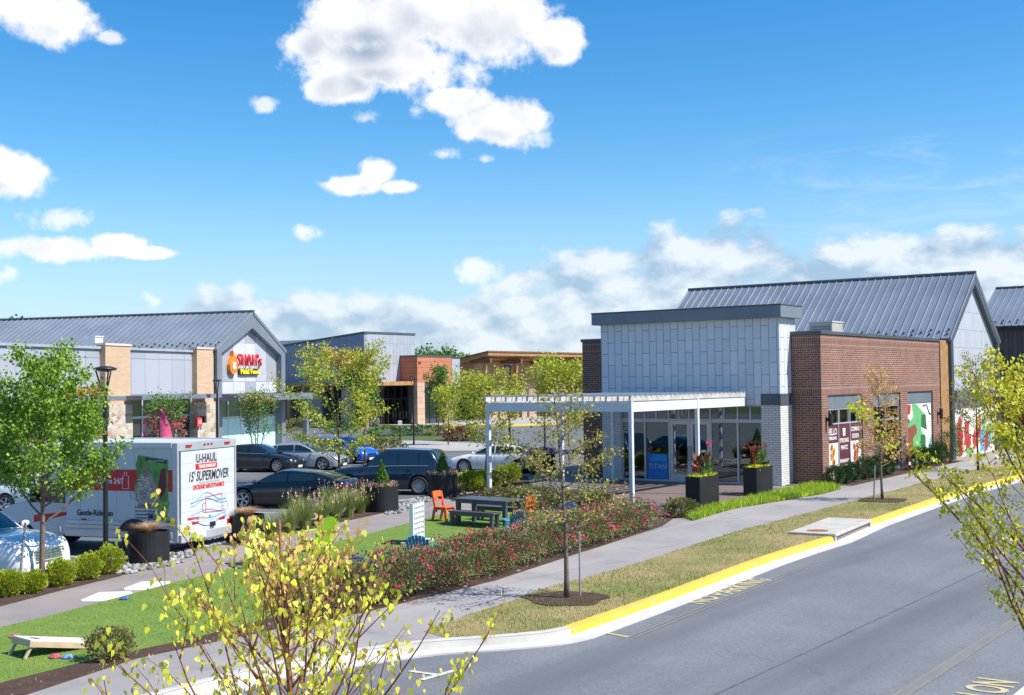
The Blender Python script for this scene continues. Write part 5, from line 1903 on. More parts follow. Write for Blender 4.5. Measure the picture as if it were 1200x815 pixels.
# ---------------------------------------------------------------- moving truck
def make_truck():
    M_TW = P('truck_white', (0.57, 0.59, 0.615), 0.4, 0, 0.04, 0.7, dirt=0.10)
    M_TG = P('truck_grey_skin', (0.60, 0.62, 0.65), 0.45, 0, 0.05, 0.7, dirt=0.12)
    M_AL = P('bright_aluminium', (0.55, 0.57, 0.60), 0.35, 0.4, 0.08, 1.5)
    M_TR = P('truck_red', (0.60, 0.015, 0.02), 0.45, 0, 0.06)
    M_TK = P('truck_black_letters', (0.02, 0.02, 0.025), 0.5, 0, 0.05)
    p = G(208.5, 632, 0.40)
    ang = 160.0
    d = axis(ang)                      # forward
    n = Vector((d.y, -d.x, 0))         # towards the far side
    W = 2.75
    c = Vector((p.x, p.y, 0)) + n * W / 2
    t = empty('moving_truck', (c.x, c.y, -.115), rad(ang), 'white box moving truck with red stripe and butterfly picture backed up to the plaza', 'truck')
    z0, z1 = .62, 2.98
    LB = 3.55
    y0 = W / 2                         # local +Y is the camera side (left of the truck)
    bx = MB().box(0.12, -y0 + .02, z0, LB, y0 - .02, z1 - .02).build('cargo_box', M_TW, t, bevel=.05, seg=3)
    MB().box(LB - .06, -y0 + .02, 1.95, LB + .85, y0 - .02, z1 - .02).build('overcab_box', M_TW, t, bevel=.12, seg=3)
    # frame of corner posts and rails
    fr_ = MB()
    for sy in (-1, 1):
        fr_.box(0, sy * y0 - .07 * (sy > 0), .42, .16, sy * y0 + .07 * (sy < 0), z1)
        fr_.box(.161, sy * (y0 - .01) - .03, z1 - .13, LB, sy * (y0 - .01) + .03, z1 + .01)
        fr_.box(.161, sy * (y0 - .01) - .03, z0 - .12, LB, sy * (y0 - .01) + .03, z0 + .06)
    fr_.box(0, -y0 + .071, z1 - .22, .16, y0 - .071, z1)
    fr_.build('corner_post', M_AL, t, bevel=.012)
    sk = MB()
    for k in range(4):
        sk.box(.2, y0 - .05, z0 - .12 + .0 + k * .11, LB - .02, y0 + .012, z0 - .03 + k * .11)
    sk.build('side_rail', M_AL, t)
    dz0, dz1 = .86, 2.74
    dr = MB().box(-.012, -y0 + .13, dz0, .119, y0 - .13, dz1).build('rear_door', M_TW, t)
    sl_ = MB()
    for k in range(1, 6):
        z = dz0 + (dz1 - dz0) * k / 6
        sl_.box(-.0135, -y0 + .13, z - .004, -.011, y0 - .13, z + .004)
    sl_.build('door_seam', M_AL, dr)

    def back(s, y, z, w, sz, m_, sh=0.0, nm='lettering'):
        return lettering(nm, s, m_, dr, (-.016, -y, z), '-X', size=sz, width=w, depth=.004, bold=.006, shear=sh)

    def rect(y, z, w, h, m_, nm, par=dr, x=-.0155):
        return MB().box(x, -y - w / 2, z - h / 2, x + .003, -y + w / 2, z + h / 2).build(nm, m_, par)
    grl = P('decal_grey', (0.45, 0.46, 0.48), 0.5)
    rect(-.10, 2.52, 1.0, .26, grl, 'decal_panel')
    back('U-HAUL', -.10, 2.52, .94, .32, M_TK)
    rect(-.10, 2.31, 1.0, .15, M_TR, 'decal_panel')
    back('TRUCK SHARE 24/7', -.06, 2.31, .80, .11, P('decal_white', (0.7, 0.7, 0.7), 0.5))
    back("15' SUPERMOVER", 0.0, 2.05, 1.85, .36, M_TK, .25)
    back('PATENTED  EASY-LOADING  FEATURES', 0.05, 1.885, 1.0, .06, grl)
    back('DECREASE AERODYNAMICS', 0.0, 1.77, 1.46, .16, M_TR, .15)
    MBl = P('decal_blue', (0.05, 0.28, 0.55), 0.5)
    for k, (zz, am) in enumerate(((1.46, .24), (1.38, .17), (1.16, .09), (1.10, .04), (1.0, -.06), (1.48, .17))):
        pts = []
        for i in range(15):
            u = i / 14
            y = .82 - 1.64 * u
            pts.append((-.0165, y, zz - .1 + am * math.sin(math.pi * min(1, u * 1.15)) ** 2 - .12 * (k > 2) * math.sin(math.pi * u) ** 2))
        MB().tube(pts, .009, 4).build('flow_line', MBl, dr)
    ol = [(.15, 1.08), (.15, 1.48), (-.62, 1.52), (-.62, 1.04), (.15, 1.08), (.28, 1.10), (.30, 1.30), (.15, 1.34)]
    MB().tube([(-.0165, y, z) for y, z in ol], .011, 4).build('outline_truck', M_TR, dr)
    back('uhaul.com', -.72, .98, .5, .11, M_TR)
    MB().tube([(-.0165, -.80 + .1 * math.cos(a) * (1.0), 1.12 + .2 * math.sin(a)) for a in [2 * math.pi * k / 16 for k in range(17)]], .006, 4).build('outline_emblem', grl, dr)
    for (y, z, w, h, m_) in ((-.25, .95, .16, .09, P('decal_yellow', (0.7, 0.55, 0.1), 0.5)), (.05, .95, .1, .08, MBl), (-.5, .95, .08, .09, MBl)):
        rect(y, z, w, h, m_, 'small_decal')
    # bumper and lamps
    MB().box(-.10, -y0 + .02, .40, .11, y0 - .02, .62).build('bumper', M_AL, t, bevel=.015)
    MB().box(-.005, -y0 + .075, .622, .118, y0 - .075, dz0 - .003).build('rear_sill', M_TW, t)
    for sy in (-1, 1):
        MB().box(-.02, sy * .95 - .07, .66, .0, sy * .95 + .07, .80).build('taillight', M_TAIL, t)
        MB().box(-.02, sy * .62 - .14, dz0 - .04, .0, sy * .62 + .14, dz0 + .02).build('reflector', M_TAIL, t)
        MB().box(-.03, sy * .9 - .12, z1 - .12, -.002, sy * .9 + .12, z1 - .07).build('marker_lamp', M_TAIL, t)
    for k in (-.16, 0, .16):
        MB().box(-.02, k - .04, z1 - .11, -.002, k + .04, z1 - .07).build('marker_lamp', M_TAIL, t)
    MB().box(-.125, .3, .46, -.102, .72, .6).build('number_plate', M_PLATE, t)
    MB().box(-.06, -.25, .68, -.004, -.05, .80).build('door_latch', M_BLK, t)
    # side graphics (camera side)
    ys = y0 + .0
    sd = lambda x0, x1, za, zb, m_, nm, k=0: MB().box(x0, y0 - .022, za, x1, y0 - .016 + .002 * k, zb).build(nm, m_, bx)
    sd(.17, LB - .02, 1.72, 2.28, M_TR, 'red_stripe')
    for k in range(1, 6):
        sd(.17 + .58 * k - .006, .17 + .58 * k + .006, .98, z1 - .14, P('panel_seam_grey', (0.40, 0.41, 0.43), 0.5), 'panel_seam', -1)
    for k in range(7):
        sd(.3 + .48 * k, .5 + .48 * k, .885, .925, M_TAIL if k % 2 else P('decal_white', (0.7, 0.7, 0.7), 0.5), 'reflector', 1)
    wht = P('decal_white', (0.7, 0.7, 0.7), 0.5)

    def side(s, x, z, w, sz, m_, b=.006, par=bx):
        return lettering('lettering', s, m_, par, (x, y0 - .012, z), '+Y', size=sz, width=w, depth=.004, bold=b)
    side('U-HAUL', 2.75, 2.52, 1.4, .42, M_TK, .03)
    side('Truck Share 24/7', 2.30, 1.97, 1.25, .2, wht)
    MB().tube([(1.62 + .1 * u, y0 - .012, 1.97 + .24 * v) for u, v in ((-.9, -.8), (-.9, .6), (-.4, .6), (-.4, 1), (.4, 1), (.4, .6), (.9, .6), (.9, -.8), (-.9, -.8))], .012, 4).build('outline_emblem', wht, bx)
    side('Gentle-Ride Van', 2.60, 1.12, 1.15, .22, M_TK, .004)
    for k in range(4):
        side(('NORTH AMERICA', 'see the story of this picture', 'and many others on the road', 'learn about it on our page')[k], .95, 1.30 - .09 * k, .75 - .03 * k, .07, M_TK, 0)
    MB().tube([(1.35 + .14 * math.cos(a), y0 - .012, 1.60 + .09 * math.sin(a)) for a in [2 * math.pi * k / 12 for k in range(13)]], .012, 4).build('outline_emblem', grl, bx)
    grn = P('picture_green', (0.10, 0.30, 0.06), 0.5, 0, 0.5, 3)
    pic = MB().prism([(.30, 1.22), (.30, 2.55), (1.22, 2.66), (1.30, 2.4), (1.24, 2.1), (1.34, 1.8), (1.26, 1.45), (1.10, 1.42), (.95, 1.5), (.62, 1.32), (.55, 1.0), (.35, 1.02)],
                     lambda p: (p[0], y0 - .021, p[1]), lambda p: (p[0], y0 - .010, p[1])).build('side_picture', grn, bx)
    Q = lambda pts, m_, k, nm: MB().prism(pts, lambda p: (p[0], y0 - .010, p[1]), lambda p: (p[0], y0 - .006 + .002 * k, p[1])).build(nm, m_, pic)
    Q([(.34, 2.44), (.98, 2.52), (.98, 2.60), (.34, 2.53)], M_TK, 0, 'picture_bar')
    lettering('lettering', 'DELAWARE', wht, pic, (.66, y0 - .003, 2.515), '+Y', size=.07, width=.5, depth=.003)
    br = P('wing_brown', (0.27, 0.215, 0.17), 0.6, 0, 0.3, 6)
    Q([(1.22, 1.30), (1.24, 1.62), (1.16, 2.05), (1.04, 2.38), (.90, 2.36), (.72, 2.0), (.56, 1.55), (.60, 1.34), (.9, 1.28)], br, 0, 'forewing')
    Q([(.38, 2.34), (.52, 2.28), (.62, 1.75), (.56, 1.52), (.40, 1.70), (.35, 2.0)], P('wing_plum', (0.17, 0.02, 0.05), 0.6, 0, 0.3, 6), 1, 'hindwing')
    Q([(.96, 2.26), (.62, 1.48), (.56, 1.5), (.56, 1.7), (.86, 2.22)], P('wing_pink', (0.45, 0.28, 0.33), 0.6, 0, 0.2, 6), 2, 'wing_band')
    pr_ = random.Random(3)
    sp = MB()
    for k in range(170):
        u, v = pr_.random(), pr_.random()
        x = .66 + .54 * u
        z = 1.34 + .82 * v
        if z > 2.35 - 2.2 * abs(x - 1.02) or x < .60 + .38 * (z - 1.3):
            continue
        w = .04 + .05 * pr_.random()
        sp.prism([(x, z), (x + w, z + .012), (x + w * 1.1, z + .03), (x, z + .02)], lambda p: (p[0], y0 - .008, p[1]), lambda p: (p[0], y0 - .0005, p[1]))
    sp.build('wing_spots', P('wing_white', (0.62, 0.60, 0.56), 0.6), pic)
    lf = P('leaf_picture', (0.22, 0.48, 0.14), 0.6, 0, 0.3, 8)
    for k in range(9):
        a = k * .7
        x, z = .30 + .12 * (k % 3), 1.42 - .07 * k + .05 * (k % 2)
        Q([(x - .06, z), (x, z + .07), (x + .09, z + .02), (x + .02, z - .07)], lf, 3, 'leaf_shape')
    MB().box(.72, y0 - .02, .98, .92, y0 + .004, 1.16).build('vent', M_GRM, bx)
    MB().box(.76, y0 + .003, 1.02, .88, y0 + .006, 1.12).build('vent_cover', M_BLK, bx)
    for x in (.3, 2.95):
        MB().box(x - .07, y0 - .02, .93, x + .07, y0 + .004, .97).build('marker_lamp', M_TAIL, bx)
    # cab
    xc = LB + .06
    prof = [(xc, .45), (xc, 2.05), (xc + .95, 2.03), (xc + 1.55, 1.38), (xc + 2.35, 1.18), (xc + 2.5, .95), (xc + 2.5, .45)]
    cw = 1.0
    cab = MB().prism(prof, lambda p: (p[0], -cw, p[1]), lambda p: (p[0], cw, p[1])).build('cab', M_TW, t, bevel=.07, seg=3)
    for sy in (-1, 1):
        MB().prism([(xc + .25, 1.32), (xc + .25, 1.92), (xc + .88, 1.90), (xc + 1.36, 1.36)], lambda p: (p[0], sy * (cw - .01), p[1]), lambda p: (p[0], sy * (cw + .008), p[1])).build('window', M_CGLASS, cab)
        MB().prism([(xc + .1, 1.02), (xc + 1.3, .78), (xc + 1.3, .98), (xc + .1, 1.10)], lambda p: (p[0], sy * (cw - .01), p[1]), lambda p: (p[0], sy * (cw + .006), p[1])).build('red_stripe', M_TR, cab)
        MB().box(xc + 1.1, sy * cw, 1.35, xc + 1.2, sy * (cw + .28), 1.75).build('mirror', M_BLK, cab)
        MB().box(xc + 2.44, sy * .72 - .2, .85, xc + 2.515, sy * .72 + .2, 1.05).build('headlight', M_LAMP, cab)
        MB().tube([(xc + .2, sy * (cw + .004), .55), (xc + .2, sy * (cw + .004), 1.3)], .006, 4).build('door_gap', M_BLK, cab)
    a, b_ = Vector((xc + .98, 0, 2.01)), Vector((xc + 1.53, 0, 1.40))
    nn = Vector((.61, 0, .55)).normalized() * .012
    MB().add([a + nn + Vector((0, -.85, 0)), a + nn + Vector((0, .85, 0)), b_ + nn + Vector((0, .92, 0)), b_ + nn + Vector((0, -.92, 0))], [(0, 1, 2, 3)]).build('windscreen', M_CGLASS, cab)
    MB().box(xc + 2.45, -.6, .6, xc + 2.515, .6, .8).build('grille', M_BLK, cab)
    MB().box(.3, -.45, .35, xc + 2.2, .45, .62).build('chassis', M_BLK, t)
    for x in (1.35, xc + 1.65):
        for sy in (-1, 1):
            add_wheel(t, x, sy * (y0 - .135 if x < 2 else .86), .40, sy, 6, .30)
    for sy in (-1, 1):
        ya, yb = sy * (y0 - .02), sy * (y0 + .0155)
        half = [(1.35 + .52 * math.cos(a), .50 + .50 * math.sin(a)) for a in [math.pi * k / 14 for k in range(15)]]
        MB().prism(half, lambda p: (p[0], ya, p[1]), lambda p: (p[0], yb, p[1])).build('wheel_arch', M_BLK, t)
    return t


make_truck()

# ================================================================== STREET FURNITURE
M_POST = P('black_powder_coat', (0.012, 0.013, 0.015), 0.45, 0, 0.2)
M_PLANT = P('black_planter', (0.008, 0.0085, 0.010), 0.6, 0, 0.35, 1.2)


def street_lamp(px, py, z, h, label):
    p = G(px, py, z)
    t = empty('street_lamp', p, 0.3, label, 'street lamp', 'street lamps')
    MB().lathe([(.16, 0), (.16, .05), (.085, .09), (.075, .3), (.062, .35), (.055, h - 1.0), (.055, h - .82)], 14).build('pole', M_POST, t, smooth=False)
    for a in (0, 1, 2):
        an = a * 2 * math.pi / 3 + .9
        c, s = math.cos(an), math.sin(an)
        MB().tube([(c * .035, s * .035, h - .86), (c * .06, s * .06, h - .62), (c * .22, s * .22, h - .08)], .02, 6).build('arm', M_POST, t)
    hd_ = MB().lathe([(.001, h - .10), (.24, h - .085), (.285, h - .055), (.27, h - .02), (.12, h + .02), (.001, h + .03)], 24).build('lamp_head', P('lamp_head_metal', (0.03, 0.034, 0.042), 0.4, 0.2), t, smooth=True)
    MB().lathe([(.001, h - .125), (.15, h - .12), (.16, h - .1)], 18).build('lens', P('lamp_lens', (0.5, 0.5, 0.48), 0.3), hd_)
    return t


street_lamp(124, 663, 0, 4.82, 'black street lamp with a disc head in front of the moving truck')
d_ = 74.0
pp = Vector((-0.2386 * d_, d_, 0))
lt = street_lamp(255, 535, 0, 4.85, 'black street lamp in front of the white gable end')
lt.location = (pp.x, pp.y, -.12)
street_lamp(597.7, 551.5, -.12, 5.35, 'black street lamp standing left of the pergola near the pale sedan')
lt = street_lamp(637, 530, -.12, 5.3, 'black street lamp behind the yellow green tree next to the pergola')
lt.location = (.0255 * 80, 80, -.12)
street_lamp(485, 523.5, -.12, 5.0, 'slim black street lamp in front of the orange tiled shop')


def round_planter(px, py, r, h, label):
    p = G(px, py, 0)
    p = Vector((p.x, p.y + r * .9, 0))
    t = empty('round_planter', p, 0, label, 'planter', 'round black planters')
    MB().lathe([(r * .96, 0.0), (r, .03), (r, h), (r * .93, h), (r * .93, h - .10), (0.001, h - .09)], 32).build('pot', M_PLANT, t)
    MB().lathe([(r * .925, h - .07), (r * .5, h - .03), (.001, h - .02)], 24).build('soil', M_MULCH, t)
    return t, p


PLANTERS = {}
for key, px, py, r, h, lb in (('a', 168, 663, .50, .78, 'black round planter of dry tan grass beside the lamp post and moving truck'),
                              ('b', 284.5, 637, .50, .74, 'black round planter of dry grass at the rear corner of the moving truck'),
                              ('c', 446, 601, .56, .84, 'black round planter with a small conical evergreen and mauve flowers'),
                              ('d', 518, 584, .56, .86, 'black round planter with a conical evergreen and pinkish flowers behind the SUV'),
                              ('e', 636, 557, .60, .92, 'black round planter of rusty pink plants behind the pale sedan')):
    PLANTERS[key] = (*round_planter(px, py, r, h, lb), r, h)


def box_planter(px0, py0, label, w=1.42, d=.62, h=.93):
    """px0: the foot of its left front corner"""
    p = G(px0, py0, 0)
    t = empty('box_planter', p, MAIN.a + rad(3), label, 'planter', 'tall black box planters')
    mb = MB()
    th = .04
    mb.box(0, 0, 0, w, th, h).box(0, d - th, 0, w, d, h).box(0, th, 0, th, d - th, h).box(w - th, th, 0, w, d - th, h).box(th, th, 0, w - th, d - th, h - .1)
    mb.build('box', M_PLANT, t, bevel=.006)
    return t, w, d, h


BOXP = []
# the planters show a narrow end and a long side; the long side runs along the street
for (px, py, lb) in ((820.5, 596.5, 'tall black box planter with canna plants nearest the pergola post'), (887, 582, 'tall black box planter with canna plants by the white brick pier')):
    p = G(px, py, 0)
    w, d, h = .54, 1.45, 1.05
    t = empty('box_planter', p, MAIN.a, lb, 'planter', 'tall black box planters')
    mb = MB()
    th = .04
    # corner nearest the camera at the origin: the end runs to -X, the long side to +Y
    mb.box(-w, 0, 0, 0, th, h).box(-w, d - th, 0, 0, d, h).box(-w, th, 0, -w + th, d - th, h).box(-th, th, 0, 0, d - th, h).box(-w + th, th, 0, -th, d - th, h - .08)
    mb.build('box', M_PLANT, t, bevel=.006)
    BOXP.append((t, w, d, h))

# ---------------------------------------------------------------- lawn furniture
M_CHAR = P('charcoal_furniture', (0.075, 0.088, 0.108), 0.5, 0, 0.15, 2)
M_ORG = P('orange_plastic', (0.75, 0.12, 0.015), 0.4, 0, 0.08, 2)
M_BLU = P('blue_plastic', (0.05, 0.30, 0.58), 0.4, 0, 0.08, 2)
M_LIM = P('lime_plastic', (0.42, 0.62, 0.02), 0.4, 0, 0.08, 2)


def picnic_set():
    a, b = G(514, 619, .0), G(600, 613, .0)
    TDEG = math.degrees(math.atan2((G(603, 606) - G(505, 612)).y, (G(603, 606) - G(505, 612)).x))
    ang = rad(-38)
    # table
    o = G(592, 619)               # foot of the front right leg
    t = empty('picnic_table', o, ang, 'dark grey outdoor table with tapered legs on the lawn', 'table')
    Lt, Wt, Ht = 2.05, .95, .80
    x0, x1, y0, y1 = -Lt + .1, .1, -.08, Wt - .08
    MB().box(x0, y0, Ht - .05, x1, y1, Ht).build('tabletop', M_CHAR, t, bevel=.006)
    ap = MB()
    ap.box(x0 + .06, y0 + .04, Ht - .14, x1 - .06, y0 + .08, Ht - .052).box(x0 + .06, y1 - .08, Ht - .14, x1 - .06, y1 - .04, Ht - .052)
    ap.build_each('apron', M_CHAR, t)
    for lx in (x0 + .12, x1 - .12):
        for ly in (y0 + .1, y1 - .1):
            MB().prism([(-.05, 0), (.05, 0), (.075, Ht - .052), (-.075, Ht - .052)], lambda p: (lx + p[0], ly - .05, p[1]), lambda p: (lx + p[0], ly + .05, p[1])).build('leg', M_CHAR, t)
    for (px, py, lb) in ((577, 620, 'dark grey bench in front of the outdoor table'), (606, 613, 'dark grey bench behind the outdoor table')):
        o = G(px, py)
        q = empty('bench', o, ang, lb, 'bench', 'benches at the outdoor table')
        Lb, Wb, Hb = 1.75, .38, .46
        MB().box(-Lb + .08, -.06, Hb - .05, .08, Wb - .06, Hb).build('seat', M_CHAR, q, bevel=.006)
        MB().box(-Lb + .12, -.03, Hb - .14, .04, .0, Hb - .052).build('apron', M_CHAR, q)
        for lx in (-Lb + .18, -.02):
            for ly in (0, Wb - .13):
                MB().prism([(-.045, 0), (.045, 0), (.06, Hb - .052), (-.06, Hb - .052)], lambda p: (lx + p[0], ly - .04, p[1]), lambda p: (lx + p[0], ly + .04, p[1])).build('leg', M_CHAR, q)


picnic_set()


def side_chair(px, py, rot, label):
    o = G(px, py)
    c = empty('dining_chair', o, rot, label, 'chair', 'orange chairs at the outdoor table')
    w = .45
    MB().box(-.25, -w / 2, .42, .24, w / 2, .46).build('seat', M_ORG, c, bevel=.01)
    bk = MB()
    sl = lambda z: -.24 - (z - .44) * .24
    for sy in (-1, 1):
        bk.prism([(sl(.3), .3), (sl(.3) + .07, .3), (sl(.9) + .06, .92), (sl(.9), .92)], lambda p: (p[0], sy * (w / 2 - .05), p[1]), lambda p: (p[0], sy * (w / 2), p[1]))
    for z0, z1 in ((.76, .94), (.60, .67)):
        bk.prism([(sl(z0) + .01, z0), (sl(z0) + .05, z0), (sl(z1) + .05, z1), (sl(z1) + .01, z1)], lambda p: (p[0], -w / 2 + .051, p[1]), lambda p: (p[0], w / 2 - .051, p[1]))
    bk.prism([(sl(.60) + .02, .50), (sl(.60) + .045, .50), (sl(.76) + .045, .76), (sl(.76) + .02, .76)], lambda p: (p[0], -.06, p[1]), lambda p: (p[0], .06, p[1])) if False else None
    bk.build('backrest', M_ORG, c)
    for sy in (-1, 1):
        for (xa, xb) in ((.20, .26), (-.22, -.34)):
            MB().prism([(xb - .03, 0), (xb + .03, 0), (xa + .045, .418), (xa - .045, .418)], lambda p: (p[0], sy * (w / 2) - .05 * (sy > 0), p[1]), lambda p: (p[0], sy * (w / 2) + .05 * (sy < 0), p[1])).build('leg', M_ORG, c)
    MB().box(-.2, -w / 2 + .06, .36, .2, w / 2 - .06, .418).build('seat_rail', M_ORG, c)
    return c


side_chair(521, 611, rad(-38), 'orange chair at the left end of the outdoor table')
side_chair(613, 617, rad(142), 'orange red chair at the right end of the outdoor table')


def adirondack(px, py, rot, mat, label, z=0.012, group='adirondack chairs round the lawn'):
    o = G(px, py)
    c = empty('adirondack_chair', (o.x, o.y, z), rot, label, 'chair', group)
    c.scale = (.86, .86, .86)
    w = .56
    MB().prism([(.42, .36), (.46, .33), (-.30, .14), (-.34, .17)], lambda p: (p[0], -w / 2, p[1]), lambda p: (p[0], w / 2, p[1])).build('seat', mat, c)
    # fan of back slats with a rounded top
    bk = MB()
    n = 7
    for k in range(n):
        u = (k - (n - 1) / 2) / ((n - 1) / 2)
        ht = .86 - .13 * u * u
        y = u * w * .44
        y2 = u * w * .52
        xb, zb_ = -.28, .17
        xt, zt_ = -.28 - ht * .42, .17 + ht * .90
        hw_ = .036
        bk.add([(xb, y - hw_, zb_), (xb, y + hw_, zb_), (xt, y2 + hw_ * 1.15, zt_), (xt, y2 - hw_ * 1.15, zt_),
                (xb - .025, y - hw_, zb_ - .01), (xb - .025, y + hw_, zb_ - .01), (xt - .025, y2 + hw_ * 1.15, zt_ - .01), (xt - .025, y2 - hw_ * 1.15, zt_ - .01)],
               [(0, 1, 2, 3), (7, 6, 5, 4), (0, 4, 5, 1), (1, 5, 6, 2), (2, 6, 7, 3), (3, 7, 4, 0)])
    bk.box(-.50, -w / 2, .52, -.47, w / 2, .58)
    bk.build('backrest', mat, c)
    for sy in (-1, 1):
        yy = sy * (w / 2 + .06)
        MB().prism([(.50, 0), (.50, .07), (.50, .07)] if False else [(-.34, yy - .07), (.5, yy - .08), (.55, yy), (.5, yy + .08), (-.34, yy + .05)], lambda p: (p[0], p[1], .56), lambda p: (p[0], p[1], .585)).build('armrest', mat, c)
        MB().box(.34, sy * (w / 2 + .002) - .0, 0, .44, sy * (w / 2 + .03), .558).build('leg', mat, c)
        MB().prism([(-.62, 0), (-.52, 0), (.44, .30), (.44, .36), (.36, .36)], lambda p: (p[0], sy * (w / 2 - .002), p[1]), lambda p: (p[0], sy * (w / 2 - .03), p[1])).build('leg', mat, c)
    return c


adirondack(305, 664, rad(-60), M_LIM, 'lime green low chair on the lawn edge left of the yellow tree trunk')
adirondack(372, 645, rad(-120), M_LIM, 'lime green low chair with a darker seat right of the yellow tree trunk')
adirondack(435, 694, rad(70), M_BLU, 'blue low chair beside the left end of the rose hedge')
adirondack(495, 665, rad(80), M_BLU, 'blue low chair by the white game frame behind the roses')
adirondack(606, 631, rad(100), M_BLU, 'blue low chair behind the roses near the outdoor table')
adirondack(655, 619, rad(120), M_BLU, 'blue low chair at the right end of the lawn behind the staked tree')


def game_frame():
    o = G(489, 637)
    t = empty('game_frame', o, rad(75), 'tall white connect four style game frame standing on the lawn', 'game')
    w = P('game_white', (0.72, 0.73, 0.75), 0.45, 0, 0.04)
    fr_ = MB()
    W, H = .92, 1.12
    fr_.box(-W / 2, -.05, .05, -W / 2 + .05, .05, H)
    fr_.box(W / 2 - .05, -.05, .05, W / 2, .05, H)
    for k in range(7):
        z = .16 + k * (H - .2) / 6.6
        fr_.box(-W / 2 + .051, -.04, z, W / 2 - .051, .04, z + .065)
    for k in range(1, 7):
        x = -W / 2 + W * k / 7
        fr_.box(x - .02, -.03, .17, x + .02, .03, H - .02)
    fr_.build('grid', w, t)
    for x in (-W / 2 + .025, W / 2 - .025):
        MB().box(x - .05, -.3, 0, x + .05, .3, .08).build('foot', w, t, bevel=.01)


game_frame()


def cornhole(px, py, rot, label, tip=.30):
    o = G(px, py)
    c = empty('cornhole_board', (o.x, o.y, .014), rot, label, 'game board', 'cornhole boards')
    wd = P('pale_birch', (0.55, 0.42, 0.27), 0.5, 0, 0.12, 4)
    wh = P('board_white', (0.70, 0.66, 0.60), 0.5, 0, 0.06, 3)
    L, W = 1.2, .60
    hole = []
    dk = MB()
    ring = [(.14 * math.cos(a) * .6, .14 * math.sin(a) * .6) for a in [2 * math.pi * k / 20 for k in range(20)]]
    M = Matrix.Rotation(-math.atan2(tip - .07, L), 4, 'Y')
    dk.box(0, -W / 2, .05, L, W / 2, .07, M=M)
    d = dk.build('deck', wh, c)
    rm = MB()
    for a in ((0, -W / 2 - .002, -.04, L, -W / 2 + .025, .049), (0, W / 2 - .025, -.04, L, W / 2 + .002, .049), (0, -W / 2 + .026, -.04, .025, W / 2 - .026, .049), (L - .025, -W / 2 + .026, -.04, L, W / 2 - .026, .049)):
        rm.box(*a, M=M @ Matrix.Translation((0, 0, .0)))
    rm.build('frame', wd, c)
    MB().lathe([(.085, .0715), (.0, .0725)], 22, (L - .23, 0, 0), M=M).build('hole', M_BLK, d)
    for y in (-W / 2 + .05, W / 2 - .05):
        MB().tube([M @ Vector((L - .08, y, .03)), (L + .04, y, 0)], .03, 6).build('leg', wd, c)
    return c


cb = G(103, 757)
cd = (G(32, 768) - G(103, 755))
cornhole(103, 756, math.atan2(cd.y, cd.x), 'white topped cornhole board tilted on two legs on the near lawn')
for (px, py, col, lb) in ((18, 748.5, (0.55, 0.10, 0.12), 'red bean bag lying left of the near cornhole board'), (33, 753, (0.60, 0.14, 0.16), 'pinkish red bean bag under the raised end of the cornhole board'),
                          (65, 772, (0.50, 0.08, 0.12), 'dark red bean bag in front of the cornhole board'), (80, 772.5, (0.15, 0.30, 0.62), 'blue bean bag in front of the cornhole board'),
                          (146, 703.5, (0.05, 0.12, 0.35), 'navy bean bag at the lawn edge near the white paving slabs'), (309, 696, (0.20, 0.32, 0.60), 'blue and white bean bag on the lawn behind the yellow tree')):
    g = G(px, py)
    m = P('bag_%d' % px, col, 0.8, 0, 0.15, 8)
    o = MB().grid([[(-.09 + .06 * i, -.09 + .06 * j, .045 * (1 - ((i - 1.5) / 1.5) ** 4) * (1 - ((j - 1.5) / 1.5) ** 4) + .012) for j in range(4)] for i in range(4)]).box(-.088, -.088, 0, .088, .088, .012).build('bean_bag', m, None, loc=(g.x, g.y, .02), rot=px, smooth=False, bevel=.01)
    tag(o, lb, 'bean bag', 'cornhole bean bags')

# flat white slabs let into the walk
for (pts, lb) in ((((94, 704), (116, 694.6), (152.5, 693.3), (155.5, 695.5), (127.6, 705), (96, 705.4)), 'white slab nearer the lawn tip set into the plaza walk'),
                  (((145, 690), (166, 682), (199, 681.7), (200, 683.5), (171, 692.4), (146, 692.4)), 'white slab nearer the round planter set into the plaza walk')):
    o = sheet('paving_slab', gp(*pts), .010, P('white_slab', (0.62, 0.60, 0.57), 0.7, 0, 0.06, 2), .05)
    del o['kind']
    tag(o, lb, 'slab', 'white slabs in the walk')


# storm drain
def storm_drain():
    a, b, c, d = gp((953, 622), (982, 609.5), (1018, 613), (980, 629))
    k0, k1 = G(977, 629.6), G(1019.5, 611.8)
    dirv = (k1 - k0).normalized()
    nrm = Vector((-dirv.y, dirv.x, 0))
    t = empty('storm_drain', k0, math.atan2(dirv.y, dirv.x), 'concrete storm drain inlet with a rusty lid breaking the yellow kerb', 'drain')
    Lk = (k1 - k0).length
    m = P('drain_concrete', (0.46, 0.43, 0.38), 0.85, 0, 0.12, 2, dirt=.3)
    MB().box(0, -.06, 0.0, Lk, 1.25, .085).build('slab', m, t, bevel=.015)
    MB().box(.001, .05, -.2, Lk - .001, .4, -.002).build('throat', M_BLK, t)
    for x in (0.0, Lk - .12):
        MB().box(x, -.04, -.2, x + .12, .049, -.002).build('jamb', m, t)
    MB().lathe([(.001, .092), (.30, .09), (.32, .08)], 24, (.55, .6, 0)).build('lid', P('rusty_iron', (0.30, 0.13, 0.065), 0.8, .2, 0.25, 6), t)


storm_drain()

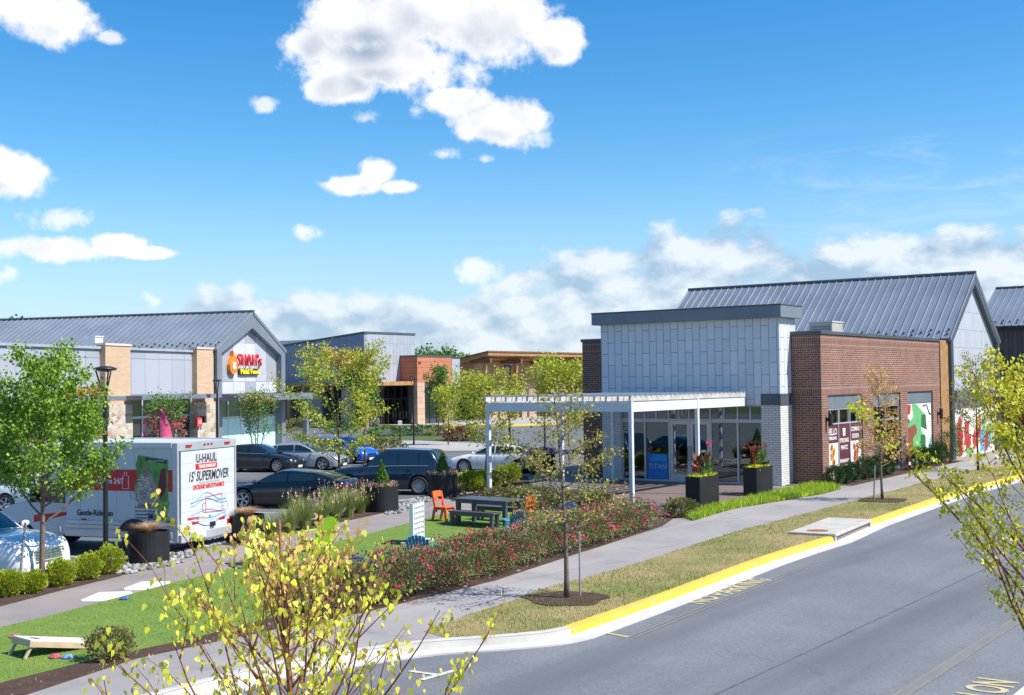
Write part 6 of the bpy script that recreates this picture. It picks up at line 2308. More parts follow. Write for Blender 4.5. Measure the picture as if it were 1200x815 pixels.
# distant posts
for (px, py, h, top, lb) in ((469, 527, 1.65, True, 'short black post with a white cap in front of the pale island'), (667, 546, 3.3, False, 'thin grey sign post beyond the pergola beam')):
    g = G(px, py, -.12)
    t = empty('bollard' if top else 'sign_post', (g.x, g.y, -.12), 0, lb, 'post')
    MB().tube([(0, 0, 0), (0, 0, h)], .05 if top else .04, 8).build('pole', M_POST if top else M_GRM, t)
    MB().box(-.13, -.05, h - .02, .13, .05, h + .32).build('cap', P('white_cap', (0.7, 0.7, 0.7), 0.5), t) if top else MB().box(-.05, -.06, h - .3, .05, -.045, h).build('plate', M_GRM, t)

g = G(430, 497, -.12)
t = empty('litter_bin', (G(446, 496, .0)), 0.4, 'dark bin standing before the glazed front of the grey hall', 'bin')
MB().lathe([(.35, 0), (.38, .05), (.38, 1.1), (.42, 1.15), (.40, 1.35), (.001, 1.4)], 18).build('body', P('bin_brown', (0.05, 0.03, 0.02), 0.6), t)
MB().lathe([(.20, 1.401), (.19, 1.45), (.001, 1.46)], 14).build('lid', M_BLK, t)

# pink feather flag
p0 = Vector((-.2855 * 57, 57, -.12))
t = empty('feather_flag', p0, rad(30), 'tall pink feather banner beside the red flowering tree', 'flag')
MB().tube([(0, 0, 0), (0, 0, 2.2), (.02, 0, 3.1), (.12, 0, 3.45)], [.03, .025, .015, .008], 6).build('pole', M_BLKF, t)
rows = []
for k in range(15):
    u = k / 14
    z = .9 + 2.5 * u
    wv = .10 * math.sin(u * 5)
    rows.append([(.03, 0, z), (.03 + .35 * (1 - .75 * u ** 3), .06 * math.sin(3 * u), z + .05), (.03 + .66 * (1 - u ** 3), wv, z + .02)])
o = MB().grid(rows).build('banner', P('pink_banner', (0.70, 0.10, 0.22), 0.6, 0, 0.25, 3), t, smooth=True)
sm = o.modifiers.new('shell', 'SOLIDIFY')
sm.thickness = .006

# ================================================================== VEGETATION
M_BARK = P('grey_brown_bark', (0.17, 0.125, 0.095), 0.85, 0, 0.25, 14, bump=.6, bscale=40)
M_BARKD = P('dark_bark', (0.075, 0.055, 0.045), 0.85, 0, 0.25, 14, bump=.6, bscale=40)
M_BARKR = P('reddish_bark', (0.23, 0.085, 0.052), 0.7, 0, 0.3, 18, bump=.5, bscale=50)
M_STAKE = P('weathered_stake', (0.26, 0.25, 0.24), 0.8, 0, 0.2, 8)

LF_BRIGHT = leaf_mat('leaf_bright_green', [(0.086, 0.171, 0.015), (0.154, 0.265, 0.023), (0.239, 0.342, 0.039)], 0.4)
LF_YG = leaf_mat('leaf_yellow_green', [(0.174, 0.239, 0.020), (0.304, 0.340, 0.027), (0.423, 0.395, 0.046), (0.230, 0.294, 0.027)], 0.5)
LF_OLIVE = leaf_mat('leaf_olive', [(0.153, 0.171, 0.032), (0.270, 0.261, 0.045), (0.378, 0.279, 0.072), (0.198, 0.225, 0.036)], 0.35)
LF_AUT = leaf_mat('leaf_autumn_olive', [(0.274, 0.216, 0.059), (0.490, 0.313, 0.099), (0.647, 0.373, 0.117), (0.313, 0.294, 0.059)], 0.35)
LF_MID = leaf_mat('leaf_mid_green', [(0.047, 0.115, 0.016), (0.095, 0.182, 0.027), (0.135, 0.230, 0.041)], 0.35)
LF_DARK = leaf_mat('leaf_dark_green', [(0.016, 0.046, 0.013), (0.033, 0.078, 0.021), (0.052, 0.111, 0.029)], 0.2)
LF_BOX = leaf_mat('leaf_lime_boxwood', [(0.156, 0.228, 0.014), (0.288, 0.336, 0.022), (0.396, 0.408, 0.036)], 0.35)
LF_ROSE = leaf_mat('leaf_rose', [(0.055, 0.108, 0.031), (0.117, 0.186, 0.055), (0.234, 0.234, 0.098), (0.332, 0.195, 0.117)], 0.25)
LF_SHRUB = leaf_mat('leaf_grey_green', [(0.090, 0.112, 0.030), (0.165, 0.173, 0.045), (0.225, 0.165, 0.075)], 0.25)
LF_RED = leaf_mat('leaf_burgundy', [(0.13, 0.03, 0.025), (0.22, 0.06, 0.045), (0.12, 0.07, 0.03)], 0.25)
LF_GOLD = leaf_mat('leaf_gold', [(0.385, 0.437, 0.027), (0.524, 0.524, 0.044), (0.570, 0.524, 0.079), (0.454, 0.489, 0.044), (0.541, 0.350, 0.123)], 0.5, 0.5)
LF_GOLD2 = leaf_mat('leaf_gold_lime', [(0.364, 0.396, 0.015), (0.475, 0.467, 0.028), (0.516, 0.475, 0.047), (0.411, 0.435, 0.024)], 0.5, 0.5)
LF_TAWNY = leaf_mat('leaf_tawny', [(0.50, 0.28, 0.10), (0.58, 0.36, 0.16), (0.45, 0.36, 0.06)], 0.45)
LF_ROSE2 = leaf_mat('leaf_rose_rusty', [(0.07, 0.085, 0.025), (0.12, 0.14, 0.04), (0.20, 0.16, 0.07), (0.26, 0.14, 0.08)], 0.25)
FL_RED = leaf_mat('petal_red', [(0.55, 0.015, 0.05), (0.62, 0.03, 0.10), (0.60, 0.09, 0.16)], 0.25)
FL_PINK = leaf_mat('petal_pink', [(0.60, 0.06, 0.16), (0.65, 0.13, 0.22), (0.5, 0.05, 0.12)], 0.3)
FL_MAUVE = leaf_mat('petal_mauve', [(0.38, 0.12, 0.22), (0.48, 0.25, 0.30), (0.30, 0.22, 0.10)], 0.3)
LF_DRY = leaf_mat('blade_straw', [(0.42, 0.27, 0.15), (0.52, 0.36, 0.22), (0.34, 0.22, 0.12)], 0.3)
LF_GRS = leaf_mat('blade_fountain', [(0.084, 0.154, 0.028), (0.196, 0.252, 0.056), (0.308, 0.308, 0.098)], 0.3)
LF_LIR = leaf_mat('blade_lime', [(0.179, 0.302, 0.014), (0.291, 0.403, 0.022), (0.381, 0.448, 0.034)], 0.35)
LF_CHART = leaf_mat('leaf_chartreuse', [(0.40, 0.45, 0.01), (0.52, 0.52, 0.02)], 0.35)
LF_CANNA = leaf_mat('leaf_canna_green', [(0.05, 0.12, 0.03), (0.12, 0.20, 0.06)], 0.35)
LF_CANNR = leaf_mat('leaf_canna_bronze', [(0.10, 0.012, 0.014), (0.16, 0.03, 0.02), (0.24, 0.07, 0.02)], 0.3)

T_DIAMOND = np.array([(0, 0, 0), (.36, .42, .07), (0, 1, 0), (-.36, .42, .07)], 'f')
T_HEART = np.array([(0, 0, 0), (.22, -.06, .06), (.40, .22, .16), (.28, .64, .12), (0, 1.08, -.10), (-.28, .64, .12), (-.40, .22, .16), (-.22, -.06, .06)], 'f')
T_OVAL = np.array([(0, 0, 0), (.20, .22, .05), (.24, .55, .06), (0, 1, 0), (-.24, .55, .06), (-.20, .22, .05)], 'f')


def leaves(name, pts, size, mat, parent=None, seed=1, templ=T_DIAMOND, droop=0.0, upright=0.0, vary=.35):
    r = np.random.RandomState(seed)
    p = np.asarray(pts, 'f').reshape(-1, 3)
    n = len(p)
    d = r.normal(0, 1, (n, 3))
    d[:, 2] += upright * 1.5 - droop * 2.2
    d /= np.linalg.norm(d, axis=1, keepdims=True) + 1e-9
    a = r.normal(0, 1, (n, 3))
    x = np.cross(d, a)
    x /= np.linalg.norm(x, axis=1, keepdims=True) + 1e-9
    z = np.cross(x, d)
    s = (size * r.uniform(1 - vary, 1 + vary, n))[:, None, None]
    v = p[:, None, :] + s * (templ[None, :, 0:1] * x[:, None, :] + templ[None, :, 1:2] * d[:, None, :] + templ[None, :, 2:3] * z[:, None, :])
    return fast_mesh(name, v.reshape(-1, 3), len(templ), mat, parent)


def polyline(p, d, L, n, wob, up, r):
    pts = [p.copy()]
    d = d.normalized()
    for i in range(n):
        d = (d + Vector((r.uniform(-wob, wob), r.uniform(-wob, wob), r.uniform(-wob, wob) + up))).normalized()
        pts.append(pts[-1] + d * L / n)
    return pts


def along(pts, t):
    f = t * (len(pts) - 1)
    i = min(int(f), len(pts) - 2)
    return pts[i].lerp(pts[i + 1], f - i), (pts[i + 1] - pts[i]).normalized()


def tree(name, label, base, H, R, c0, nb, nleaf, lsize, lmat, bark=None, seed=1, tr=.06, rise=48, group=None, shape=None, lean=(0, 0), clump=.16, templ=T_DIAMOND, droop=0.0,
         twigs=6, top_mat=None, stems=1, up=.10, sides=6, cat='tree', leafy_from=.35, cap=0.0, hmax=.96):
    """trunk, limbs and twigs grown from a seed, with leaf-sized faces set along the twigs"""
    r = random.Random(seed)
    t = empty(name, base, 0, label, cat, group)
    bark = bark or M_BARK
    shape = shape or (lambda u: math.sin(math.pi * min(1, .12 + .80 * u)) ** .7)
    wood = MB()
    spots, tops = [], []
    for st in range(stems):
        a0 = 2 * math.pi * st / max(1, stems) + r.uniform(0, 1)
        o = Vector((.08 * math.cos(a0), .08 * math.sin(a0), -.02)) if stems > 1 else Vector((0, 0, -.02))
        sd = Vector((lean[0], lean[1], 1)) if stems == 1 else Vector((.22 * math.cos(a0), .22 * math.sin(a0), 1))
        trunk = polyline(o, sd, H * .97, 9, .035, .05, r)
        rad_ = [tr * (1.25 if i == 0 else 1) * (1 - .86 * i / (len(trunk) - 1)) + .004 for i in range(len(trunk))]
        wood.tube(trunk, rad_, sides + 2)
        for b in range(nb):
            u = (b + r.uniform(.1, .9)) / nb
            h = c0 + (H * hmax - c0) * u ** 1.05
            p, td = along(trunk, max(.02, min(.985, h / (H * .97))))
            az = b * 2.39996 + r.uniform(-.5, .5) + st
            Rb = R * shape(u) * r.uniform(.72, 1.08)
            el = rad(rise + 18 * u + r.uniform(-9, 9))
            d = Vector((math.cos(az) * math.cos(el), math.sin(az) * math.cos(el), math.sin(el)))
            L = max(.15, Rb / max(.35, math.cos(el)))
            L = min(L, max(.2, (H * 1.0 - cap * Rb - h) / max(.25, math.sin(el)) + (.2 if not cap else .05)))
            br = polyline(p, d, L, 6, .10, up * (1 - u), r)
            r0 = max(.006, tr * (.42 - .22 * u))
            wood.tube(br, [r0 * (1 - .80 * i / 6) for i in range(7)], sides - 1, cap=False)
            for q in range(4):
                tt = r.uniform(leafy_from, 1)
                spots.append((along(br, tt)[0], .5 * L))
            for k in range(twigs):
                tt = .22 + .78 * (k + r.random()) / twigs
                q, qd = along(br, min(1, tt))
                sdv = qd.cross(Vector((0, 0, 1))).normalized() * (1 if k % 2 else -1)
                td2 = (qd * r.uniform(.4, .9) + sdv * r.uniform(.5, 1.0) + Vector((0, 0, r.uniform(-.15, .5)))).normalized()
                tw = polyline(q, td2, L * r.uniform(.22, .42) * (1.15 - .5 * tt), 3, .16, .03, r)
                wood.tube(tw, [r0 * .36, r0 * .28, r0 * .2, .002], 4, cap=False)
                for v in (.35, .6, .8, 1.0):
                    spots.append((along(tw, v)[0], L))
                    if u > .8:
                        tops.append(along(tw, v)[0])
            if u > .75:
                tops.append(br[-1])
    wood.build('trunk', bark, t, smooth=True, fix=False)
    rs = np.random.RandomState(seed)
    P_ = np.array([tuple(s[0]) for s in spots], 'f')
    wt = np.array([s[1] * (0.25 + rs.rand() * 1.5) for s in spots])
    idx = rs.choice(len(P_), nleaf, p=wt / wt.sum())
    pts = P_[idx] + rs.normal(0, 1, (nleaf, 3)) * clump * np.array([1, 1, .8])
    leaves('crown', pts, lsize, lmat, t, seed, templ, droop)
    if top_mat:
        T_ = np.array([tuple(p) for p in tops], 'f')
        k = int(nleaf * .12)
        leaves('dry_leaves', T_[rs.choice(len(T_), k)] + rs.normal(0, 1, (k, 3)) * clump, lsize, top_mat, t, seed + 5, templ, droop)
    return t


def stake(px, py, h, label, lean=0.0, mat=None, r=.028, z=0.0):
    p = G(px, py, z)
    t = MB().tube([(0, 0, -.02), (lean * h * .5, 0, h * .5), (lean * h, 0, h)], [r, r, r * .9], 8).build('tree_stake', mat or M_STAKE, None, loc=p)
    tag(t, label, 'stake', 'tree stakes')
    return t


# -- street and lawn trees
g = G(49, 688)
tree('street_tree', 'leafy bright green young tree with two stakes at the left edge before the white SUV', g, 4.95, 2.1, 1.35, 28, 15500, .08, LF_BRIGHT, M_BARK, 11, .065, 26, clump=.11, twigs=8, group='young trees', shape=lambda u: 1.0 - .62 * u)
stake(22, 692, 1.45, 'grey stake left of the bright green tree', .10)
stake(76, 676, 1.15, 'grey stake right of the bright green tree', -.10)
g = G(664, 702)
tree('street_tree', 'sparse olive leaved young tree on the verge by the bare concrete kerb end', g, 4.25, 1.8, 1.3, 24, 2700, .062, LF_OLIVE, M_BARK, 21, .05, 12, up=.04, clump=.08, twigs=7, group='young trees',
     shape=lambda u: 1.0 - .78 * u)
tree_strap = MB().tube([G(664, 702) + Vector((.05, 0, .95)), G(672, 700) + Vector((.05, .0, .97)), G(679, 700) + Vector((.03, 0, 1.0))], .012, 6).build('tree_tie', M_BLK)
tag(tree_strap, 'dark strap tying the sparse olive tree to its metal stake', 'strap')
stake(680, 700, 1.32, 'thin silver metal stake beside the sparse olive tree on the verge', 0.0, P('galvanised', (0.42, 0.44, 0.46), 0.45, .4), .02)
g = G(1034, 586)
tree('street_tree', 'thin brown and gold young tree on the verge before the poster window', g, 4.55, 1.25, 1.1, 26, 2500, .07, LF_AUT, M_BARK, 31, .045, 24, up=.06, clump=.08, twigs=6, group='young trees', shape=lambda u: .9 - .6 * u)
stake(1024, 588, 1.25, 'grey stake beside the brown and gold young tree', .05)
g = Vector((.3745 * 57, 57, 0))
tree('street_tree', 'thin olive young tree in front of the white barn gable', g, 5.2, 1.8, 1.3, 24, 3600, .085, LF_OLIVE, M_BARKD, 41, .05, 22, up=.06, clump=.11, group='young trees', shape=lambda u: .95 - .6 * u)
# -- parking lot trees
tree('parking_tree', 'bushy yellow green young tree between the charcoal sedan and the navy SUV', Vector((-.1405 * 55, 55, -.1)), 5.75, 2.7, .8, 26, 8500, .10, LF_YG, M_BARKD, 51, .06, 24, up=.06, clump=.15, twigs=7, group='parking lot trees', top_mat=LF_AUT)
tree('parking_tree', 'dark green tree just behind the bushy yellow green one', Vector((-.1195 * 66, 66, -.1)), 6.0, 1.35, 2.6, 16, 3600, .13, LF_MID, M_BARKD, 52, .06, 35, clump=.18, group='parking lot trees')
tree('parking_tree', 'rounded yellow green tree left of the pergola before the pale sedan', Vector((-.0225 * 57.5, 57.5, -.1)), 4.65, 2.15, 1.3, 24, 7000, .10, LF_YG, M_BARK, 53, .05, 26, up=.06, clump=.17, twigs=7, group='parking lot trees')
tree('parking_tree', 'spreading yellow green tree beyond the pergola beam', Vector((.0385 * 70, 70, -.1)), 5.35, 2.5, 1.8, 24, 6500, .13, LF_YG, M_BARKD, 54, .06, 28, up=.06, clump=.2, twigs=7, group='parking lot trees')
tree('parking_tree', 'small upright green tree before the orange tiled shop', Vector((-.0605 * 104, 104, -.1)), 5.6, 1.0, 1.6, 16, 2200, .16, LF_MID, M_BARKD, 55, .05, 50, clump=.2, group='parking lot trees')
tree('parking_tree', 'pale green small tree right of the upright green one', Vector((-.0525 * 88, 88, -.1)), 3.9, 1.1, 1.0, 14, 2000, .15, LF_YG, M_BARKD, 56, .04, 50, clump=.2, group='parking lot trees')
tree('crape_myrtle', 'many stemmed shrubby tree with tawny seed heads before the teal glass', Vector((-.2075 * 72, 72, -.1)), 3.7, 1.3, 1.2, 9, 2600, .11, LF_MID, M_BARK, 57, .035, 55, clump=.16, stems=4, group='flowering trees', top_mat=LF_TAWNY)
tp = tree('crape_myrtle', 'many stemmed small tree covered in pink blossom behind the moving truck', Vector((-.279 * 62, 62, -.1)), 3.6, 1.35, 1.1, 9, 2600, .11, LF_MID, M_BARK, 58, .035, 55, clump=.16, stems=4, group='flowering trees')
rs = np.random.RandomState(8)
bl = []
for k in range(26):
    a, u = rs.uniform(0, 6.28), rs.uniform(0, 1)
    c = np.array([1.2 * math.cos(a) * math.sqrt(u), 1.2 * math.sin(a) * math.sqrt(u), 3.45 - .9 * u - .9 * rs.rand()])
    bl.append(c + rs.normal(0, .10, (55, 3)))
leaves('blossom', np.concatenate(bl), .075, FL_PINK, tp, 9)
for i, (kx, d_, h_) in enumerate(((-.40, 60, 3.6), (-.345, 63, 3.4))):
    t_ = tree('crape_myrtle', ('small tree with pink blossom half hidden at the left edge behind the green street tree', 'small tree with pink blossom between the green street tree and the tan pier')[i], Vector((kx * d_, d_, -.1)), h_, 1.2, 1.1, 9, 2200, .11, LF_MID, M_BARK, 70 + i, .035, 55, clump=.16, stems=4, group='flowering trees')
    b2 = np.concatenate([np.array([rs.uniform(-1, 1), rs.uniform(-1, 1), rs.uniform(1.9, h_)]) + rs.normal(0, .1, (50, 3)) for _ in range(14)])
    leaves('blossom', b2, .075, FL_PINK, t_, 80 + i)
# -- distant crowns above the roofs
for i, (px, D, H, R_, lb) in enumerate(((15, 150, 12.5, 1.3, 'small green treetop showing over the long roof at the left edge'), (492, 250, 9.7, 5, 'dark wooded crown left of the three over the orange shop'),
                                        (510, 255, 10.1, 5.5, 'dark wooded crown in the middle of the three over the orange shop'), (531, 260, 9.4, 4.5, 'dark wooded crown right of the three over the orange shop'))):
    x = (px - 600) / FPX * D
    tree('distant_tree', lb, Vector((x, D, -.3)), H, R_, 2.5, 18, 3200, .55, LF_MID, M_BARKD, 90 + i, .22, 35, clump=.8, group='distant trees')

# -- golden trees on the camera's side of the street
y0 = 9.0
tree('golden_tree', 'yellow leaved young tree with upright red brown stems at the bottom centre of the view', Vector(((351.5 - 600) / FPX * y0, y0, 0)), 3.45, 1.5, .5, 36, 2500, .041, LF_GOLD, M_BARKR, 105, .042, 46, clump=.05, templ=T_HEART, droop=1.3,
     twigs=5, group='golden trees', shape=lambda u: 1.0 if u < .6 else 1.0 - 1.6 * (u - .6), up=.06, sides=7, top_mat=LF_TAWNY, leafy_from=.3, cap=.36, hmax=.80)
y1 = 13.0
tree('golden_tree', 'lime yellow young tree with a fan of dark stems at the right edge', Vector(((1230 - 600) / FPX * y1, y1, 0)), 4.6, 1.6, .9, 46, 9500, .039, LF_GOLD2, M_BARKR, 122, .05, 48, clump=.045, templ=T_HEART, droop=.5,
     twigs=6, group='golden trees', shape=lambda u: 1.05 - .45 * u, up=.08, sides=7, leafy_from=.3, cap=.3, hmax=.88)


# -- shrubs
def lump(seed, rx, ry, h, n, shell=.55, flat=0.0):
    rs = np.random.RandomState(seed)
    u = rs.normal(0, 1, (n, 3))
    u /= np.linalg.norm(u, axis=1, keepdims=True)
    k = (shell + (1 - shell) * rs.rand(n)) * (1 + .16 * np.sin(u[:, 0] * 5 + seed) * np.cos(u[:, 1] * 4 + seed * 2) + .10 * np.sin(u[:, 2] * 7 + u[:, 0] * 6 + seed))
    z = u[:, 2] * k * h / 2 + h / 2
    return np.stack([u[:, 0] * k * rx, u[:, 1] * k * ry, np.maximum(z, .03)], 1)


def core(parent, rx, ry, h, mat, seed):
    """twiggy heart of a shrub"""
    mb = MB()
    r = random.Random(seed)
    for k in range(9):
        a = r.uniform(0, 6.28)
        e = Vector((math.cos(a) * rx * r.uniform(.2, .75), math.sin(a) * ry * r.uniform(.2, .75), h * r.uniform(.55, .9)))
        mb.tube([(e.x * .08, e.y * .08, 0), (e.x * .5, e.y * .5, e.z * .55), e], [.012, .009, .004], 4, cap=False)
    return mb.build('stem', mat, parent, fix=False)


BUSH_CACHE = {}


def bush(name, label, p, rx, ry, h, n, ls, mat, seed, group, cat='shrub', templ=T_DIAMOND, upright=.2, flowers=None, rot=0.0, scale=1.0, key=None):
    t = empty(name, p, rot, label, cat, group)
    if key and key in BUSH_CACHE:
        for src in BUSH_CACHE[key]:
            c = src.copy()
            COL.objects.link(c)
            c.parent = t
        t.scale = (scale, scale, scale)
        return t
    kids = [core(t, rx, ry, h, M_BARKD, seed)]
    pts = lump(seed, rx, ry, h, n)
    kids.append(leaves('foliage', pts, ls, mat, t, seed, templ, 0, upright))
    if flowers:
        fm, k, fs = flowers
        rs = np.random.RandomState(seed + 3)
        f = lump(seed, rx * 1.03, ry * 1.03, h * 1.04, k * 3, .97)
        f = f[f[:, 2] > h * .38][:k]
        f = np.repeat(f, 7, axis=0) + rs.normal(0, fs * .45, (len(f) * 7, 3))
        kids.append(leaves('blossom', f, fs, fm, t, seed + 4, T_DIAMOND, 0, .5))
    if key:
        BUSH_CACHE[key] = kids
    t.scale = (scale, scale, scale)
    return t


GRP_LIME = 'lime boxwoods in the left bed'
for i, (px, py, r_, h, lb) in enumerate(((6, 701, .34, .62, 'lime boxwood cut by the left edge'), (33, 697, .36, .52, 'loose open lime boxwood left of the green tree trunk'), (66, 689, .36, .66, 'rounded lime boxwood right of the green tree trunk'),
                                         (99, 681, .37, .66, 'lime boxwood second from the lamp post'), (124, 674, .40, .74, 'lime boxwood right at the lamp post foot'))):
    g = G(px, py)
    bush('lime_boxwood', lb, Vector((g.x, g.y + r_ * .6, 0)), r_ * .86, r_ * .86, h * .88, 3000, .045, LF_BOX, 200 + i, GRP_LIME, upright=.7)
GRP2 = 'lime boxwoods by the pergola post'
for i, (px, py, r_, h) in enumerate(((545, 577, .42, .80), (554, 577.5, .42, .82), (566, 575, .42, .82), (577, 573, .42, .80), (588, 570, .45, .84), (600, 567, .45, .88))):
    g = G(px, py)
    bush('lime_boxwood', ('lime boxwood leftmost of the clump by the pergola post', 'lime boxwood second from the left of the pergola post clump', 'lime boxwood just left of the white pergola post', 'lime boxwood just right of the white pergola post', 'lime boxwood second from the right of the pergola post clump',
                          'tallest lime boxwood at the right end of the pergola post clump')[i], Vector((g.x, g.y + .3, 0)), r_ * .9, r_ * .9, h, 2200, .06, LF_BOX, 220 + i, GRP2, upright=.7)
GRP3 = 'dark boxwoods along the brick wall'
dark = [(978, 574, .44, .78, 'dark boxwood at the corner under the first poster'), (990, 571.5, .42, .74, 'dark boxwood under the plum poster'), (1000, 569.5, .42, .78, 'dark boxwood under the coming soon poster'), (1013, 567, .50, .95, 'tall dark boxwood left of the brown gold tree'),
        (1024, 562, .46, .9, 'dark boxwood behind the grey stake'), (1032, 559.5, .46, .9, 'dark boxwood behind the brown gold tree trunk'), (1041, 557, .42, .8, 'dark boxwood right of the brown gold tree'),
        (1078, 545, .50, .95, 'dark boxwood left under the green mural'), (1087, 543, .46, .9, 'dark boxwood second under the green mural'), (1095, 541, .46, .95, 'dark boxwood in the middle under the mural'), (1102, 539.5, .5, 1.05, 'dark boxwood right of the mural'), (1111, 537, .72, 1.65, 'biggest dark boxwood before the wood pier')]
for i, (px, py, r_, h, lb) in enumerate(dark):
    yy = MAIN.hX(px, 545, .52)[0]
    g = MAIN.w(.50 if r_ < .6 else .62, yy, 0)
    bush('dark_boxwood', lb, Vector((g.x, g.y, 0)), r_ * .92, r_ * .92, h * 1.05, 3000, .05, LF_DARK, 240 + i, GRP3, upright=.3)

# rose hedge
GRP4 = 'rose bushes of the red flowering hedge'
edge = [G(x, y) for x, y in ((398, 728), (425, 720), (503, 700), (580, 681), (632, 664), (684, 647), (730, 634), (772, 621))]
seg = [0]
for a, b in zip(edge[:-1], edge[1:]):
    seg.append(seg[-1] + (b - a).length)
nr = 22
places = ['far left end', 'left end', 'part left of the white game frame', 'part near the blue chair', 'middle', 'part near the staked tree', 'part right of the staked tree', 'right end by the patio']
for i in range(nr):
    s = seg[-1] * (i + .5) / nr
    k = max(j for j in range(len(seg)) if seg[j] <= s)
    k = min(k, len(edge) - 2)
    p = edge[k].lerp(edge[k + 1], (s - seg[k]) / (seg[k + 1] - seg[k]))
    for row in (0, 1):
        off = Vector((-.80, .58, 0)) * (.72 + .95 * row) + SDIR * (.35 * row + RND.uniform(-.12, .12))
        bush('rose_bush', 'red flowering rose bush in the hedge row along the sidewalk' if row == 0 else 'red flowering rose bush in the hedge row next to the lawn', p + off, .72, .72, .72 + RND.uniform(-.05, .12), 2200, .05, LF_ROSE2 if (i * 2 + row) % 6 in (1, 4) else LF_ROSE, 300 + (i * 2 + row) % 6,
             GRP4, flowers=(FL_RED, 24, .045), rot=RND.uniform(0, 6.28), scale=RND.uniform(.80, 1.22), key='rose%d' % ((i * 2 + row) % 6))
# mixed shrubs
g = G(122, 778)
bush('small_shrub', 'small olive shrub at the bottom left edge of the lawn beside the cornhole board', Vector((g.x, g.y + .25, 0)), .40, .36, .52, 1500, .045, LF_SHRUB, 401, None, upright=.6)
for i, (px, py, r_, h, lb) in enumerate(((584, 592, .6, .62, 'grey green mound behind the left end of the outdoor table'), (605, 593, .62, .6, 'grey green mound behind the middle of the outdoor table'), (628, 596, .75, .8, 'tall grey green mound behind the orange red chair'),
                                         (652, 597, .7, .7, 'grey green mound left of the staked tree crown'), (676, 600, .7, .72, 'grey green mound right of the orange red chair behind the sparse tree'), (699, 601, .6, .7, 'grey green mound left of the front pergola post'), (800, 607, .52, .60, 'round grey green mound at the left end of the lime border'))):
    g = G(px, py)
    bush('mounded_shrub', lb, Vector((g.x, g.y + .3, 0)), r_, r_, h, 1300, .075, LF_SHRUB, 410 + i, 'grey green mounds round the patio', upright=.5)
for i, (px, py, r_, h, m_, lb) in enumerate(((452, 513, 1.6, .9, LF_MID, 'low green shrub on the far island left of the slim lamp'), (500, 511, 2.2, .9, LF_MID, 'low dark shrub on the far island right of the slim lamp'), (522, 512, 2.0, .8, LF_SHRUB, 'low olive shrub on the far island right end'), (538, 517, 1.4, 1.1, LF_RED, 'burgundy shrub on the far island'),
                                             (700, 502, 2.2, 1.5, LF_RED, 'wide burgundy shrub before the timber hall'), (672, 497, 2.0, 1.4, LF_CHART, 'yellow flowering shrub before the timber hall'), (430, 527, 1.7, .9, LF_MID, 'low green hedge clump right of the blue car'), (448, 531, 1.5, .9, LF_SHRUB, 'low olive hedge clump behind the navy SUV'),
                                             (350, 505, 1.8, 1.2, LF_SHRUB, 'shrub before the grey hall canopy'), (395, 508, 1.8, 1.1, LF_MID, 'green shrub before the grey hall'))):
    g = G(px, py, -.12)
    bush('low_shrub', lb, Vector((g.x, g.y, -.1)), r_, r_ * .8, h, 900, .17, m_, 430 + i, 'shrubs on the far islands')

# ornamental grasses


def tuft(name, label, p, h, n, w, mat, seed, group, plume=None, spread=.45, parent=None):
    rs = np.random.RandomState(seed)
    t = parent or empty(name, p, 0, label, 'ornamental grass', group)
    a = rs.uniform(0, 6.28, n)
    o = rs.uniform(0, .14, n) * spread * 2
    base = np.stack([np.cos(a) * o, np.sin(a) * o, np.zeros(n)], 1)
    hh = h * rs.uniform(.55, 1.05, n)
    ln = spread * rs.uniform(.2, 1.0, n)
    pv = np.stack([-np.sin(a), np.cos(a), 0 * a], 1) * w / 2
    rings = []
    for u in (0, .35, .7, 1.0):
        c = base + np.stack([np.cos(a) * ln * u ** 1.8, np.sin(a) * ln * u ** 1.8, hh * (u - .22 * u ** 3)], 1)
        k = (1 - u * .85)
        rings.append((c - pv * k, c + pv * k))
    quads = []
    for (l0, r0), (l1, r1) in zip(rings[:-1], rings[1:]):
        quads.append(np.stack([l0, r0, r1, l1], 1))
    fast_mesh('blade', np.stack(quads, 1).reshape(-1, 3), 4, mat, t)
    if plume:
        k = 13
        tip = rings[-1][0][:k]
        pp_ = np.concatenate([tip + np.array([0, 0, .05 * j]) + rs.normal(0, .012, (k, 3)) for j in range(5)])
        leaves('plume', pp_, .07, plume, t, seed + 1, T_OVAL, 0, 1.6)
    return t


GRP5 = 'fountain grasses before the black car'
for i, (px, py) in enumerate(((318, 634), (338, 628), (357, 622), (376, 616), (392, 612), (408, 607), (422, 602), (350, 613), (385, 604), (408, 598), (432, 598))):
    g = G(px, py)
    tuft('fountain_grass', ('green fountain grass beside the dry planter at the truck corner', 'fountain grass second from the dry planter', 'fountain grass behind the lime chair', 'fountain grass left of the yellow tree top', 'fountain grass right of the yellow tree top', 'plumed fountain grass under the red tail lamp', 'plumed fountain grass nearest the conical shrub planter',
                            'fountain grass in the back row behind the lime chair', 'fountain grass in the back row before the black car door', 'fountain grass in the back row below the tail lamp', 'fountain grass in the back row beside the conical shrub planter')[i], Vector((g.x, g.y + .1, 0)), .95 + .12 * (i % 3), 420, .018, LF_GRS, 500 + i, GRP5, LF_DRY if i not in (0, 1) else None, .55)
for i, (px, py) in enumerate(((530, 582), (540, 580))):
    g = G(px, py)
    tuft('fountain_grass', ('low grey grass clump right of the conical evergreen planter', 'low grey grass clump left of the lime boxwoods')[i], Vector((g.x, g.y, 0)), .6, 300, .02, LF_SHRUB, 530 + i, 'low grass clumps in the corner bed', None, .4)

# lime border grass
rs = np.random.RandomState(77)
LIR_POLY = [(p.x, p.y) for p in lir]
lp = scatter(LIR_POLY, 60000, .01, 14)
tag(blades('lime_grass', lp, .22, .03, LF_LIR, 15, .9), 'bright lime border grass between the box planters and the sidewalk', 'grass', None, 'stuff')

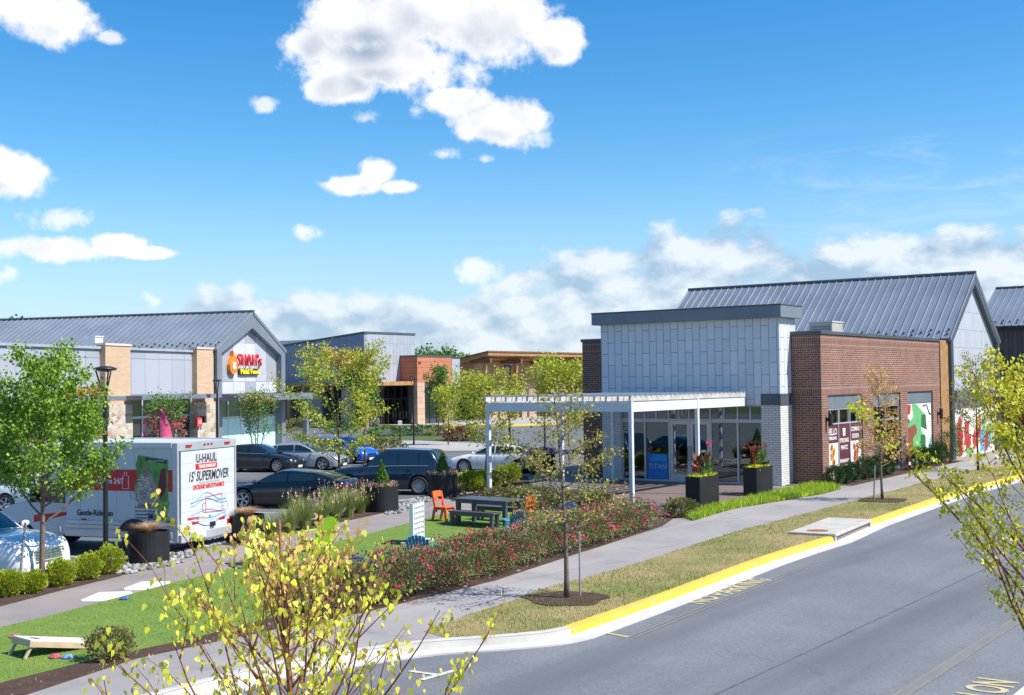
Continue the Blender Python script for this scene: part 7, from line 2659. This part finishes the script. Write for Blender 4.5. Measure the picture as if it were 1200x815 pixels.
# planter fillings
for key in ('a', 'b'):
    t, p, r_, h = PLANTERS[key]
    o = tuft('dry_grass', ('fine tan dry grass filling the planter beside the lamp post' if key == 'a' else 'fine tan dry grass filling the planter at the truck corner'), Vector((p.x, p.y, h - .06)), .34, 900, .012, LF_DRY, 540 + ord(key), 'dry grasses in planters', None, .5)
for key in ('c', 'd'):
    t, p, r_, h = PLANTERS[key]
    rs = np.random.RandomState(ord(key))
    n = 2600
    u = rs.rand(n) ** .6
    a = rs.uniform(0, 6.28, n)
    hc = .78
    rr = .30 * (u) * (.75 + .25 * rs.rand(n))
    pts = np.stack([np.cos(a) * rr, np.sin(a) * rr, .10 + hc * (1 - u) + rs.normal(0, .02, n)], 1)
    c = empty('topiary_cone', Vector((p.x, p.y, h - .04)), 0, ('cone shaped evergreen in the planter with mauve flowers' if key == 'c' else 'cone shaped evergreen in the planter with pinkish flowers'), 'topiary', 'conical evergreens in planters')
    MB().tube([(0, 0, -.02), (0, 0, .5)], .03, 6).build('stem', M_BARKD, c)
    leaves('foliage', pts, .055, LF_MID, c, 5, T_DIAMOND, 0, .6)
    fl = empty('bedding_flowers', Vector((p.x, p.y, h - .05)), 0, ('ring of mauve flowers round the cone in the planter nearer the lawn' if key == 'c' else 'ring of pinkish flowers round the cone in the planter behind the SUV'), 'flowers', 'flower rings in planters')
    m = 900
    a = rs.uniform(0, 6.28, m)
    rr = r_ * (.45 + .55 * rs.rand(m))
    pts = np.stack([np.cos(a) * rr, np.sin(a) * rr, .02 + .14 * rs.rand(m)], 1)
    leaves('foliage', pts[:450], .06, LF_SHRUB, fl, 6, T_DIAMOND, 0, .4)
    leaves('blossom', pts[450:] + np.array([0, 0, .04]), .05, FL_MAUVE, fl, 7, T_DIAMOND, 0, .4)
t, p, r_, h = PLANTERS['e']
bush('planter_plants', 'rusty pink bedding plants spilling from the planter behind the pale sedan', Vector((p.x, p.y, h - .2)), .72, .72, .52, 1500, .07, FL_MAUVE, 560, None)
# canna in the box planters
for i, (t, w, d, h) in enumerate(BOXP):
    c = empty('canna_plants', t.location + Vector((0, 0, h - .07)), t.rotation_euler.z, ('bronze and green cannas with one pink bloom in the box planter nearest the pergola post', 'bronze and green cannas in the box planter by the white brick pier')[i], 'plants', 'cannas in the box planters')
    rs = np.random.RandomState(600 + i)
    n = 520
    pts = np.stack([-w + .03 + (w - .06) * rs.rand(n), .03 + (d - .06) * rs.rand(n), .02 + .10 * rs.rand(n)], 1)
    leaves('edging', pts, .08, LF_CHART, c, 8, T_OVAL, 0, .3)
    for (nm, mt, cy, k, hh) in (('bronze_leaves', LF_CANNR, d * .28, 40, .85), ('green_leaves', LF_CANNA, d * .62, 90, .66), ('bronze_leaves', LF_CANNR, d * .85, 22, 1.0)):
        pts = np.stack([-w / 2 + rs.normal(0, .09, k), cy + rs.normal(0, .15, k), .1 + hh * .75 * rs.rand(k)], 1)
        leaves(nm, pts, .24, mt, c, 9 + k + i, T_OVAL, 0, 1.1)
        st_ = MB()
        for q in range(4):
            st_.tube([(-w / 2 + .05 * (q - 1.5), cy + .08 * (q - 1.5), 0), (-w / 2 + .05 * (q - 1.5), cy + .1 * (q - 1.5), hh * .9)], [.012, .006], 5)
        st_.build('stem', LF_CANNA, c, fix=False)
    if i == 0:
        leaves('bloom', np.array([(-w / 2, d * .9, 1.12)]) + rs.normal(0, .05, (26, 3)), .10, FL_PINK, c, 21, T_OVAL)

# river stones
def stones(name, label, polys, n, seed):
    r = random.Random(seed)
    mb = MB()
    bm = bmesh.new()
    bmesh.ops.create_icosphere(bm, subdivisions=1, radius=1)
    bv = [v.co.copy() for v in bm.verts]
    bf = [tuple(v.index for v in f.verts) for f in bm.faces]
    bm.free()
    k = 0
    while k < n:
        poly = polys[k % len(polys)]
        xs = [p[0] for p in poly]
        ys = [p[1] for p in poly]
        x, y = r.uniform(min(xs), max(xs)), r.uniform(min(ys), max(ys))
        k += 1
        if not in_poly(x, y, poly):
            continue
        s = r.uniform(.035, .085)
        M = Matrix.Translation((x, y, s * .4)) @ Matrix.Rotation(r.uniform(0, 6), 4, 'Z') @ Matrix.Rotation(r.uniform(-.3, .3), 4, 'X')
        sx, sy, sz = s * r.uniform(.8, 1.4), s * r.uniform(.7, 1.1), s * r.uniform(.5, .8)
        mb.add([M @ Vector((v.x * sx * r.uniform(.85, 1.1), v.y * sy * r.uniform(.85, 1.1), v.z * sz)) for v in bv], bf)
    o = mb.build(name, STONE_M, None, smooth=True, fix=False)
    tag(o, label, 'stones', None, 'stuff')


def stone_rand():
    m, t = mat_new('river_stone')
    g = t.n('NewGeometry').outputs['Random Per Island']
    c = t.ramp(g, [(0, (0.13, 0.13, 0.13)), (.4, (0.26, 0.255, 0.25)), (.75, (0.42, 0.41, 0.40)), (1, (0.22, 0.20, 0.18))])
    n = t.n('TexNoise', {'Vector': t.n('TexCoord').outputs['Object'], 'Scale': 14, 'Detail': 4}).outputs[0]
    c = t.n('HueSaturation', {'Color': c, 'Value': t.m('ADD', .7, t.m('MULTIPLY', n, .6))}).outputs[0]
    return finish(m, t, c, .75, 0, n, .3)


STONE_M = stone_rand()
xy = lambda *pts: [(p.x, p.y) for p in gp(*pts)]
stones('river_stones', 'grey river stones round the planters along the parking kerb', [xy((128, 668), (170, 655), (225, 645), (228, 651), (190, 664), (140, 674)), xy((128, 668), (200, 652), (215, 660), (140, 676)), xy((228, 640), (268, 630), (276, 634), (240, 643)),
                                                                                       xy((448, 596), (490, 586), (500, 590), (470, 602), (452, 604)), xy((488, 585), (530, 577), (560, 572), (562, 577), (530, 583), (496, 590))], 2400, 3)
# fallen leaves and loose mulch chips
rs = np.random.RandomState(4)
fp = [p for p in scatter([(p.x, p.y) for p in bed] , 9000, .02, 31)]
tag(leaves('fallen_leaves', fp, .06, LF_DRY, None, 32, T_OVAL), 'loose bark chips and fallen leaves on the rose bed', 'leaves', None, 'stuff')
